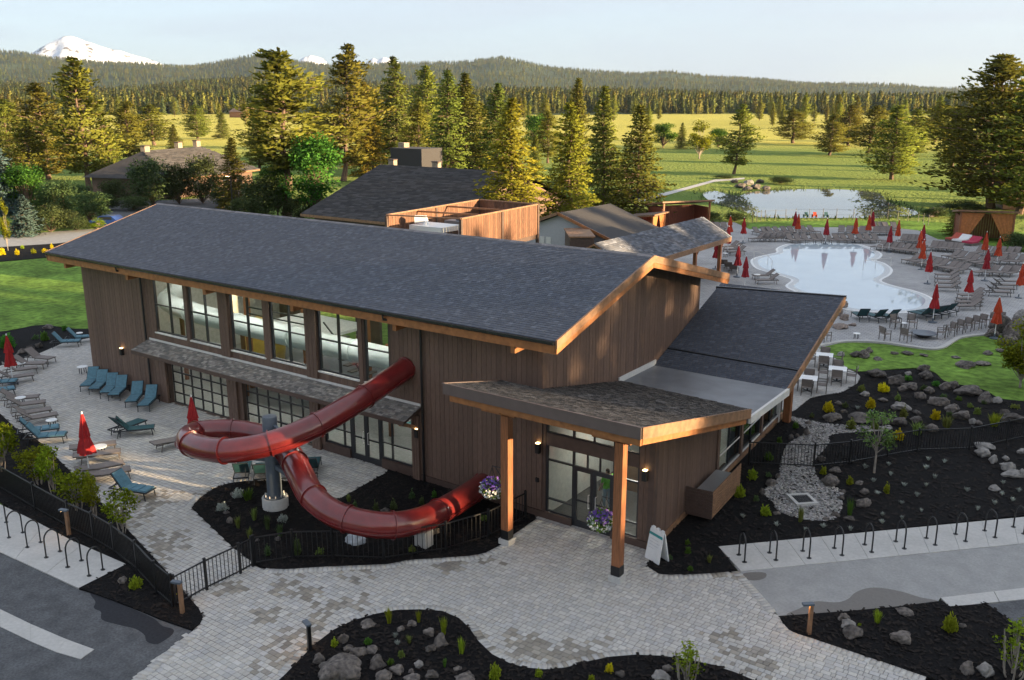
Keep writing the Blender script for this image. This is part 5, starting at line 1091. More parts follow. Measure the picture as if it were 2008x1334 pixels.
for kd, b, t_, w, lb, nm in [
    (DECI[0], (622, 432), (624, 256), 50, 'bright green leafy tree left of the large lodge roof', 'leafy_tree'),
    (LIME, (1371, 312), (1371, 234), 24, 'lime green young tree on the fairway', 'leafy_tree'),
    (SPRU[0], (1336, 292), (1336, 240), 13, 'small dark conifer left of the lime green tree', 'pine_tree'),
    (DECI[1], (1300, 290), (1300, 240), 26, 'rounded dull green tree at the fairway edge', 'leafy_tree'),
    (DECI[0], (1408, 290), (1408, 250), 18, 'small dark leafy tree right of the lime green tree', 'leafy_tree'),
    (DECI[1], (1050, 298), (1050, 222), 26, 'leafy tree glimpsed between golden spruce and yellow-green spruce', 'leafy_tree'),
    (DARKB, (300, 402), (302, 306), 46, 'large rounded shrub in front of the left lodge', 'shrub'),
    (DARKB, (352, 400), (350, 318), 30, 'pale rounded shrub between two larger ones', 'shrub'),
    (DARKB, (398, 398), (395, 300), 42, 'tall dense shrub right of the left lodge wall', 'shrub'),
    (SPRU[2], (462, 408), (460, 268), 34, 'dark young conifer beside the parking lot lamp', 'pine_tree'),
    (DARKB, (520, 430), (520, 340), 45, 'dark shrub clump at the foot of the bare trunked ponderosa', 'shrub'),
    (BLUES, (10, 420), (10, 282), 42, 'blue spruce cut by the left edge', 'pine_tree'),
    (BLUES, (52, 462), (52, 380), 34, 'small blue spruce beside the park road', 'pine_tree'),
    (DARKB, (120, 425), (120, 350), 42, 'dark green shrub mass below the tall left pine', 'shrub'),
    (DECI[0], (58, 420), (55, 318), 40, 'green leafy tree behind the small blue spruce', 'leafy_tree'),
    (DARKB, (175, 435), (178, 372), 44, 'grey-green shrub beside the lodge drive', 'shrub'),
    (DARKB, (100, 455), (98, 398), 34, 'green shrub right of the small blue spruce', 'shrub'),
    (DARKB, (230, 398), (232, 350), 34, 'low dark shrub against the left lodge wall', 'shrub'),
    (DARKB, (262, 412), (262, 384), 34, 'low reddish shrub on the parking island', 'shrub'),
    (LIME, (192, 450), (192, 428), 18, 'small bright lime bush behind the roof corner', 'shrub'),
    (DARKB, (150, 452), (150, 424), 26, 'grey twiggy bush left of the lime bush', 'shrub'),
    (LIME, (16, 492), (14, 386), 9, 'thin golden sapling at the left edge beside the flower bed', 'leafy_tree'),
    (DARKB, (1885, 415), (1888, 392), 40, 'dark shrub left of the right-hand cabana', 'shrub'),
    (SPRU[0], (1876, 462), (1878, 405), 26, 'small conifer against the right-hand cabana', 'pine_tree'),
    (DARKB, (1990, 490), (1990, 455), 30, 'rounded hedge shrub right of the cabana', 'shrub'),
    (DARKB, (1835, 425), (1835, 405), 22, 'low shrub beside the pond outlet boulder', 'shrub'),
    (DARKB, (1420, 350), (1425, 343), 18, 'low bush left of the pond rocks', 'shrub'), (DARKB, (1530, 360), (1532, 346), 26, 'low bush right of the pond rocks', 'shrub'),
    (DARKB, (1398, 436), (1398, 414), 22, 'white flowering shrub beside the far umbrellas', 'shrub'), (DARKB, (1440, 434), (1440, 416), 24, 'low shrub on the near pond bank', 'shrub'),
    (DARKB, (40, 400), (40, 352), 40, 'dark shrub under the blue spruce at the left', 'shrub'), (DARKB, (85, 410), (82, 366), 40, 'olive shrub left of the dark shrub mass', 'shrub'), (DARKB, (150, 405), (150, 360), 40, 'broad dull shrub right of the tall left pine trunk', 'shrub'), (DARKB, (135, 445), (132, 410), 30, 'low dark bush by the park road bend', 'shrub'), (DARKB, (205, 412), (205, 378), 26, 'dark shrub left of the lodge drive entrance', 'shrub'),
    (PINES[0], (62, 372), (60, 230), 40, 'dark pine in the gap between the two left pines', 'pine_tree'), (PINES[3], (215, 345), (212, 232), 34, 'shaded pine close right of the tall left pine', 'pine_tree'), (DARKB, (440, 405), (440, 362), 28, 'dark shrub left of the young conifer by the lamp', 'shrub'), (DARKB, (480, 440), (482, 385), 34, 'grey-green shrub right of the car park lamp', 'shrub'), (DARKB, (590, 432), (590, 380), 34, 'dark shrub between the ponderosa and the lodge roof', 'shrub'), (DECI[1], (545, 425), (543, 318), 34, 'dull green leafy tree behind the bare ponderosa trunk', 'leafy_tree'),
    (PINES[3], (740, 320), (745, 175), 36, 'shaded pine behind the slim golden pine', 'pine_tree'), (PINES[0], (820, 330), (815, 190), 34, 'low pine between the pointed pine and the narrow pine', 'pine_tree'), (PINES[2], (940, 330), (942, 200), 36, 'low pine right of the double topped pine', 'pine_tree'), (PINES[1], (510, 330), (508, 218), 34, 'shaded pine left of the bare trunked ponderosa', 'pine_tree'), (PINES[0], (1075, 320), (1075, 215), 28, 'pine behind the gap between the two golden spruces', 'pine_tree'), (PINES[3], (1868, 330), (1868, 215), 36, 'pine just left of the giant pine', 'pine_tree'),
    (PINES[1], (620, 330), (618, 205), 38, 'pine filling the gap between ponderosa and tallest pine', 'pine_tree'), (DARKB, (1150, 450), (1150, 405), 30, 'dark shrub at the foot of the yellow-green spruce', 'shrub'), (SPRU[1], (1050, 415), (1048, 262), 30, 'shaded young spruce between the two golden ones', 'pine_tree'),
    (LIME, (2000, 760), (1996, 610), 42, 'bright lime young tree cut by the right edge', 'leafy_tree')]:
    tree(kd, b, t_, w, lb, None, 'shrubs and small trees', 'shrub' if nm == 'shrub' else 'tree', nm)
# sapling in the rock garden
SAP = broadleaf(101, 4, 1.1, 0.32, 700, 0.17, 12); SAP[0].materials.append(bark_p); SAP[1].materials.append(leafmat('sapling_leaves', (0.25, 0.33, 0.10), 0.4))
tree(SAP, (1714, 929), (1722, 800), 32, 'young staked sapling beside the garden fence', None, None, 'tree', 'sapling_tree')
# hedge of multi-stem lime shrubs
HED = [broadleaf(111+i, 2.4, 0.9, 0.15, 950, 0.16, 16, stems=5) for i in range(2)]
for k in HED: k[0].materials.append(bark_p); k[1].materials.append(leafmat('hedge_leaves', (0.27, 0.33, 0.025), 0.45))
for i, (b, t_, w) in enumerate([((5, 925), (5, 824), 34), ((76, 952), (74, 868), 36), ((104, 968), (104, 870), 26), ((155, 1002), (150, 915), 36), ((186, 1018), (190, 925), 22), ((240, 1048), (238, 958), 33)]):
    tree(HED[i % 2], b, t_, w, f'lime green multi-stem shrub inside the patio fence, {ORD[i]} from the left', None, 'lime shrubs along the fence', 'shrub', 'hedge_shrub')
# ---- small plants
PL = {'shrub': [shrubmesh(200+i, 520, 0.5, 0.62, 0.15) for i in range(3)], 'ball': [shrubmesh(210+i, 420, 0.5, 0.5, 0.13) for i in range(2)], 'grass': [tuftmesh(220+i, 110, 0.2, 0.9, 0.4, 0.028) for i in range(3)], 'tuft': [tuftmesh(230+i, 60, 0.1, 0.3, 0.3, 0.025) for i in range(2)], 'upright': [shrubmesh(240+i, 360, 0.3, 1.1, 0.15) for i in range(2)]}
MK = {'lime': leaf_y, 'green': leaf_g, 'grey': leaf_d, 'pale': leaf_w, 'gold': leafmat('golden_leaves', (0.62, 0.52, 0.02), 0.4, 0.02), 'olive': leafmat('olive_leaves', (0.20, 0.24, 0.06), 0.4)}
def plants(items, name, label, group):
    items = sorted(items, key=lambda q: q[0])
    for i, (u, v, w, h, shp, mk) in enumerate(items):   # foot pixel, half width px, height px
        p = G(u, v, 0.03); s = pxm(p); me = random.choice(PL[shp]); key = (me.name, mk)
        if key not in PLM: m2 = me.copy(); m2.materials.append(MK[mk]); PLM[key] = m2
        me = PLM[key]; nat = {'shrub': (0.5, 0.65), 'ball': (0.5, 0.52), 'grass': (0.45, 0.95), 'tuft': (0.3, 0.3), 'upright': (0.3, 1.15)}[shp]
        o = obj(name, me, None, None, p); k = w/s/nat[0]; o.scale = (k, k, h/s/nat[1]/0.97); o.rotation_euler = (0, 0, random.uniform(0, 6))
        word = {'lime': 'lime', 'green': 'green', 'grey': 'grey-green', 'pale': 'pale', 'gold': 'yellow', 'olive': 'olive'}[mk]; sh = {'shrub': 'bush', 'ball': 'rounded bush', 'grass': 'grass clump', 'tuft': 'tuft', 'upright': 'upright bush'}[shp]
        tag(o, f'{word} {sh}, {ORD[i]} from the left {label}' if i < len(ORD) else f'{word} {sh} {label}', 'plant', group)
PLM = {}
plants([(1732, 768, 13, 22, 'shrub', 'gold'), (1624, 808, 13, 26, 'shrub', 'gold'), (1707, 800, 11, 24, 'shrub', 'gold'), (1834, 822, 12, 22, 'shrub', 'gold'), (1761, 862, 13, 26, 'shrub', 'gold')], 'garden_bush', 'in the rock garden', 'yellow bushes in the rock garden')
plants([(1689, 768, 9, 16, 'shrub', 'olive'), (1760, 786, 7, 18, 'upright', 'olive'), (1836, 757, 10, 12, 'ball', 'green'), (1902, 799, 7, 10, 'ball', 'olive'), (1916, 812, 9, 16, 'shrub', 'olive'), (1949, 836, 15, 28, 'grass', 'lime'), (1657, 799, 8, 12, 'ball', 'grey'), (1592, 819, 6, 11, 'ball', 'grey'), (1771, 820, 9, 30, 'upright', 'olive'), (1880, 785, 8, 9, 'ball', 'green'), (1812, 765, 9, 12, 'shrub', 'grey'), (1780, 745, 12, 10, 'shrub', 'green'), (1930, 792, 7, 9, 'ball', 'grey'), (1990, 800, 12, 8, 'ball', 'olive'), (1850, 780, 9, 9, 'shrub', 'grey'), (1862, 815, 8, 10, 'shrub', 'grey'), (1668, 842, 12, 28, 'upright', 'olive'), (1715, 842, 10, 24, 'shrub', 'olive'), (1798, 852, 16, 26, 'grass', 'olive'), (1856, 838, 14, 24, 'grass', 'olive')], 'garden_plant', 'behind the garden fence', 'plants in the rock garden')
plants([(1476, 940, 11, 30, 'upright', 'lime'), (1450, 974, 13, 30, 'shrub', 'lime'), (1501, 1010, 14, 24, 'shrub', 'lime'), (1507, 935, 7, 11, 'ball', 'grey'), (1482, 983, 7, 14, 'ball', 'grey'), (1507, 902, 10, 20, 'shrub', 'green'), (1560, 840, 7, 16, 'shrub', 'green'), (1528, 868, 7, 14, 'shrub', 'green'), (1614, 930, 8, 20, 'shrub', 'lime'), (1666, 950, 8, 20, 'shrub', 'lime'), (1665, 1013, 9, 38, 'grass', 'green'), (1569, 1023, 9, 32, 'grass', 'olive'), (1738, 968, 7, 28, 'upright', 'lime'), (1348, 1068, 7, 12, 'ball', 'green'), (1349, 1085, 8, 16, 'shrub', 'green'), (1314, 1097, 7, 10, 'ball', 'grey'), (1391, 1103, 9, 14, 'tuft', 'olive'), (1354, 1119, 7, 11, 'ball', 'green')], 'bed_plant', 'beside the wing wall', 'plants beside the wing')
wt = [(155, 755), (170, 840), (20, 900), (480, 785), (500, 710), (555, 870), (290, 935), (480, 935), (400, 1025), (265, 1090), (835, 980), (1075, 1095), (930, 1145), (1140, 1015), (1235, 1065), (640, 730), (440, 1160), (100, 1195), (270, 1220), (1290, 985), (95, 1260), (1150, 915)]
wt = [(1708+a/4.447, 740+b/4.447) for a, b in wt]+[(1440+a/4.447, 740+b/4.447) for a, b in ((75, 1210), (370, 1280), (775, 1295), (1010, 1320), (1140, 780), (1215, 895), (1290, 1195), (1075, 265), (1190, 300), (620, 1325), (1250, 1010))]
plants([(u, v+3, random.uniform(5, 8), random.uniform(6, 9), 'tuft', 'pale') for u, v in wt], 'ground_plant', 'above the right bike pad', 'pale ground plants in the mulch')
plants([(467, 975, 13, 22, 'shrub', 'pale'), (436, 1000, 15, 17, 'shrub', 'pale'), (555, 1022, 13, 16, 'shrub', 'pale'), (487, 980, 16, 22, 'grass', 'green'), (499, 1020, 8, 26, 'grass', 'olive'), (467, 1036, 8, 26, 'grass', 'olive'), (525, 1038, 9, 30, 'grass', 'grey'), (549, 1052, 9, 26, 'grass', 'grey'), (490, 1056, 9, 22, 'grass', 'olive'), (583, 1090, 9, 52, 'upright', 'grey'), (525, 1090, 8, 30, 'upright', 'grey'), (627, 1086, 11, 14, 'ball', 'olive'), (808, 1082, 10, 14, 'ball', 'olive'), (696, 1000, 7, 24, 'upright', 'grey'), (737, 1003, 7, 26, 'upright', 'grey'), (772, 1000, 8, 26, 'upright', 'grey'), (808, 978, 7, 22, 'upright', 'grey'), (827, 990, 7, 22, 'upright', 'grey'), (852, 975, 6, 20, 'upright', 'green'), (950, 1020, 11, 12, 'ball', 'olive'), (684, 985, 6, 16, 'grass', 'olive')], 'bed_plant', 'under the red slide', 'plants under the slide')
plants([(763, 1222, 9, 32, 'grass', 'lime'), (821, 1220, 7, 26, 'grass', 'lime'), (870, 1245, 9, 38, 'grass', 'lime'), (905, 1282, 10, 36, 'grass', 'lime'), (656, 1268, 8, 24, 'upright', 'lime'), (722, 1262, 11, 14, 'ball', 'green'), (803, 1262, 9, 16, 'tuft', 'olive'), (787, 1288, 9, 16, 'ball', 'olive'), (766, 1303, 8, 16, 'shrub', 'green'), (872, 1308, 6, 18, 'grass', 'green'), (970, 1330, 15, 36, 'shrub', 'lime'), (1056, 1326, 10, 18, 'shrub', 'lime'), (1195, 1318, 10, 22, 'shrub', 'gold'), (1160, 1335, 9, 14, 'shrub', 'lime'), (775, 1250, 7, 10, 'tuft', 'pale'), (780, 1265, 7, 10, 'tuft', 'pale')], 'bed_plant', 'in the foreground rock bed', 'plants in the foreground bed')
plants([(1720, 1222, 11, 30, 'grass', 'lime'), (1862, 1238, 17, 44, 'shrub', 'lime'), (1685, 1228, 5, 7, 'ball', 'lime')], 'bed_plant', 'in the roadside bed', 'plants in the roadside bed')
plants([(266, 1152, 17, 26, 'shrub', 'lime'), (340, 1168, 8, 14, 'shrub', 'gold')], 'bed_plant', 'by the gate', 'plants by the gate')
plants([(88, 668, 10, 22, 'shrub', 'green'), (14, 682, 20, 32, 'shrub', 'green'), (128, 648, 8, 12, 'shrub', 'green'), (70, 665, 8, 10, 'ball', 'grey')], 'bed_plant', 'edging the left lawn', 'plants edging the left lawn')
plants([(34, 500, 5, 14, 'shrub', 'gold'), (66, 497, 6, 12, 'shrub', 'lime'), (88, 495, 7, 9, 'shrub', 'gold'), (5, 500, 7, 16, 'shrub', 'gold'), (102, 488, 4, 12, 'upright', 'gold'), (44, 488, 4, 10, 'upright', 'lime')], 'flower_clump', 'behind the left lawn', 'flower clumps behind the left lawn')
# tall airy shrubs in the foreground
AIRY = broadleaf(131, 1.6, 0.42, 0.1, 420, 0.085, 14, stems=6); AIRY[0].materials.append(bark_p); AIRY[1].materials.append(MK['lime'])
tree(AIRY, (1345, 1342), (1345, 1262), 30, 'airy upright lime shrub at the bottom edge right of centre', None, None, 'shrub', 'airy_shrub')
tree(AIRY, (1985, 1330), (1985, 1212), 34, 'leafy upright shrub at the bottom right corner', None, None, 'shrub', 'airy_shrub')
# ---- boulders
def boulder(seed):
    import bmesh
    bm = bmesh.new(); bmesh.ops.create_icosphere(bm, subdivisions=4, radius=1.0); g = random.Random(seed); o = Vector((g.uniform(0, 50), g.uniform(0, 50), g.uniform(0, 50)))
    cuts = [(Vector((g.gauss(0, 1), g.gauss(0, 1), g.gauss(0, 0.8))).normalized(), g.uniform(0.62, 0.92)) for _ in range(15)]
    for v in bm.verts:
        p = v.co.copy()
        for n_, d_ in cuts:
            e = p.dot(n_)-d_
            if e > 0: p -= n_*e*0.9
        f = 1+0.26*mnoise.fractal(p*1.5+o, 0.9, 2.1, 5)+0.07*mnoise.noise(p*6+o); v.co = p*f
        v.co.z = v.co.z*0.72
    me = bpy.data.meshes.new('boulder'); bm.to_mesh(me); bm.free(); me.polygons.foreach_set('use_smooth', [True]*len(me.polygons)); return me
BO = [boulder(300+i) for i in range(7)]; BOM = {}
def boulders(items, label, group, m=None, zs=1.0, name='boulder'):
    items = sorted(items, key=lambda q: q[0])
    for i, (u, v, rx, ry) in enumerate(items):          # centre pixel and half sizes in pixels
        mm = m or (rock_m if random.random() < 0.88 else rock_p); k = random.randrange(7); key = (k, mm.name)
        if key not in BOM: q = BO[k].copy(); q.materials.append(mm); BOM[key] = q
        p = G(u, v+ry*0.55, 0.0); s = pxm(p); o = obj(name, BOM[key], None, None, (p[0], p[1], ry/s*0.55)); w = rx/s*0.95; h = ry/s*1.0*zs
        o.scale = (w, w*random.uniform(0.7, 0.95), h/0.72); o.rotation_euler = (random.uniform(-0.15, 0.15), random.uniform(-0.15, 0.15), YAW*-1+random.uniform(-0.3, 0.3))
        size = 'large' if w > 0.8 else ('medium' if w > 0.4 else 'small'); tag(o, f'{size} weathered boulder, {ORD[i]} from the left {label}', 'boulder', group)
B6 = lambda L_: [(1560+a/4.446, 560+b/4.446, c/4.446, d/4.446) for a, b, c, d in L_]
boulders(B6([(700, 770, 100, 42), (870, 830, 85, 52), (1000, 880, 80, 45), (1120, 720, 70, 45), (1130, 790, 70, 48), (1160, 920, 55, 38), (1080, 965, 60, 40), (1240, 1015, 95, 42), (1370, 870, 60, 42), (1510, 920, 120, 55), (1660, 990, 70, 60), (1750, 1005, 50, 38), (1360, 1075, 80, 45), (1450, 1135, 80, 55), (930, 900, 50, 35), (1300, 880, 60, 45), (1540, 1190, 35, 35), (980, 770, 40, 25)]), 'along the side lawn', 'rocks along the side lawn')
boulders(B6([(600, 950, 50, 28), (760, 1000, 50, 20), (320, 1150, 100, 40), (570, 1155, 130, 35), (920, 1060, 90, 40), (1050, 1110, 45, 24), (1050, 1170, 65, 35), (900, 1190, 80, 50), (370, 1030, 35, 25), (1890, 1160, 110, 45), (1820, 1110, 45, 35), (1590, 1200, 40, 25), (760, 1180, 60, 40), (420, 1100, 35, 22), (1180, 1250, 70, 45)]), 'behind the garden fence', 'rocks in the rock garden')
boulders(B6([(600, 605, 60, 42), (520, 600, 60, 30), (720, 640, 50, 14), (970, 590, 60, 18), (860, 590, 40, 14), (1120, 605, 50, 14), (1480, 690, 100, 28), (1620, 680, 90, 18), (1680, 590, 50, 22), (1780, 565, 45, 20), (1400, 625, 50, 10), (400, 600, 40, 22), (640, 570, 40, 30)]), 'set in the side lawn', 'rocks in the side lawn')
B8 = lambda L_: [(1708+a/4.447, 740+b/4.447, c/4.447, d/4.447) for a, b, c, d in L_]
boulders(B8([(990, 600, 105, 36), (965, 660, 75, 50), (1060, 720, 48, 50), (1190, 785, 80, 45), (1230, 845, 90, 42), (1315, 850, 40, 50), (1080, 970, 65, 30), (1140, 1015, 25, 15), (1170, 710, 35, 28), (1310, 650, 40, 40)]), 'in the right-hand rock pile', 'rocks at the right edge', rock_p)
B7 = lambda L_: [(1440+a/4.447, 740+b/4.447, c/4.447, d/4.447) for a, b, c, d in L_]
boulders(B7([(830, 910, 90, 62), (320, 920, 60, 50), (880, 810, 55, 33), (1130, 1000, 50, 32), (1120, 1100, 75, 46), (1090, 920, 45, 26), (1005, 1230, 52, 24), (240, 1000, 30, 38), (940, 1000, 30, 25), (930, 1050, 35, 30), (880, 1200, 45, 30), (800, 1235, 40, 24), (760, 710, 50, 35), (630, 480, 35, 50), (490, 520, 30, 30), (640, 400, 30, 25), (550, 510, 25, 18), (380, 860, 30, 35), (370, 1185, 40, 20)]), 'edging the dry gravel stream', 'rocks edging the gravel')
B1 = lambda L_: [(560+a/4.564, 1160+b/4.564, c/4.564, d/4.564) for a, b, c, d in L_]
boulders(B1([(480, 700, 250, 115), (300, 610, 60, 62), (520, 420, 60, 65), (740, 290, 90, 34), (1030, 335, 42, 35), (1130, 290, 50, 36), (1290, 365, 58, 52), (1385, 450, 80, 75), (1300, 510, 58, 46), (820, 640, 92, 72), (650, 545, 88, 48), (770, 520, 68, 35), (1190, 655, 52, 40), (1000, 700, 78, 62), (880, 755, 88, 50), (1140, 775, 88, 42), (1310, 745, 68, 44), (1600, 780, 112, 34), (1540, 690, 46, 25), (1640, 735, 38, 18), (560, 510, 58, 30), (1125, 715, 40, 22)]), 'in the foreground rock bed', 'rocks in the foreground bed')
boulders([(1217, 1322, 11, 10), (1309, 1311, 13, 8), (1296, 1326, 20, 8)], 'at the bottom edge', 'rocks in the foreground bed arm')
boulders([(1655, 1212, 13, 10), (1672, 1240, 23, 13), (1768, 1250, 22, 17), (1773, 1200, 21, 6), (1897, 1312, 16, 16), (1930, 1315, 18, 16), (1887, 1228, 8, 6), (1662, 1225, 16, 12)], 'in the roadside bed', 'rocks in the roadside bed')
boulders([(461, 970, 10, 9), (451, 1022, 8, 9), (849, 1043, 16, 9), (545, 1057, 7, 7), (444, 1006, 7, 4), (505, 1060, 5, 5), (755, 1003, 12, 7)], 'in the bed under the red slide', 'rocks under the slide')
boulders([(697, 1059, 21, 14)], 'behind the slide fence', None, mat('white_stone', (0.55, 0.58, 0.62), 0.8, var=0.1, scale=4), name='pale_boulder')
boulders([(77, 678, 9, 8), (60, 682, 9, 7), (42, 690, 10, 6), (95, 642, 12, 5), (241, 1139, 11, 9)], 'beside the left patio', 'rocks on the left')
boulders([(1468, 358, 12, 6), (1452, 364, 14, 6), (1482, 366, 13, 7), (1500, 370, 12, 5), (1466, 370, 13, 5), (1440, 356, 9, 4), (1490, 356, 9, 4)], 'on the far pond bank', 'rocks on the pond bank')
boulders([(1828, 418, 13, 10), (1845, 412, 11, 10)], 'beside the pond outlet', 'rocks at the pond outlet')
boulders([(1652, 598, 10, 10), (1640, 612, 13, 13), (1656, 622, 11, 10), (1622, 628, 12, 11), (1648, 640, 18, 6), (1672, 637, 9, 4), (1636, 600, 8, 9)], 'in the pool cascade', 'pool cascade rocks', rock_t, name='cascade_rock')
boulders([(1960, 640, 26, 24), (1990, 650, 26, 26), (1975, 668, 22, 14), (1945, 655, 14, 10), (2002, 625, 18, 16)], 'behind the fire pit', 'rocks by the fire pit')
# ---- forest on the hills (one mass) and the wood outside the picture that shades the site
LOW = []
for i in range(4):
    tr, cr = conifer(400+i, 20, 3.4, 0.08, ('spruce', 'pine')[i % 2], 2, 1, 2.1, branches=False); cr.materials.append(leafmat(f'forest_{i}', ((0.125, 0.14, 0.04), (0.19, 0.18, 0.045), (0.10, 0.12, 0.045), (0.15, 0.155, 0.04))[i], 0.3, 0.05)); LOW.append(cr)
fcol = bpy.data.collections.new('forest_sources')
for i, m in enumerate(LOW): fcol.objects.link(bpy.data.objects.new(f'forest_source_{i}', m))
def scatter(name, label, P, S, coll):
    me = bpy.data.meshes.new(name); me.from_pydata([tuple(p) for p in P], [], []); a = me.attributes.new('scl', 'FLOAT', 'POINT'); a.data.foreach_set('value', np.asarray(S, np.float32))
    o = obj(name, me, None); tag(o, label, 'forest', None, 'stuff')
    ng = bpy.data.node_groups.new(name, 'GeometryNodeTree'); ng.interface.new_socket('Geometry', in_out='INPUT', socket_type='NodeSocketGeometry'); ng.interface.new_socket('Geometry', in_out='OUTPUT', socket_type='NodeSocketGeometry')
    n, l = ng.nodes, ng.links; gi, go = n.new('NodeGroupInput'), n.new('NodeGroupOutput'); ip = n.new('GeometryNodeInstanceOnPoints'); ci = n.new('GeometryNodeCollectionInfo'); ci.inputs['Collection'].default_value = coll; ci.inputs['Separate Children'].default_value = True; ci.inputs['Reset Children'].default_value = True
    ip.inputs['Pick Instance'].default_value = True; na = n.new('GeometryNodeInputNamedAttribute'); na.data_type = 'FLOAT'; na.inputs['Name'].default_value = 'scl'
    rv = n.new('FunctionNodeRandomValue'); rv.data_type = 'FLOAT_VECTOR'; rv.inputs['Max'].default_value = (0, 0, 6.28)
    l.new(gi.outputs[0], ip.inputs['Points']); l.new(ci.outputs[0], ip.inputs['Instance']); l.new(rv.outputs[0], ip.inputs['Rotation']); l.new(na.outputs[0], ip.inputs['Scale']); l.new(ip.outputs[0], go.inputs[0])
    o.modifiers.new('scatter', 'NODES').node_group = ng; return o
def forest():
    P = []; S = []
    for k in range(30000):
        u = random.uniform(-120, 2130); r = math.sqrt(random.uniform(1040**2, 3150**2))
        if r < 1040+110*mnoise.noise(Vector((u*0.01, 0, 4)))+60: continue
        x, y, _ = D(u, 198, r); z = hill_z(NEAR, u, r, 1000, 3000, 12)+(6+9)*mnoise.noise(Vector((x*0.0016, y*0.0016, 1)))*min(1, (r-1000)/600)-0.9
        if mnoise.noise(Vector((x*0.006, y*0.006, 9))) < -0.28: continue
        P.append((x, y, max(z, -0.5))); S.append(random.choice((0.5, 0.7, 0.85, 0.95, 1.15))*random.uniform(0.8, 1.15))
    scatter('hillside_forest', 'dense conifer forest covering the near foothills', P, S, fcol)
    P = []; S = []
    for k in range(26000):
        u = random.uniform(-120, 2130); r = 3100+(7050-3100)*random.random()**0.75
        x, y, _ = D(u, 198, r); z = hill_z(FAR, u, r, 3000, 7000, 9)+(6+21)*mnoise.noise(Vector((x*0.0016, y*0.0016, 1)))*min(1, (r-3000)/600)-1.5
        P.append((x, y, z)); S.append(random.choice((0.5, 0.7, 0.9, 1.1))*random.uniform(0.8, 1.2))
    scatter('ridge_forest', 'distant conifer forest covering the long ridge on the skyline', P, S, fcol)
forest()
def meadow_trees():
    n = 0
    spots = []
    for k in range(58):
        u = random.choice((random.uniform(0, 520), random.uniform(1000, 1300), random.uniform(1480, 1990), random.uniform(1480, 1990))); r = random.uniform(520, 980); spots.append((u, r))
    spots.sort()
    for i, (u, r) in enumerate(spots):
        x, y, _ = D(u, 198, r); k = random.choice(PINES[:4]); t = thing('pine_tree', f'small far pine at the meadow edge, {ORD[i]} from the left', 'tree', (x, y, -0.3), random.uniform(0, 6), 'far pines along the meadow edge'); s = random.uniform(0.6, 1.0); t.scale = (s*1.1, s*1.1, s); obj('trunk', k[0], None, t); obj('crown', k[1], None, t)
meadow_trees()
def reeds():
    V = []; F = []; C = []; ln = spline(GP(pond_px), 12)
    for k in range(900):
        x, y = random.choice(ln); x += random.gauss(0, 0.9); y += random.gauss(0, 0.9)
        if inside([(x, y)], ln)[0] and random.random() < 0.97: continue
        h = random.uniform(0.15, 0.5); a = random.uniform(0, 6.28); w = random.uniform(0.05, 0.16); dx, dy = math.cos(a)*w, math.sin(a)*w; o = len(V); lx, ly = random.gauss(0, 0.2), random.gauss(0, 0.2)
        V += [(x-dx, y-dy, -0.1), (x+dx, y+dy, -0.1), (x+dx*0.3+lx, y+dy*0.3+ly, h), (x-dx*0.3+lx, y-dy*0.3+ly, h)]; F.append((o, o+1, o+2, o+3)); c = random.uniform(0.6, 1.3); C.append((c, c, c))
    tag(obj('pond_reeds', fastmesh('pond_reeds', V, F, C), MK['grey']), 'rough reeds and tall grass fringing the pond', 'reeds', None, 'stuff')
reeds()
def off_wood():       # the neighbouring wood right of the picture; its shade lies over the site
    c = bpy.data.collections.new('wood_sources')
    for k in PINES[:3]:
        c.objects.link(bpy.data.objects.new('wood_source', k[1]))
    P = []; S = []
    g = random.Random(5)
    for k in range(WOOD_N):
        x = g.uniform(95, 165); y = g.uniform(-75, 105); P.append((x, y, -0.2)); S.append(g.uniform(0.8, 1.12)*WOOD_H)
    for k in range(800):
        x = g.uniform(90, 150); y = g.uniform(-70, 60); P.append((x, y, -0.2)); S.append(g.uniform(0.42, 0.7))
    for k in range(60):
        x = g.uniform(60, 200); y = g.uniform(120, 420); P.append((x, y, -0.2)); S.append(g.uniform(0.7, 1.1))
    scatter('neighbouring_wood', 'pine wood standing east of the resort, outside the picture', P, S, c)
WOOD_N, WOOD_H = 450, 1.02
off_wood()
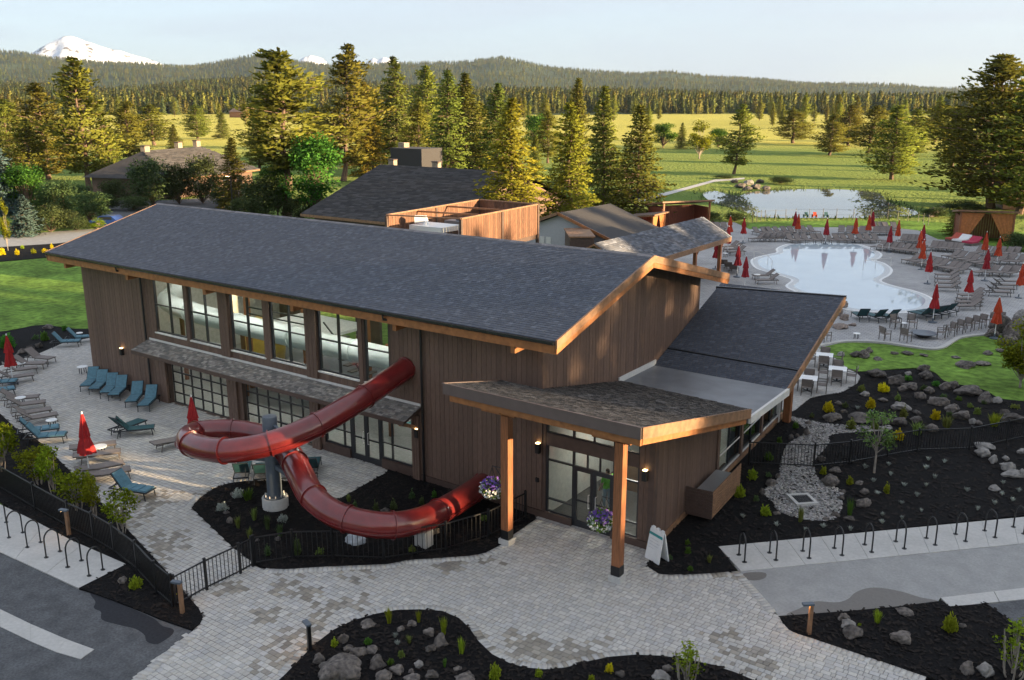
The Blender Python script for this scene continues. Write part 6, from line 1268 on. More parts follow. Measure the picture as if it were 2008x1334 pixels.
# ================================================================== FURNITURE
def lounger(fabric, frame, angle, cushion, name='sun_lounger'):
    t = thing(name, 'x', 'lounger'); w = 0.33; hz = 0.34; hx = 1.2; ca, sa = math.cos(R(angle)), math.sin(R(angle)); bl = 0.75
    f = MB()
    for y in (-w, w): f.bar((0, y, hz), (1.85, y, hz), 0.035, 0.05)
    for x in (0.02, hx, 1.83): f.bar((x, -w, hz), (x, w, hz), 0.035, 0.045)
    f.build('frame', frame, t)
    for x in (0.12, 1.6):
        for y in (-w, w): MB().bar((x, y, hz), (x+(-0.05 if x < 1 else 0.08), y, 0.0), 0.035, 0.035).build('leg', frame, t)
    th = 0.06 if cushion else 0.015; s = MB()
    if cushion:
        for k in range(3):
            a, b = 0.03+k*0.39, 0.03+(k+1)*0.39-0.015; s.hexa([(a, -w+0.02, hz+0.025), (b, -w+0.02, hz+0.025), (b, w-0.02, hz+0.025), (a, w-0.02, hz+0.025)], [(a+0.02, -w+0.04, hz+0.03+th), (b-0.02, -w+0.04, hz+0.03+th), (b-0.02, w-0.04, hz+0.03+th), (a+0.02, w-0.04, hz+0.03+th)])
    else: s.box(0.03, hx, -w+0.02, w-0.02, hz+0.02, hz+0.035)
    s.build('seat', fabric, t)
    b = MB(Matrix.Translation((hx, 0, hz+0.03)) @ Matrix.Rotation(-R(angle), 4, 'Y')); b.box(0.0, bl, -w+0.02, w-0.02, 0.0, th); bk = b.build('backrest', fabric, t)
    r = MB(Matrix.Translation((hx, 0, hz+0.03)) @ Matrix.Rotation(-R(angle), 4, 'Y'))
    for y in (-w, w): r.bar((0, y, 0), (bl+0.03, y, 0), 0.03, 0.04)
    r.bar((bl+0.02, -w, 0), (bl+0.02, w, 0), 0.03, 0.04); r.build('back_frame', frame, bk)
    MB().bar((hx+bl*0.6*ca, 0.2, hz+bl*0.6*sa), (1.7, 0.2, hz), 0.025).build('back_strut', frame, t)
    return t
LG = {'blue': lounger(fabric_blue, frame_d, 52, True), 'teal': lounger(fabric_teal, frame_d, 48, False), 'tan': lounger(fabric_tan, frame_t, 38, False), 'flat': lounger(fabric_tan, frame_t, 4, False)}
def put_lounger(kind, foot, hinge, label, group, zs=0.36):
    A, B = np.array(G(*foot, zs)), np.array(G(*hinge, zs)); t = copy_tree(LG[kind]); t.location = (A[0], A[1], 0.02); t.scale = (0.93, 0.86, 0.95); t.rotation_euler = (0, 0, math.atan2(B[1]-A[1], B[0]-A[0])+random.uniform(-0.06, 0.06)); tag(t, label, 'lounger', group); return t
def put_at(kind, foot, ang, label, group):
    A = G(*foot, 0.36); t = copy_tree(LG[kind]); t.location = (A[0], A[1], 0.02); t.rotation_euler = (0, 0, ang); tag(t, label, 'lounger', group); return t
NAMEK = {'blue': 'blue cushioned', 'teal': 'dark teal sling', 'tan': 'taupe sling', 'flat': 'taupe flat-lying'}
def row(kind, pairs, where, group):
    for i, (f, h) in enumerate(pairs): put_lounger(kind, f, h, f'{NAMEK[kind]} lounger, {ORD[i]} {where}', group)
row('tan', [((103, 702), (62, 699)), ((91, 711), (47, 712)), ((74, 719), (38, 724)), ((66, 733), (25, 739))], 'from the back in the row beside the left red umbrella', 'loungers on the left patio')
row('blue', [((34, 746), (10, 748)), ((30, 760), (4, 764))], 'of two at the left edge below the taupe row', 'blue loungers at the left edge')
row('tan', [((77, 776), (34, 780)), ((90, 786), (45, 792)), ((101, 800), (56, 808)), ((113, 810), (68, 818))], 'from the back in the row along the left edge', 'loungers along the left edge')
row('blue', [((117, 836), (90, 840)), ((130, 851), (106, 853))], 'of two beside the orange-lit hedge edge', 'blue loungers by the hedge')
row('flat', [((228, 867), (165, 876)), ((237, 883), (172, 893)), ((243, 905), (185, 915)), ((256, 918), (194, 929))], 'from the back in the row under the near left umbrella', 'loungers under the near left umbrella')
row('blue', [((296, 962), (264, 958))], 'alone at the fence end of the patio', 'blue lounger near the fence')
row('blue', [((167, 757), (176, 748)), ((184, 763), (194, 753)), ((206, 770), (217, 760)), ((222, 775), (233, 765)), ((256, 788), (266, 777)), ((280, 796), (290, 785))], 'from the left along the siding wall', 'blue loungers against the wall')
row('teal', [((280, 822), (258, 830)), ((303, 836), (282, 838))], 'of two standing before the glass doors', 'teal loungers before the glass doors')
row('flat', [((378, 852), (335, 864))], 'alone beside the umbrella near the slide', 'lounger beside the slide umbrella')
row('blue', [((158, 668), (138, 669)), ((186, 659), (170, 660))], 'of two behind the far wall corner', 'blue loungers behind the wall corner')
row('teal', [((480, 905), (476, 928)), ((516, 907), (512, 930)), ((566, 905), (562, 928)), ((616, 896), (612, 918))], 'from the left behind the slide post', 'teal loungers behind the slide')
AW_ = math.atan2(Fv[1], Fv[0])      # heading straight away from the viewer
def prow(kind, a, b, n, head, where, group):
    for i in range(n):
        f = i/max(1, n-1); u, v = a[0]+(b[0]-a[0])*f, a[1]+(b[1]-a[1])*f
        put_at(kind, (u, v), AW_+R(head)+random.uniform(-0.08, 0.08), f'{NAMEK[kind]} lounger, {ORD[i]} from left {where}', 'pool loungers '+group)
prow('tan', (1500, 458), (1606, 455), 9, 25, 'in the back row on the far deck', 'a')
prow('tan', (1560, 472), (1730, 472), 12, 10, 'in the row on the far pool edge', 'b')
prow('tan', (1650, 455), (1746, 457), 8, -20, 'behind the far pool edge row', 'c')
prow('tan', (1722, 447), (1760, 448), 4, 0, 'at the far lawn edge', 'd')
prow('tan', (1712, 484), (1792, 494), 8, -60, 'in the slanting row right of the pool', 'e')
prow('tan', (1763, 472), (1798, 474), 5, -40, 'under the small orange umbrellas', 'f')
prow('tan', (1822, 486), (1872, 490), 6, -40, 'below the red lounge beds', 'g')
prow('tan', (1772, 510), (1870, 530), 8, -70, 'in the row behind the red umbrella', 'h')
prow('tan', (1850, 502), (1918, 518), 6, -70, 'left of the cabana umbrellas', 'i')
prow('tan', (1908, 496), (1982, 498), 6, -50, 'in front of the right cabana', 'j')
prow('tan', (1948, 512), (2004, 514), 4, -60, 'below the shrubs at the right edge', 'k')
prow('tan', (1912, 534), (1972, 536), 4, -60, 'round the red umbrella at right', 'l')
for g_, (u0, v0, du, dv, n, hd, wh) in enumerate([(1834, 538, 0, 8, 4, -100, 'in the stack right of the tall red umbrella'), (1880, 578, -2, 7, 4, -85, 'in the group under the crimson umbrella'), (2000, 552, -6, 7, 4, 80, 'in the group cut by the right edge'), (1415, 484, 6, 5, 3, -75, 'left of the pool beside the pavilion'), (1422, 514, 10, 5, 3, 160, 'in the tilted group by the two red umbrellas'), (1476, 540, 6, 9, 2, -90, 'below the nearest left pool umbrella'), (1404, 448, 12, 0, 3, 10, 'behind the pavilion at the far left'), (1470, 468, 11, 0, 5, -70, 'in the low row left of the pool')]):
    for i in range(n): put_at('tan', (u0+du*i, v0+dv*i), AW_+R(hd)+random.uniform(-0.05, 0.05), f'{NAMEK["tan"]} lounger, {ORD[i]} from the back {wh}', f'pool lounger groups {g_}')
for i, (u, v, h) in enumerate([(1678, 618, 180), (1708, 620, 200), (1733, 620, 200), (1796, 616, 205), (1812, 614, 205), (1826, 612, 205), (1842, 608, 205)]):
    put_at('teal', (u-10*(h > 180), v-6), AW_+R(h), f'{NAMEK["teal"]} lounger, {ORD[i]} from the left on the near pool edge', 'teal loungers at the pool')
for k in LG.values(): kill(k)
# umbrellas
def umbrella(m):
    t = thing('closed_umbrella', 'x', 'umbrella')
    prof = [(0.30, 1.02), (0.27, 1.2), (0.21, 1.5), (0.155, 1.72), (0.21, 1.735), (0.17, 2.0), (0.10, 2.35), (0.05, 2.6), (0.03, 2.68)]
    n = 16; mb = MB(); vs = []
    for j, (r, z) in enumerate(prof):
        for k in range(n):
            a = 2*math.pi*k/n; q = r*(1.12 if k % 2 else 0.78)*(1+0.10*math.sin(k*2.3+j)); vs.append((q*math.cos(a), q*math.sin(a), z+(0.03*math.sin(k*1.7) if j == 0 else 0)))
    mb.add(vs, [(i*n+k, i*n+(k+1) % n, (i+1)*n+(k+1) % n, (i+1)*n+k) for i in range(len(prof)-1) for k in range(n)]+[tuple(range((len(prof)-1)*n, len(prof)*n))]); mb.build('canopy', m, t)
    MB().cyl((0, 0), 0.025, 0.05, 2.7, 8).build('pole', white_m, t); MB().lathe([(0.28, 0), (0.28, 0.06), (0.05, 0.10), (0.04, 0.3)], 14).build('base', steel_m, t, smooth=True)
    MB().lathe([(0.035, 2.68), (0.035, 2.74), (0.01, 2.78)], 8).build('finial', white_m, t); return t
UM = {'red': umbrella(red_f), 'crimson': umbrella(crim_f), 'orange': umbrella(orange_f)}
for kd, tip, lb in [('red', (160, 808), 'near the hedge on the left patio'), ('red', (374, 775), 'standing behind the slide loop'), ('red', (12, 655), 'at the left edge beside the taupe loungers'),
    ('orange', (1433, 423), 'farthest left beyond the pavilion'), ('crimson', (1430, 443), 'just above the pavilion corner'), ('red', (1460, 426), 'second from left on the far deck'), ('crimson', (1406, 468), 'showing below the pavilion roof'), ('crimson', (1449, 481), 'left of the pool, upper of two'), ('crimson', (1464, 501), 'left of the pool, lower of two'),
    ('crimson', (1561, 413), 'tall one of the pair at the pond fence, left'), ('orange', (1567, 418), 'short one of the pair at the pond fence, left'), ('crimson', (1623, 428), 'at the middle of the far pool edge'), ('orange', (1680, 426), 'alone on the far deck right of middle'), ('orange', (1706, 420), 'short one of the pair at the pond fence, right'), ('crimson', (1713, 413), 'tall one of the pair at the pond fence, right'),
    ('crimson', (1748, 441), 'behind the right lobe of the pool'), ('orange', (1764, 430), 'small at the far lawn edge'), ('crimson', (1813, 439), 'behind the overlapping orange pair'), ('orange', (1807, 451), 'upper of the overlapping orange pair'), ('orange', (1813, 469), 'lower of the overlapping orange pair'), ('red', (1826, 492), 'with a white base right of the pool'), ('orange', (1936, 454), 'in front of the right cabana'), ('orange', (1962, 464), 'right of the right cabana'), ('crimson', (1939, 487), 'below the right cabana'), ('red', (1906, 527), 'over the stacked loungers at right'), ('red', (1838, 555), 'over the teal loungers at the near pool edge'), ('orange', (1961, 581), 'beside the fire pit chairs'), ('orange', (2007, 515), 'cut by the right edge')]:
    P_ = G(*tip, 2.77); t = copy_tree(UM[kd]); t.location = (P_[0], P_[1], 0.01); t.rotation_euler = (0, 0, random.uniform(0, 6)); s = random.uniform(0.93, 1.08); t.scale = (s, s, 1); tag(t, f'closed {kd} umbrella {lb}', 'umbrella', 'closed umbrellas')
for k in UM.values(): kill(k)
# side tables
def side_table(p, r, h, label, z=0.0):
    t = thing('side_table', label, 'table', p, 0, 'small side tables'); MB().lathe([(r, h-0.03), (r, h), (0, h+0.002)], 16).build('top', white_m, t)
    for k in range(4): a = k*1.57+0.7; MB().bar((r*0.7*math.cos(a), r*0.7*math.sin(a), 0), (r*0.6*math.cos(a), r*0.6*math.sin(a), h-0.03), 0.03).build('leg', frame_d, t)
for px, r, lb in [((197, 893), 0.3, 'round white side table among the flat loungers'), ((41, 726), 0.28, 'round white side table in the taupe row'), ((103, 840), 0.25, 'white side table between the two blue loungers by the hedge'), ((163, 733), 0.28, 'low white table at the wall corner'), ((42, 795), 0.25, 'white side table in the left edge row'), ((1484, 548), 0.28, 'white side table below the left pool umbrella'), ((1422, 505), 0.28, 'white side table left of the pool'), ((1770, 645), 0.25, 'small dark-legged table between two patio chairs'), ((1679, 664), 0.22, 'small low table left of the fire pit chairs'), ((157, 663), 0.2, 'white side table between the far blue loungers')]:
    side_table(G(*px), r, 0.42 if r > 0.22 else 0.35, lb)
# dining sets and patio chairs
def chair(m):
    t = thing('patio_chair', 'x', 'chair'); w = 0.25
    for x in (-0.22, 0.24):
        for y in (-w, w): MB().bar((x, y, 0), (x, y, 0.66 if x > 0 else 0.9), 0.035).build('leg', frame_t, t)
    MB().box(-0.22, 0.26, -w, w, 0.42, 0.45).build('seat', m, t); b = MB(); b.hexa([(-0.24, -w, 0.5), (-0.21, -w, 0.5), (-0.21, w, 0.5), (-0.24, w, 0.5)], [(-0.32, -w, 0.92), (-0.29, -w, 0.92), (-0.29, w, 0.92), (-0.32, w, 0.92)]); b.build('backrest', m, t)
    for y in (-w, w): MB().bar((-0.22, y, 0.66), (0.26, y, 0.66), 0.05, 0.03).build('armrest', frame_t, t)
    return t
CH = chair(fabric_tan)
def put_chair(p, ang, label, group): t = copy_tree(CH); t.location = (p[0], p[1], 0.03); t.rotation_euler = (0, 0, ang); tag(t, label, 'chair', group)
NAMES = ['back', 'middle', 'front']
for i, (u, v) in enumerate([(1617, 696), (1643, 723), (1585, 741)]):
    p = np.array(G(u, v, 0.74)); t = thing('dining_table', f'white square dining table, {NAMES[i]} one on the round patio', 'table', (p[0], p[1], 0.03), 0.25, 'patio dining tables'); MB().box(-0.46, 0.46, -0.46, 0.46, 0.69, 0.72).build('top', white_m, t); MB().cyl((0, 0), 0.05, 0.04, 0.69, 10).build('pedestal', frame_d, t)
    for a in (0.78, 2.36): MB().bar((0.33*math.cos(a), 0.33*math.sin(a), 0.025), (-0.33*math.cos(a), -0.33*math.sin(a), 0.025), 0.06, 0.04).build('foot', frame_d, t)
    for k, sd in enumerate(('right', 'far', 'left', 'near')):
        a = 0.25+k*1.571; put_chair((p[0]+0.72*math.cos(a), p[1]+0.72*math.sin(a)), a+math.pi, f'taupe dining chair on the {sd} side of the {NAMES[i]} patio table', 'patio dining chairs')
FP = G(1810, 662)
for i, (u, v) in enumerate([(1755, 645), (1787, 645), (1734, 668), (1775, 671), (1618, 671), (1845, 665), (1860, 660), (1876, 655), (1892, 651), (1908, 647), (1922, 644), (1942, 641), (1957, 639)]):
    p = G(u, v); a = math.atan2(FP[1]-p[1], FP[0]-p[0]); put_chair(p, a, f'taupe patio armchair, {ORD[i]} of those gathered near the fire pit' if i > 4 else f'taupe patio armchair, {ORD[i]} left of the fire pit', 'armchairs near the fire pit')
kill(CH)
t = thing('fire_pit', 'dark round fire pit bowl on the pool deck', 'fire pit', FP); MB().lathe([(0.25, 0), (0.7, 0.28), (0.74, 0.3), (0.70, 0.31), (0.3, 0.12), (0.0, 0.1)], 20).build('bowl', black_metal, t, smooth=True); MB().lathe([(0.74, 0.29), (0.8, 0.3), (0.8, 0.33), (0.7, 0.335)], 20).build('rim', steel_m, t)
# pool handrails
def handrail(pts, label):
    t = thing('pool_handrail', label, 'handrail', (0, 0, 0), 0, 'pool handrails'); P = [np.array(G(*q)) for q in pts]; O = P[0]; t.location = tuple(O)
    for a in P: MB().cyl((a[0]-O[0], a[1]-O[1]), 0.022, 0, 0.9, 8).build('upright', flash_m, t)
    m = MB(); m.tube([(p[0]-O[0], p[1]-O[1], 0.9) for p in P], 0.022, 8); m.build('rail', flash_m, t)
handrail([(1478, 511), (1505, 520), (1513, 531)], 'steel handrail at the left pool steps'); handrail([(1746, 525), (1716, 528), (1692, 531)], 'steel handrail at the right pool steps'); handrail([(1717, 494), (1729, 498)], 'short steel handrail at the far right of the pool')
# ================================================================== CABANAS, PAVILION, NEIGHBOURS
def cabana(c, rz, w, d, h, label, curtains=True, slope=0.5, group='wooden cabanas'):
    t = thing('cabana', label, 'cabana', c, rz, group)
    for x in (-w/2, w/2):
        for y in (-d/2, d/2): MB().box(x-0.09, x+0.09, y-0.09, y+0.09, 0, h+(slope if y < 0 else 0)-0.1).build('post', cedar_v, t)
    m = MB(); o = 0.4; m.hexa([(-w/2-o, -d/2-o, h+slope), (w/2+o, -d/2-o, h+slope), (w/2+o, d/2+o, h), (-w/2-o, d/2+o, h)], [(-w/2-o, -d/2-o, h+slope+0.16), (w/2+o, -d/2-o, h+slope+0.16), (w/2+o, d/2+o, h+0.16), (-w/2-o, d/2+o, h+0.16)]); rf = m.build('roof', cedar_w, t)
    m = MB(); m.hexa([(-w/2-o, -d/2-o, h+slope+0.163), (w/2+o, -d/2-o, h+slope+0.163), (w/2+o, d/2+o, h+0.163), (-w/2-o, d/2+o, h+0.163)], [(-w/2-o, -d/2-o, h+slope+0.18), (w/2+o, -d/2-o, h+slope+0.18), (w/2+o, d/2+o, h+0.18), (-w/2-o, d/2+o, h+0.18)]); m.build('roof_cover', siding_d, rf)
    for i in range(int(w/0.25)): x = -w/2+0.1+i*0.25; MB().box(x, x+0.23, d/2-0.05, d/2, 0, h-0.05).build('wall_board', mat_red, t)
    for x in (-w/2, w/2):
        for i in range(int(d/0.3)): y = -d/2+0.3+i*0.3; MB().box(x-0.03, x+0.03, y, y+0.27, 0, h-0.05).build('wall_board', mat_red, t)
    if curtains:
        for s in (-1, 1):
            c2 = MB(); z0, z1 = 0.1, h+slope-0.15; n = 8; xo, xi, xt = s*w/2*0.96, s*w/2*0.1, s*w/2*0.72
            for k in range(n):
                f0, f1 = k/n, (k+1)/n; yy = -d/2-0.02+0.05*(k % 2); y2 = -d/2-0.02+0.05*((k+1) % 2)
                c2.quad((xo+(xt-xo)*f0, yy, z0), (xo+(xt-xo)*f1, y2, z0), (xo+(xi-xo)*f1, y2, z1), (xo+(xi-xo)*f0, yy, z1)); 
            c2.build('curtain', curtain_m, t)
    return t
mat_red = mat('red_cedar_boards', (0.22, 0.06, 0.03), 0.6, var=0.25, scale=5, aniso=(4, 4, 0.6)); curtain_m = mat('ochre_curtain', (0.42, 0.16, 0.05), 0.9, var=0.2, scale=5)
cabana(G(1925, 470), AW_-R(90)-0.30, 5.2, 3.2, 2.7, 'wooden cabana with ochre curtains at the right of the pool')
cabana((1.2, 62.0, 0), AW_-R(90)+1.0, 3.0, 3.0, 2.6, 'wooden cabana with drawn curtains below the dark spruce')
cabana(G(1330, 452), AW_-R(90)+0.35, 6.0, 3.4, 2.8, 'open timber cabana with a pale shed roof left of the pond', False, 0.7)
def bed_lounge(px, m, ang, label): 
    t = thing('lounge_bed', label, 'lounger', G(*px), ang, 'lounge beds at the cabana'); MB().box(-0.9, 0.9, -0.55, 0.55, 0.05, 0.28).build('base', frame_t, t); MB().box(-0.9, 0.3, -0.55, 0.55, 0.282, 0.45).build('mattress', m, t); b = MB(Matrix.Translation((0.3, 0, 0.3)) @ Matrix.Rotation(-R(35), 4, 'Y')); b.box(0, 0.8, -0.55, 0.55, 0, 0.16); b.build('backrest', m, t)
bed_lounge((1872, 474), mat('coral_cushion', (0.42, 0.08, 0.05), 0.85), AW_-R(60), 'orange-red lounge bed left of the cabana opening'); bed_lounge((1885, 477), white_m, AW_-R(60), 'white lounge bed between the two red ones'); bed_lounge((1905, 481), mat('rose_cushion', (0.40, 0.03, 0.07), 0.85), AW_-R(60), 'crimson lounge bed before the cabana')
# shade pavilion behind the main roof
def pavilion():
    t = thing('pavilion', 'open timber pavilion with dark shingle gable roof behind the pool house', 'pavilion', (13.6, 40, 0)); hw = 2.7; y0, y1 = -10, 8.4; ze, zr = 3.45, 4.95
    for s in (1, -1):
        m = MB(); a = [(0, y0, zr), (s*hw, y0, ze), (s*hw, y1, ze), (0, y1, zr)]
        if s > 0: a = [a[0], a[1], a[2], a[3]]
        else: a = a[::-1]
        m.hexa([(x, y, z-0.18) for x, y, z in a], [(x, y, z-0.02) for x, y, z in a]); rf = m.build('roof', cedar_w, t)
        L_ = math.hypot(hw, zr-ze)
        if s > 0: shingles('roof_shingles', (hw, y0, ze), (0, 1, 0), (-hw/L_, 0, (zr-ze)/L_), y1-y0, L_, shingle, rf, PAL, cw=0.4, rh=0.2)
        else: shingles('roof_shingles', (-hw, y1, ze), (0, -1, 0), (hw/L_, 0, (zr-ze)/L_), y1-y0, L_, shingle, rf, PAL, cw=0.5, rh=0.25)
    MB().box(hw, hw+0.06, y0, y1+0.05, ze-0.38, ze+0.02).build('fascia', cedar_w, t)
    for s in (1, -1): m = MB(); m.bar((0, y1+0.04, zr-0.1), (s*hw, y1+0.04, ze-0.1), 0.08, 0.28); m.build('rake', flash_m, t)
    for y in (-9, -3.2, 2.4, 7.4):
        for x in (-2.2, 2.2): MB().box(x-0.13, x+0.13, y-0.13, y+0.13, 0, ze).build('post', cedar_v, t)
        MB().bar((-2.3, y, ze-0.1), (2.3, y, ze-0.1), 0.16, 0.24).build('tie_beam', cedar, t)
        for s in (1, -1): MB().bar((s*2.2, y+0.1, ze-1.0), (s*2.2, y+1.0, ze-0.15), 0.1, 0.1).build('knee_brace', cedar, t)
pavilion()
# timber screened plant enclosure standing behind the house
enc_m = mat('rust_cedar', (0.15, 0.07, 0.038), 0.6, var=0.35, scale=4, aniso=(4, 4, 0.6)); per_object(enc_m, 0.3)
def enclosure():
    A, B, C_, E_ = [np.array(p) for p in ((2.28, 20.98), (7.81, 22.28), (7.06, 32.6), (1.39, 32.64))]; t = thing('plant_enclosure', 'open topped slatted timber enclosure glowing orange above the roof ridge', 'enclosure', (A[0], A[1], 0)); z0, z1 = 4.75, 7.0
    def side(p, q, openf=1.0):
        d = q-p; ln = np.linalg.norm(d); n = int(ln/0.3)
        for i in range(n):
            f0, f1 = i/n, (i+0.93)/n; a, b = p+d*f0-A, p+d*f1-A; MB().bar((a[0], a[1], (z0+z1)/2), (b[0], b[1], (z0+z1)/2), 0.05, z1-z0).build('wall_board', enc_m, t)
        a, b = p-A, q-A; MB().bar((a[0], a[1], z1+0.05), (b[0], b[1], z1+0.05), 0.14, 0.09).build('top_rail', cedar_w, t)
    side(B, C_); side(C_, E_); side(E_, A)
    a, b = A-A, B-A; MB().bar((a[0], a[1], z1+0.05), (b[0], b[1], z1+0.05), 0.12, 0.08).build('top_rail', cedar_w, t)
    for p in (A, B, C_, E_, (B+C_)/2, (A+E_)/2): q = p-A; MB().box(q[0]-0.1, q[0]+0.1, q[1]-0.1, q[1]+0.1, 0, z1).build('post', siding_d, t)
    for f in (0.3, 0.62): p, q = A+(E_-A)*f-A, B+(C_-B)*f-A; MB().bar((p[0], p[1], z1-0.05), (q[0], q[1], z1-0.05), 0.09, 0.12).build('cross_tie', cedar, t)
    ce = (A+B+C_+E_)/4-A; MB().prism(ccw([tuple((p-A)*0.98+ce*0.02) for p in (A, B, C_, E_)]), 4.4, 4.74).build('deck', siding_d, t)
    u = thing('air_handler', 'white air handling unit inside the timber enclosure', 'machine', (A[0]+2.2, A[1]+2.2, 4.74)); MB().box(-1.3, 1.6, -0.9, 1.2, 0, 1.55).build('housing', white_m, u); MB().box(1.601, 1.64, -0.6, 0.9, 0.2, 1.2).build('louvre', siding_d, u)
    dct = MB(); dct.tube([(-0.6, 0, 1.55), (-0.6, 0, 1.9), (-1.2, -0.4, 1.9)], 0.28, 12); dct.build('duct', white_m, u)
    u = thing('air_handler', 'grey air handling unit at the far end of the timber enclosure', 'machine', (A[0]+2.4, A[1]+7.4, 4.74)); MB().box(-1.4, 1.4, -2.4, 2.2, 0, 1.5).build('housing', membrane, u); MB().box(-0.6, 0.6, -2.0, -0.8, 1.501, 1.62).build('fan_cowl', steel_m, u)
    # low service wing that carries it
    s = thing('service_wing', 'low pale grey service building with brown gable roof right of the enclosure', 'building', (2.0, 43.4, 0))
    gm = mat('grey_siding', (0.40, 0.40, 0.42), 0.7, var=0.06); MB().box(-5, 5, 0.4, 9, 0, 2.95).build('wall', gm, s); m = MB(); m.add([(-5, 0.4, 2.951), (5, 0.4, 2.951), (0, 0.4, 4.75)], [(0, 1, 2)]); m.build('gable', gm, s)
    for sg in (-1, 1):
        q = [(0, 0, 5.0), (sg*5.6, 0, 3.0), (sg*5.6, 9.5, 3.0), (0, 9.5, 5.0)]; q = q if sg > 0 else q[::-1]; m = MB(); m.hexa([(x, y, z-0.16) for x, y, z in q], [(x, y, z) for x, y, z in q]); r = m.build('roof', shingle_b, s, color=True)
        MB().bar((0, -0.04, 4.95), (sg*5.6, -0.04, 2.95), 0.08, 0.26).build('rake', cedar if sg > 0 else cedar_w, r)
    for x in (-3.6, -1.9, -1.2): MB().box(x-0.25, x+0.25, 0.36, 0.4, 1.7, 2.7).build('window', flash_m, s)
    v = thing('vent_housing', 'long brown boxed duct housing between the ridge and the pavilion', 'vent', (5.6, 41.2, 0), R(-53)); MB().box(-2.5, 2.5, -1.0, 1.0, 0, 3.7).build('housing', siding_d, v); MB().box(-2.6, 2.6, -1.1, 1.1, 3.7, 3.82).build('cap', cedar_w, v)
enclosure()
def hip_house(name, label, c, rz, w, d, ze, zr, hip, chim, roofm=shingle_b, wallm=None):
    t = thing(name, label, 'building', c, rz); wm = wallm or siding_d
    MB().box(-w/2, w/2, -d/2, d/2, 0, ze).build('wall', wm, t); o = 1.0; W2, D2, r2 = w/2+o, d/2+o, w/2-hip
    E = [(-W2, -D2, ze), (W2, -D2, ze), (W2, D2, ze), (-W2, D2, ze)]; a, b = (-r2, 0, zr), (r2, 0, zr)
    m = MB(); m.add(E+[a, b], [(0, 1, 5, 4), (2, 3, 4, 5), (3, 2, 1, 0)]+([(1, 2, 5), (3, 0, 4)] if hip > 0 else [])); rf = m.build('roof', roofm, t, color=True)
    if hip <= 0:
        for s in (-1, 1): x = s*(W2-0.5); g_ = MB(); g_.add([(x, -D2+0.6, ze-0.3), (x, D2-0.6, ze-0.3), (x, 0, zr-0.25)], [(0, 1, 2) if s > 0 else (2, 1, 0)]); g_.build('gable', siding, t)
    L_ = math.hypot(D2, zr-ze); v = (0, D2/L_, (zr-ze)/L_)
    def clip(s, q): f = q/L_; return f*(W2-r2) < s < 2*W2-f*(W2-r2)
    shingles('roof_shingles', (-W2, -D2, ze+0.02), (1, 0, 0), v, 2*W2, L_, roofm, rf, PAL, cw=0.9, rh=0.3, clip=clip, lift=0.03)
    MB().box(-W2, W2, -D2-0.05, -D2, ze-0.25, ze+0.02).build('fascia', cedar_w, rf)
    for x, y, s, h in chim:
        ch = MB().box(x-s, x+s, y-s*0.7, y+s*0.7, zr-1.2, zr+h).build('chimney', mat_chim, rf); MB().box(x-s*1.15, x+s*1.15, y-s*0.85, y+s*0.85, zr+h, zr+h+0.12).build('chimney_cap', siding_d, ch)
    for k in range(int(w/4)): x = -w/2+2+k*4; MB().box(x-0.8, x+0.8, -d/2-0.04, -d/2, 0.8, 2.2).build('window', bronze, t)
    return t
mat_chim = mat('chimney_stone', (0.30, 0.24, 0.18), 0.9, var=0.3, scale=4)
hip_house('lodge', 'large brown lodge with a dark gable roof and stone chimneys behind the pool house', (-19.0, 53.5, 0), 0, 18.0, 23, 3.0, 7.5, -1.0, [(-8.4, 0.4, 0.42, 0.55), (-1.8, 0.4, 0.42, 0.55)], roofm=shingle_b)
t = thing('lodge_tower', 'dark raised roof block behind the lodge chimneys', 'building', (-32.6, 64, 0)); MB().box(-2.6, 2.6, -2, 2, 0, 8.9).build('roof_block', shingle_b, t, color=True); MB().box(-2.6, -1.6, -0.5, 0.5, 8.9, 9.5).build('chimney', mat_chim, t)
hip_house('lodge', 'low brown lodge with hip roof at the left behind the shrubs', (-89.5, 68.0, 0), R(108), 22, 15, 3.0, 7.0, 3.5, [(-7, 0, 0.6, 0.7), (2, 0.5, 0.55, 0.9), (7, 0.5, 0.55, 1.0)], roofm=shingle_b, wallm=siding)
t = thing('farm_building', 'tiny orange-lit barn at the far edge of the left meadow', 'building', D(470, 212, 900)[:2]+(0,)); MB().box(-9, 9, -5, 5, 0, 5).build('wall', cedar, t); m = MB(); m.add([(-9.5, -5.5, 5), (9.5, -5.5, 5), (9.5, 5.5, 5), (-9.5, 5.5, 5), (-9.5, 0, 8), (9.5, 0, 8)], [(0, 1, 5, 4), (2, 3, 4, 5), (1, 2, 5), (3, 0, 4)]); m.build('roof', cedar_w, t)
t = thing('log_cabin', 'small dark cabin cut by the right edge under the pines', 'building', G(2012, 408), 0.3); MB().box(-3.5, 3.5, -3, 3, 0, 2.8).build('wall', siding, t); m = MB(); m.add([(-4.2, -3.7, 2.8), (4.2, -3.7, 2.8), (4.2, 3.7, 2.8), (-4.2, 3.7, 2.8), (-4.2, 0, 4.8), (4.2, 0, 4.8)], [(0, 1, 5, 4), (2, 3, 4, 5), (1, 2, 5), (3, 0, 4)]); m.build('roof', siding_d, t)
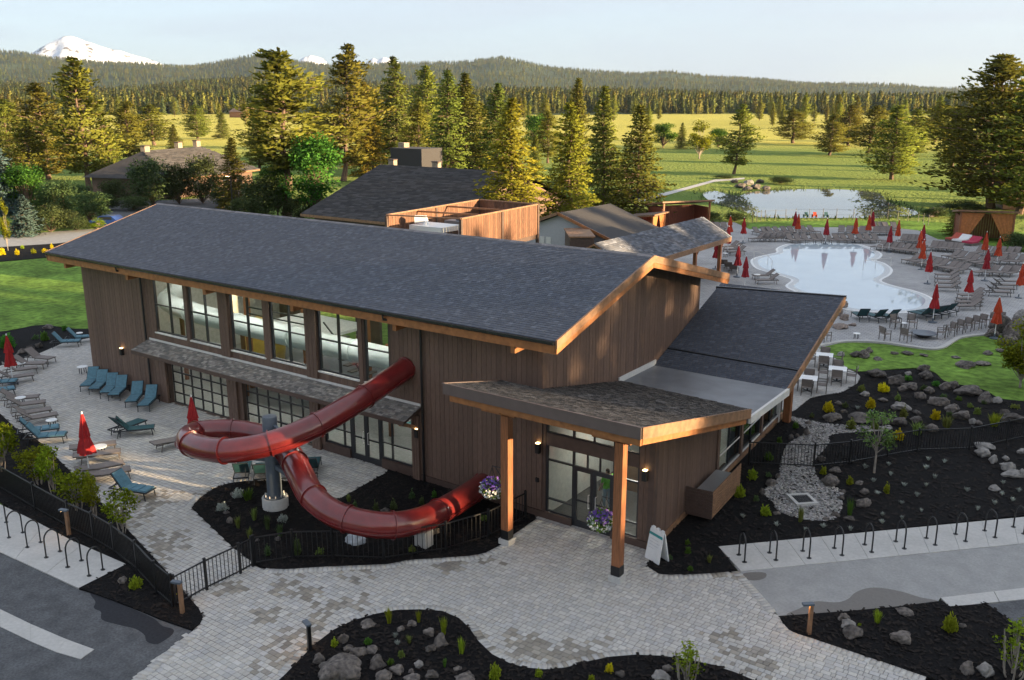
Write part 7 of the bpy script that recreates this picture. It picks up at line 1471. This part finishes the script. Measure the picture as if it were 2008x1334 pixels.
# parked car and car park lamp
def car(px, rz, m, label):
    t = thing('parked_car', label, 'car', G(*px), rz, 'parked cars'); pr = [(-2.2, 0.45), (-2.15, 0.85), (-1.3, 0.95), (-0.7, 1.42), (0.9, 1.45), (1.5, 0.98), (2.15, 0.9), (2.25, 0.5), (2.1, 0.3), (-2.1, 0.3)]; n = len(pr); mb = MB()
    mb.add([(x, -0.86, z) for x, z in pr]+[(x, 0.86, z) for x, z in pr], [tuple(range(n)), tuple(range(2*n-1, n-1, -1))]+[(i, n+i, n+(i+1) % n, (i+1) % n) for i in range(n)]); mb.build('body', m, t)
    g = MB(); g.box(-0.72, 0.95, -0.87, 0.87, 1.02, 1.36); g.build('window', bronze, t)
    for x in (-1.4, 1.4):
        for y in (-0.86, 0.86): MB(Matrix.Translation((x, y, 0.33)) @ Matrix.Rotation(R(90), 4, 'X')).cyl((0, 0), 0.33, -0.1, 0.1, 14).build('wheel', black_metal, t)
car((216, 446), 0.4, mat('blue_paint', (0.02, 0.06, 0.25), 0.3, coat=0.5), 'blue car showing behind the left end of the roof')
t = thing('lamp_post', 'lit car park lamp on a dark pole behind the roof ridge', 'lamp', G(458, 425)); MB().cyl((0, 0), 0.09, 0, 5.2, 8).build('pole', black_metal, t); MB().box(-0.9, 0.1, -0.2, 0.2, 5.2, 5.32).build('lamp_head', cedar_w, t); MB().box(-0.8, -0.2, -0.15, 0.15, 5.17, 5.198).build('lamp_lens', glow, t)
# pond-side fence and adirondack chairs
def low_fence():
    P_ = [G(u, v) for u, v in ((1475, 437), (1500, 432), (1560, 429), (1640, 429), (1740, 430), (1800, 436), (1830, 446))]; O = P_[0]; t = thing('pond_fence', 'thin wire fence between the pool lawn and the pond', 'fence', O)
    for a, b in zip(P_, P_[1:]):
        n = 3
        for k in range(n): x, y = a[0]+(b[0]-a[0])*k/n-O[0], a[1]+(b[1]-a[1])*k/n-O[1]; MB().cyl((x, y), 0.04, 0, 1.3, 6).build('post', frame_d, t)
        for z in (0.5, 1.15): MB().bar((a[0]-O[0], a[1]-O[1], z), (b[0]-O[0], b[1]-O[1], z), 0.02).build('wire', frame_d, t)
low_fence()
for i, (u, m, w) in enumerate([(1580, fabric_teal, 'dark'), (1597, orange_f, 'orange'), (1619, fabric_teal, 'second dark')]):
    t = thing('deck_chair', f'{w} deck chair facing the pond at its near bank', 'chair', G(u, 426), AW_, 'deck chairs at the pond', 0.7); b = MB(Matrix.Rotation(R(28), 4, 'Y')); b.box(-0.42, -0.37, -0.3, 0.3, 0.1, 0.85); b.build('backrest', m, t); MB().box(-0.2, 0.5, -0.35, 0.35, 0.32, 0.38).build('seat', m, t)
    for y in (-0.35, 0.35): MB().box(-0.4, 0.55, y-0.04, y+0.04, 0, 0.5).build('armrest', m, t)
# ================================================================== FLOWER BASKETS, PERSON
def basket(col_x, label):
    x, y = col_x-0.62, -2.4; t = thing('hanging_basket', label, 'flower basket', (x, y, 1.95), 0, 'hanging flower baskets'); g = np.random.default_rng(int(col_x)); n = 900; d = unit(g.normal(size=(n, 3))); rad = 0.42*(0.75+0.3*g.random(n)); C = d*rad[:, None]*np.array([1, 1, 0.85]); C[:, 2] -= 0.05
    isl = g.random(n) < 0.4; V, F, c = cards(C[isl], unit(d[isl]+g.normal(0, 0.5, (isl.sum(), 3))), 0.12*np.ones(isl.sum()), 0.06*np.ones(isl.sum()), np.ones((isl.sum(), 3))); obj('foliage', fastmesh('foliage', V, F, c), leaf_g, t)
    pu = ~isl & (C[:, 2] > -0.02+0.2*g.random(n)); wh = ~isl & ~pu & (g.random(n) < 0.75)
    for nm, mk, colr in (('purple_petals', pu, (0.28, 0.16, 0.62)), ('white_petals', wh, (0.95, 0.95, 0.95))):
        k = mk.sum(); V, F, c = cards(C[mk]*1.04, unit(np.cross(d[mk], g.normal(size=(k, 3)))), 0.085*np.ones(k), 0.09*np.ones(k), np.array(colr)[None, :]*(0.75+0.4*g.random((k, 1)))); obj(nm, fastmesh(nm, V, F, c), petal_w, t)
    MB().lathe([(0.1, -0.3), (0.24, -0.15), (0.26, 0.0)], 12).build('pot', frame_d, t, smooth=True)
    for k in range(3): a = k*2.09; MB().bar((0.24*math.cos(a), 0.24*math.sin(a), 0), (0, 0, 0.72), 0.012).build('chain', black_metal, t)
    m = MB(); m.tube([(0.0, 0, 0.72), (0.0, 0, 0.76), (0.44, 0, 0.78)], 0.015, 6); m.tube([(0.44, 0, 0.3), (0.3, 0, 0.55), (0.12, 0, 0.76)], 0.012, 6); m.build('bracket', black_metal, t); MB().box(0.43, 0.45, -0.05, 0.05, 0.2, 0.9).build('bracket_plate', black_metal, t)
basket(29.32, 'hanging basket of purple and white flowers on the left canopy post'); basket(33.6, 'hanging basket of purple and white flowers on the right canopy post')
def person():
    import bmesh
    p = G(1190, 1004); J = {'pel': (0, 0, 0.95), 'chest': (0, 0, 1.30), 'neck': (0, 0, 1.47), 'head': (0.02, 0, 1.58), 'top': (0.02, 0, 1.70), 'hl': (0, 0.1, 0.9), 'hr': (0, -0.1, 0.9), 'kl': (0.03, 0.11, 0.5), 'kr': (0.03, -0.11, 0.5), 'al': (0, 0.11, 0.09), 'ar': (0, -0.11, 0.09), 'tl': (0.17, 0.12, 0.04), 'tr': (0.17, -0.12, 0.04), 'sl': (0, 0.19, 1.40), 'sr': (0, -0.19, 1.40), 'el': (-0.02, 0.26, 1.12), 'er': (0.06, -0.27, 1.12), 'wl': (0.12, 0.26, 0.88), 'wr': (0.27, -0.24, 1.10), 'fl': (0.17, 0.26, 0.80), 'fr': (0.36, -0.22, 1.14)}
    rad = {'pel': .15, 'chest': .17, 'neck': .06, 'head': .095, 'top': .07, 'hl': .10, 'hr': .10, 'kl': .065, 'kr': .065, 'al': .045, 'ar': .045, 'tl': .04, 'tr': .04, 'sl': .065, 'sr': .065, 'el': .05, 'er': .05, 'wl': .033, 'wr': .033, 'fl': .03, 'fr': .03}
    names = list(J); ed = [('pel', 'chest'), ('chest', 'neck'), ('neck', 'head'), ('head', 'top'), ('pel', 'hl'), ('pel', 'hr'), ('hl', 'kl'), ('hr', 'kr'), ('kl', 'al'), ('kr', 'ar'), ('al', 'tl'), ('ar', 'tr'), ('chest', 'sl'), ('chest', 'sr'), ('sl', 'el'), ('sr', 'er'), ('el', 'wl'), ('er', 'wr'), ('wl', 'fl'), ('wr', 'fr')]
    me = bpy.data.meshes.new('body'); me.from_pydata([J[n] for n in names], [(names.index(a), names.index(b)) for a, b in ed], []); o = bpy.data.objects.new('body', me); link(o); md = o.modifiers.new('skin', 'SKIN')
    for i, n in enumerate(names): me.skin_vertices[0].data[i].radius = (rad[n], rad[n]); me.skin_vertices[0].data[i].use_root = (n == 'pel')
    o.modifiers.new('sub', 'SUBSURF').levels = 2; dg = bpy.context.evaluated_depsgraph_get(); m2 = bpy.data.meshes.new_from_object(o.evaluated_get(dg)); bpy.data.objects.remove(o)
    for mm in (mat('skin', (0.45, 0.27, 0.19), 0.6), mat('green_shirt', (0.16, 0.52, 0.03), 0.8), mat('pale_jeans', (0.30, 0.38, 0.45), 0.85), mat('dark_hair', (0.05, 0.03, 0.02), 0.7)): m2.materials.append(mm)
    for f in m2.polygons:
        c = f.center; f.use_smooth = True; f.material_index = 2 if c.z < 0.94 and abs(c.y) < 0.22 else (0 if c.z > 1.46 or (abs(c.y) > 0.2 and c.z < 1.2) else 1)
        if c.z > 1.62 or (c.z > 1.5 and c.x < -0.03): f.material_index = 3
    t = thing('person', 'person in a bright green shirt and pale jeans inside the glass entrance', 'person', (p[0], p[1], 0.02), R(150)); obj('body', m2, None, t)
person()
# ================================================================== HAZE
def haze():
    m = bpy.data.materials.new('haze_air'); m.use_nodes = True; n, l = m.node_tree.nodes, m.node_tree.links; n.remove(n['Principled BSDF'])
    v = n.new('ShaderNodeVolumePrincipled'); v.inputs['Color'].default_value = (0.74, 0.88, 1.0, 1); v.inputs['Density'].default_value = HAZE_D; v.inputs['Anisotropy'].default_value = 0.65; l.new(v.outputs[0], n['Material Output'].inputs['Volume'])
    o = MB().box(-10800, 10800, -10800, 10800, -30, 760).build('haze', m); tag(o, 'thin pale evening haze over the whole valley', 'haze', None, 'stuff')
HAZE_D = 4.5e-5
haze()
scene.cycles.volume_bounces = 0
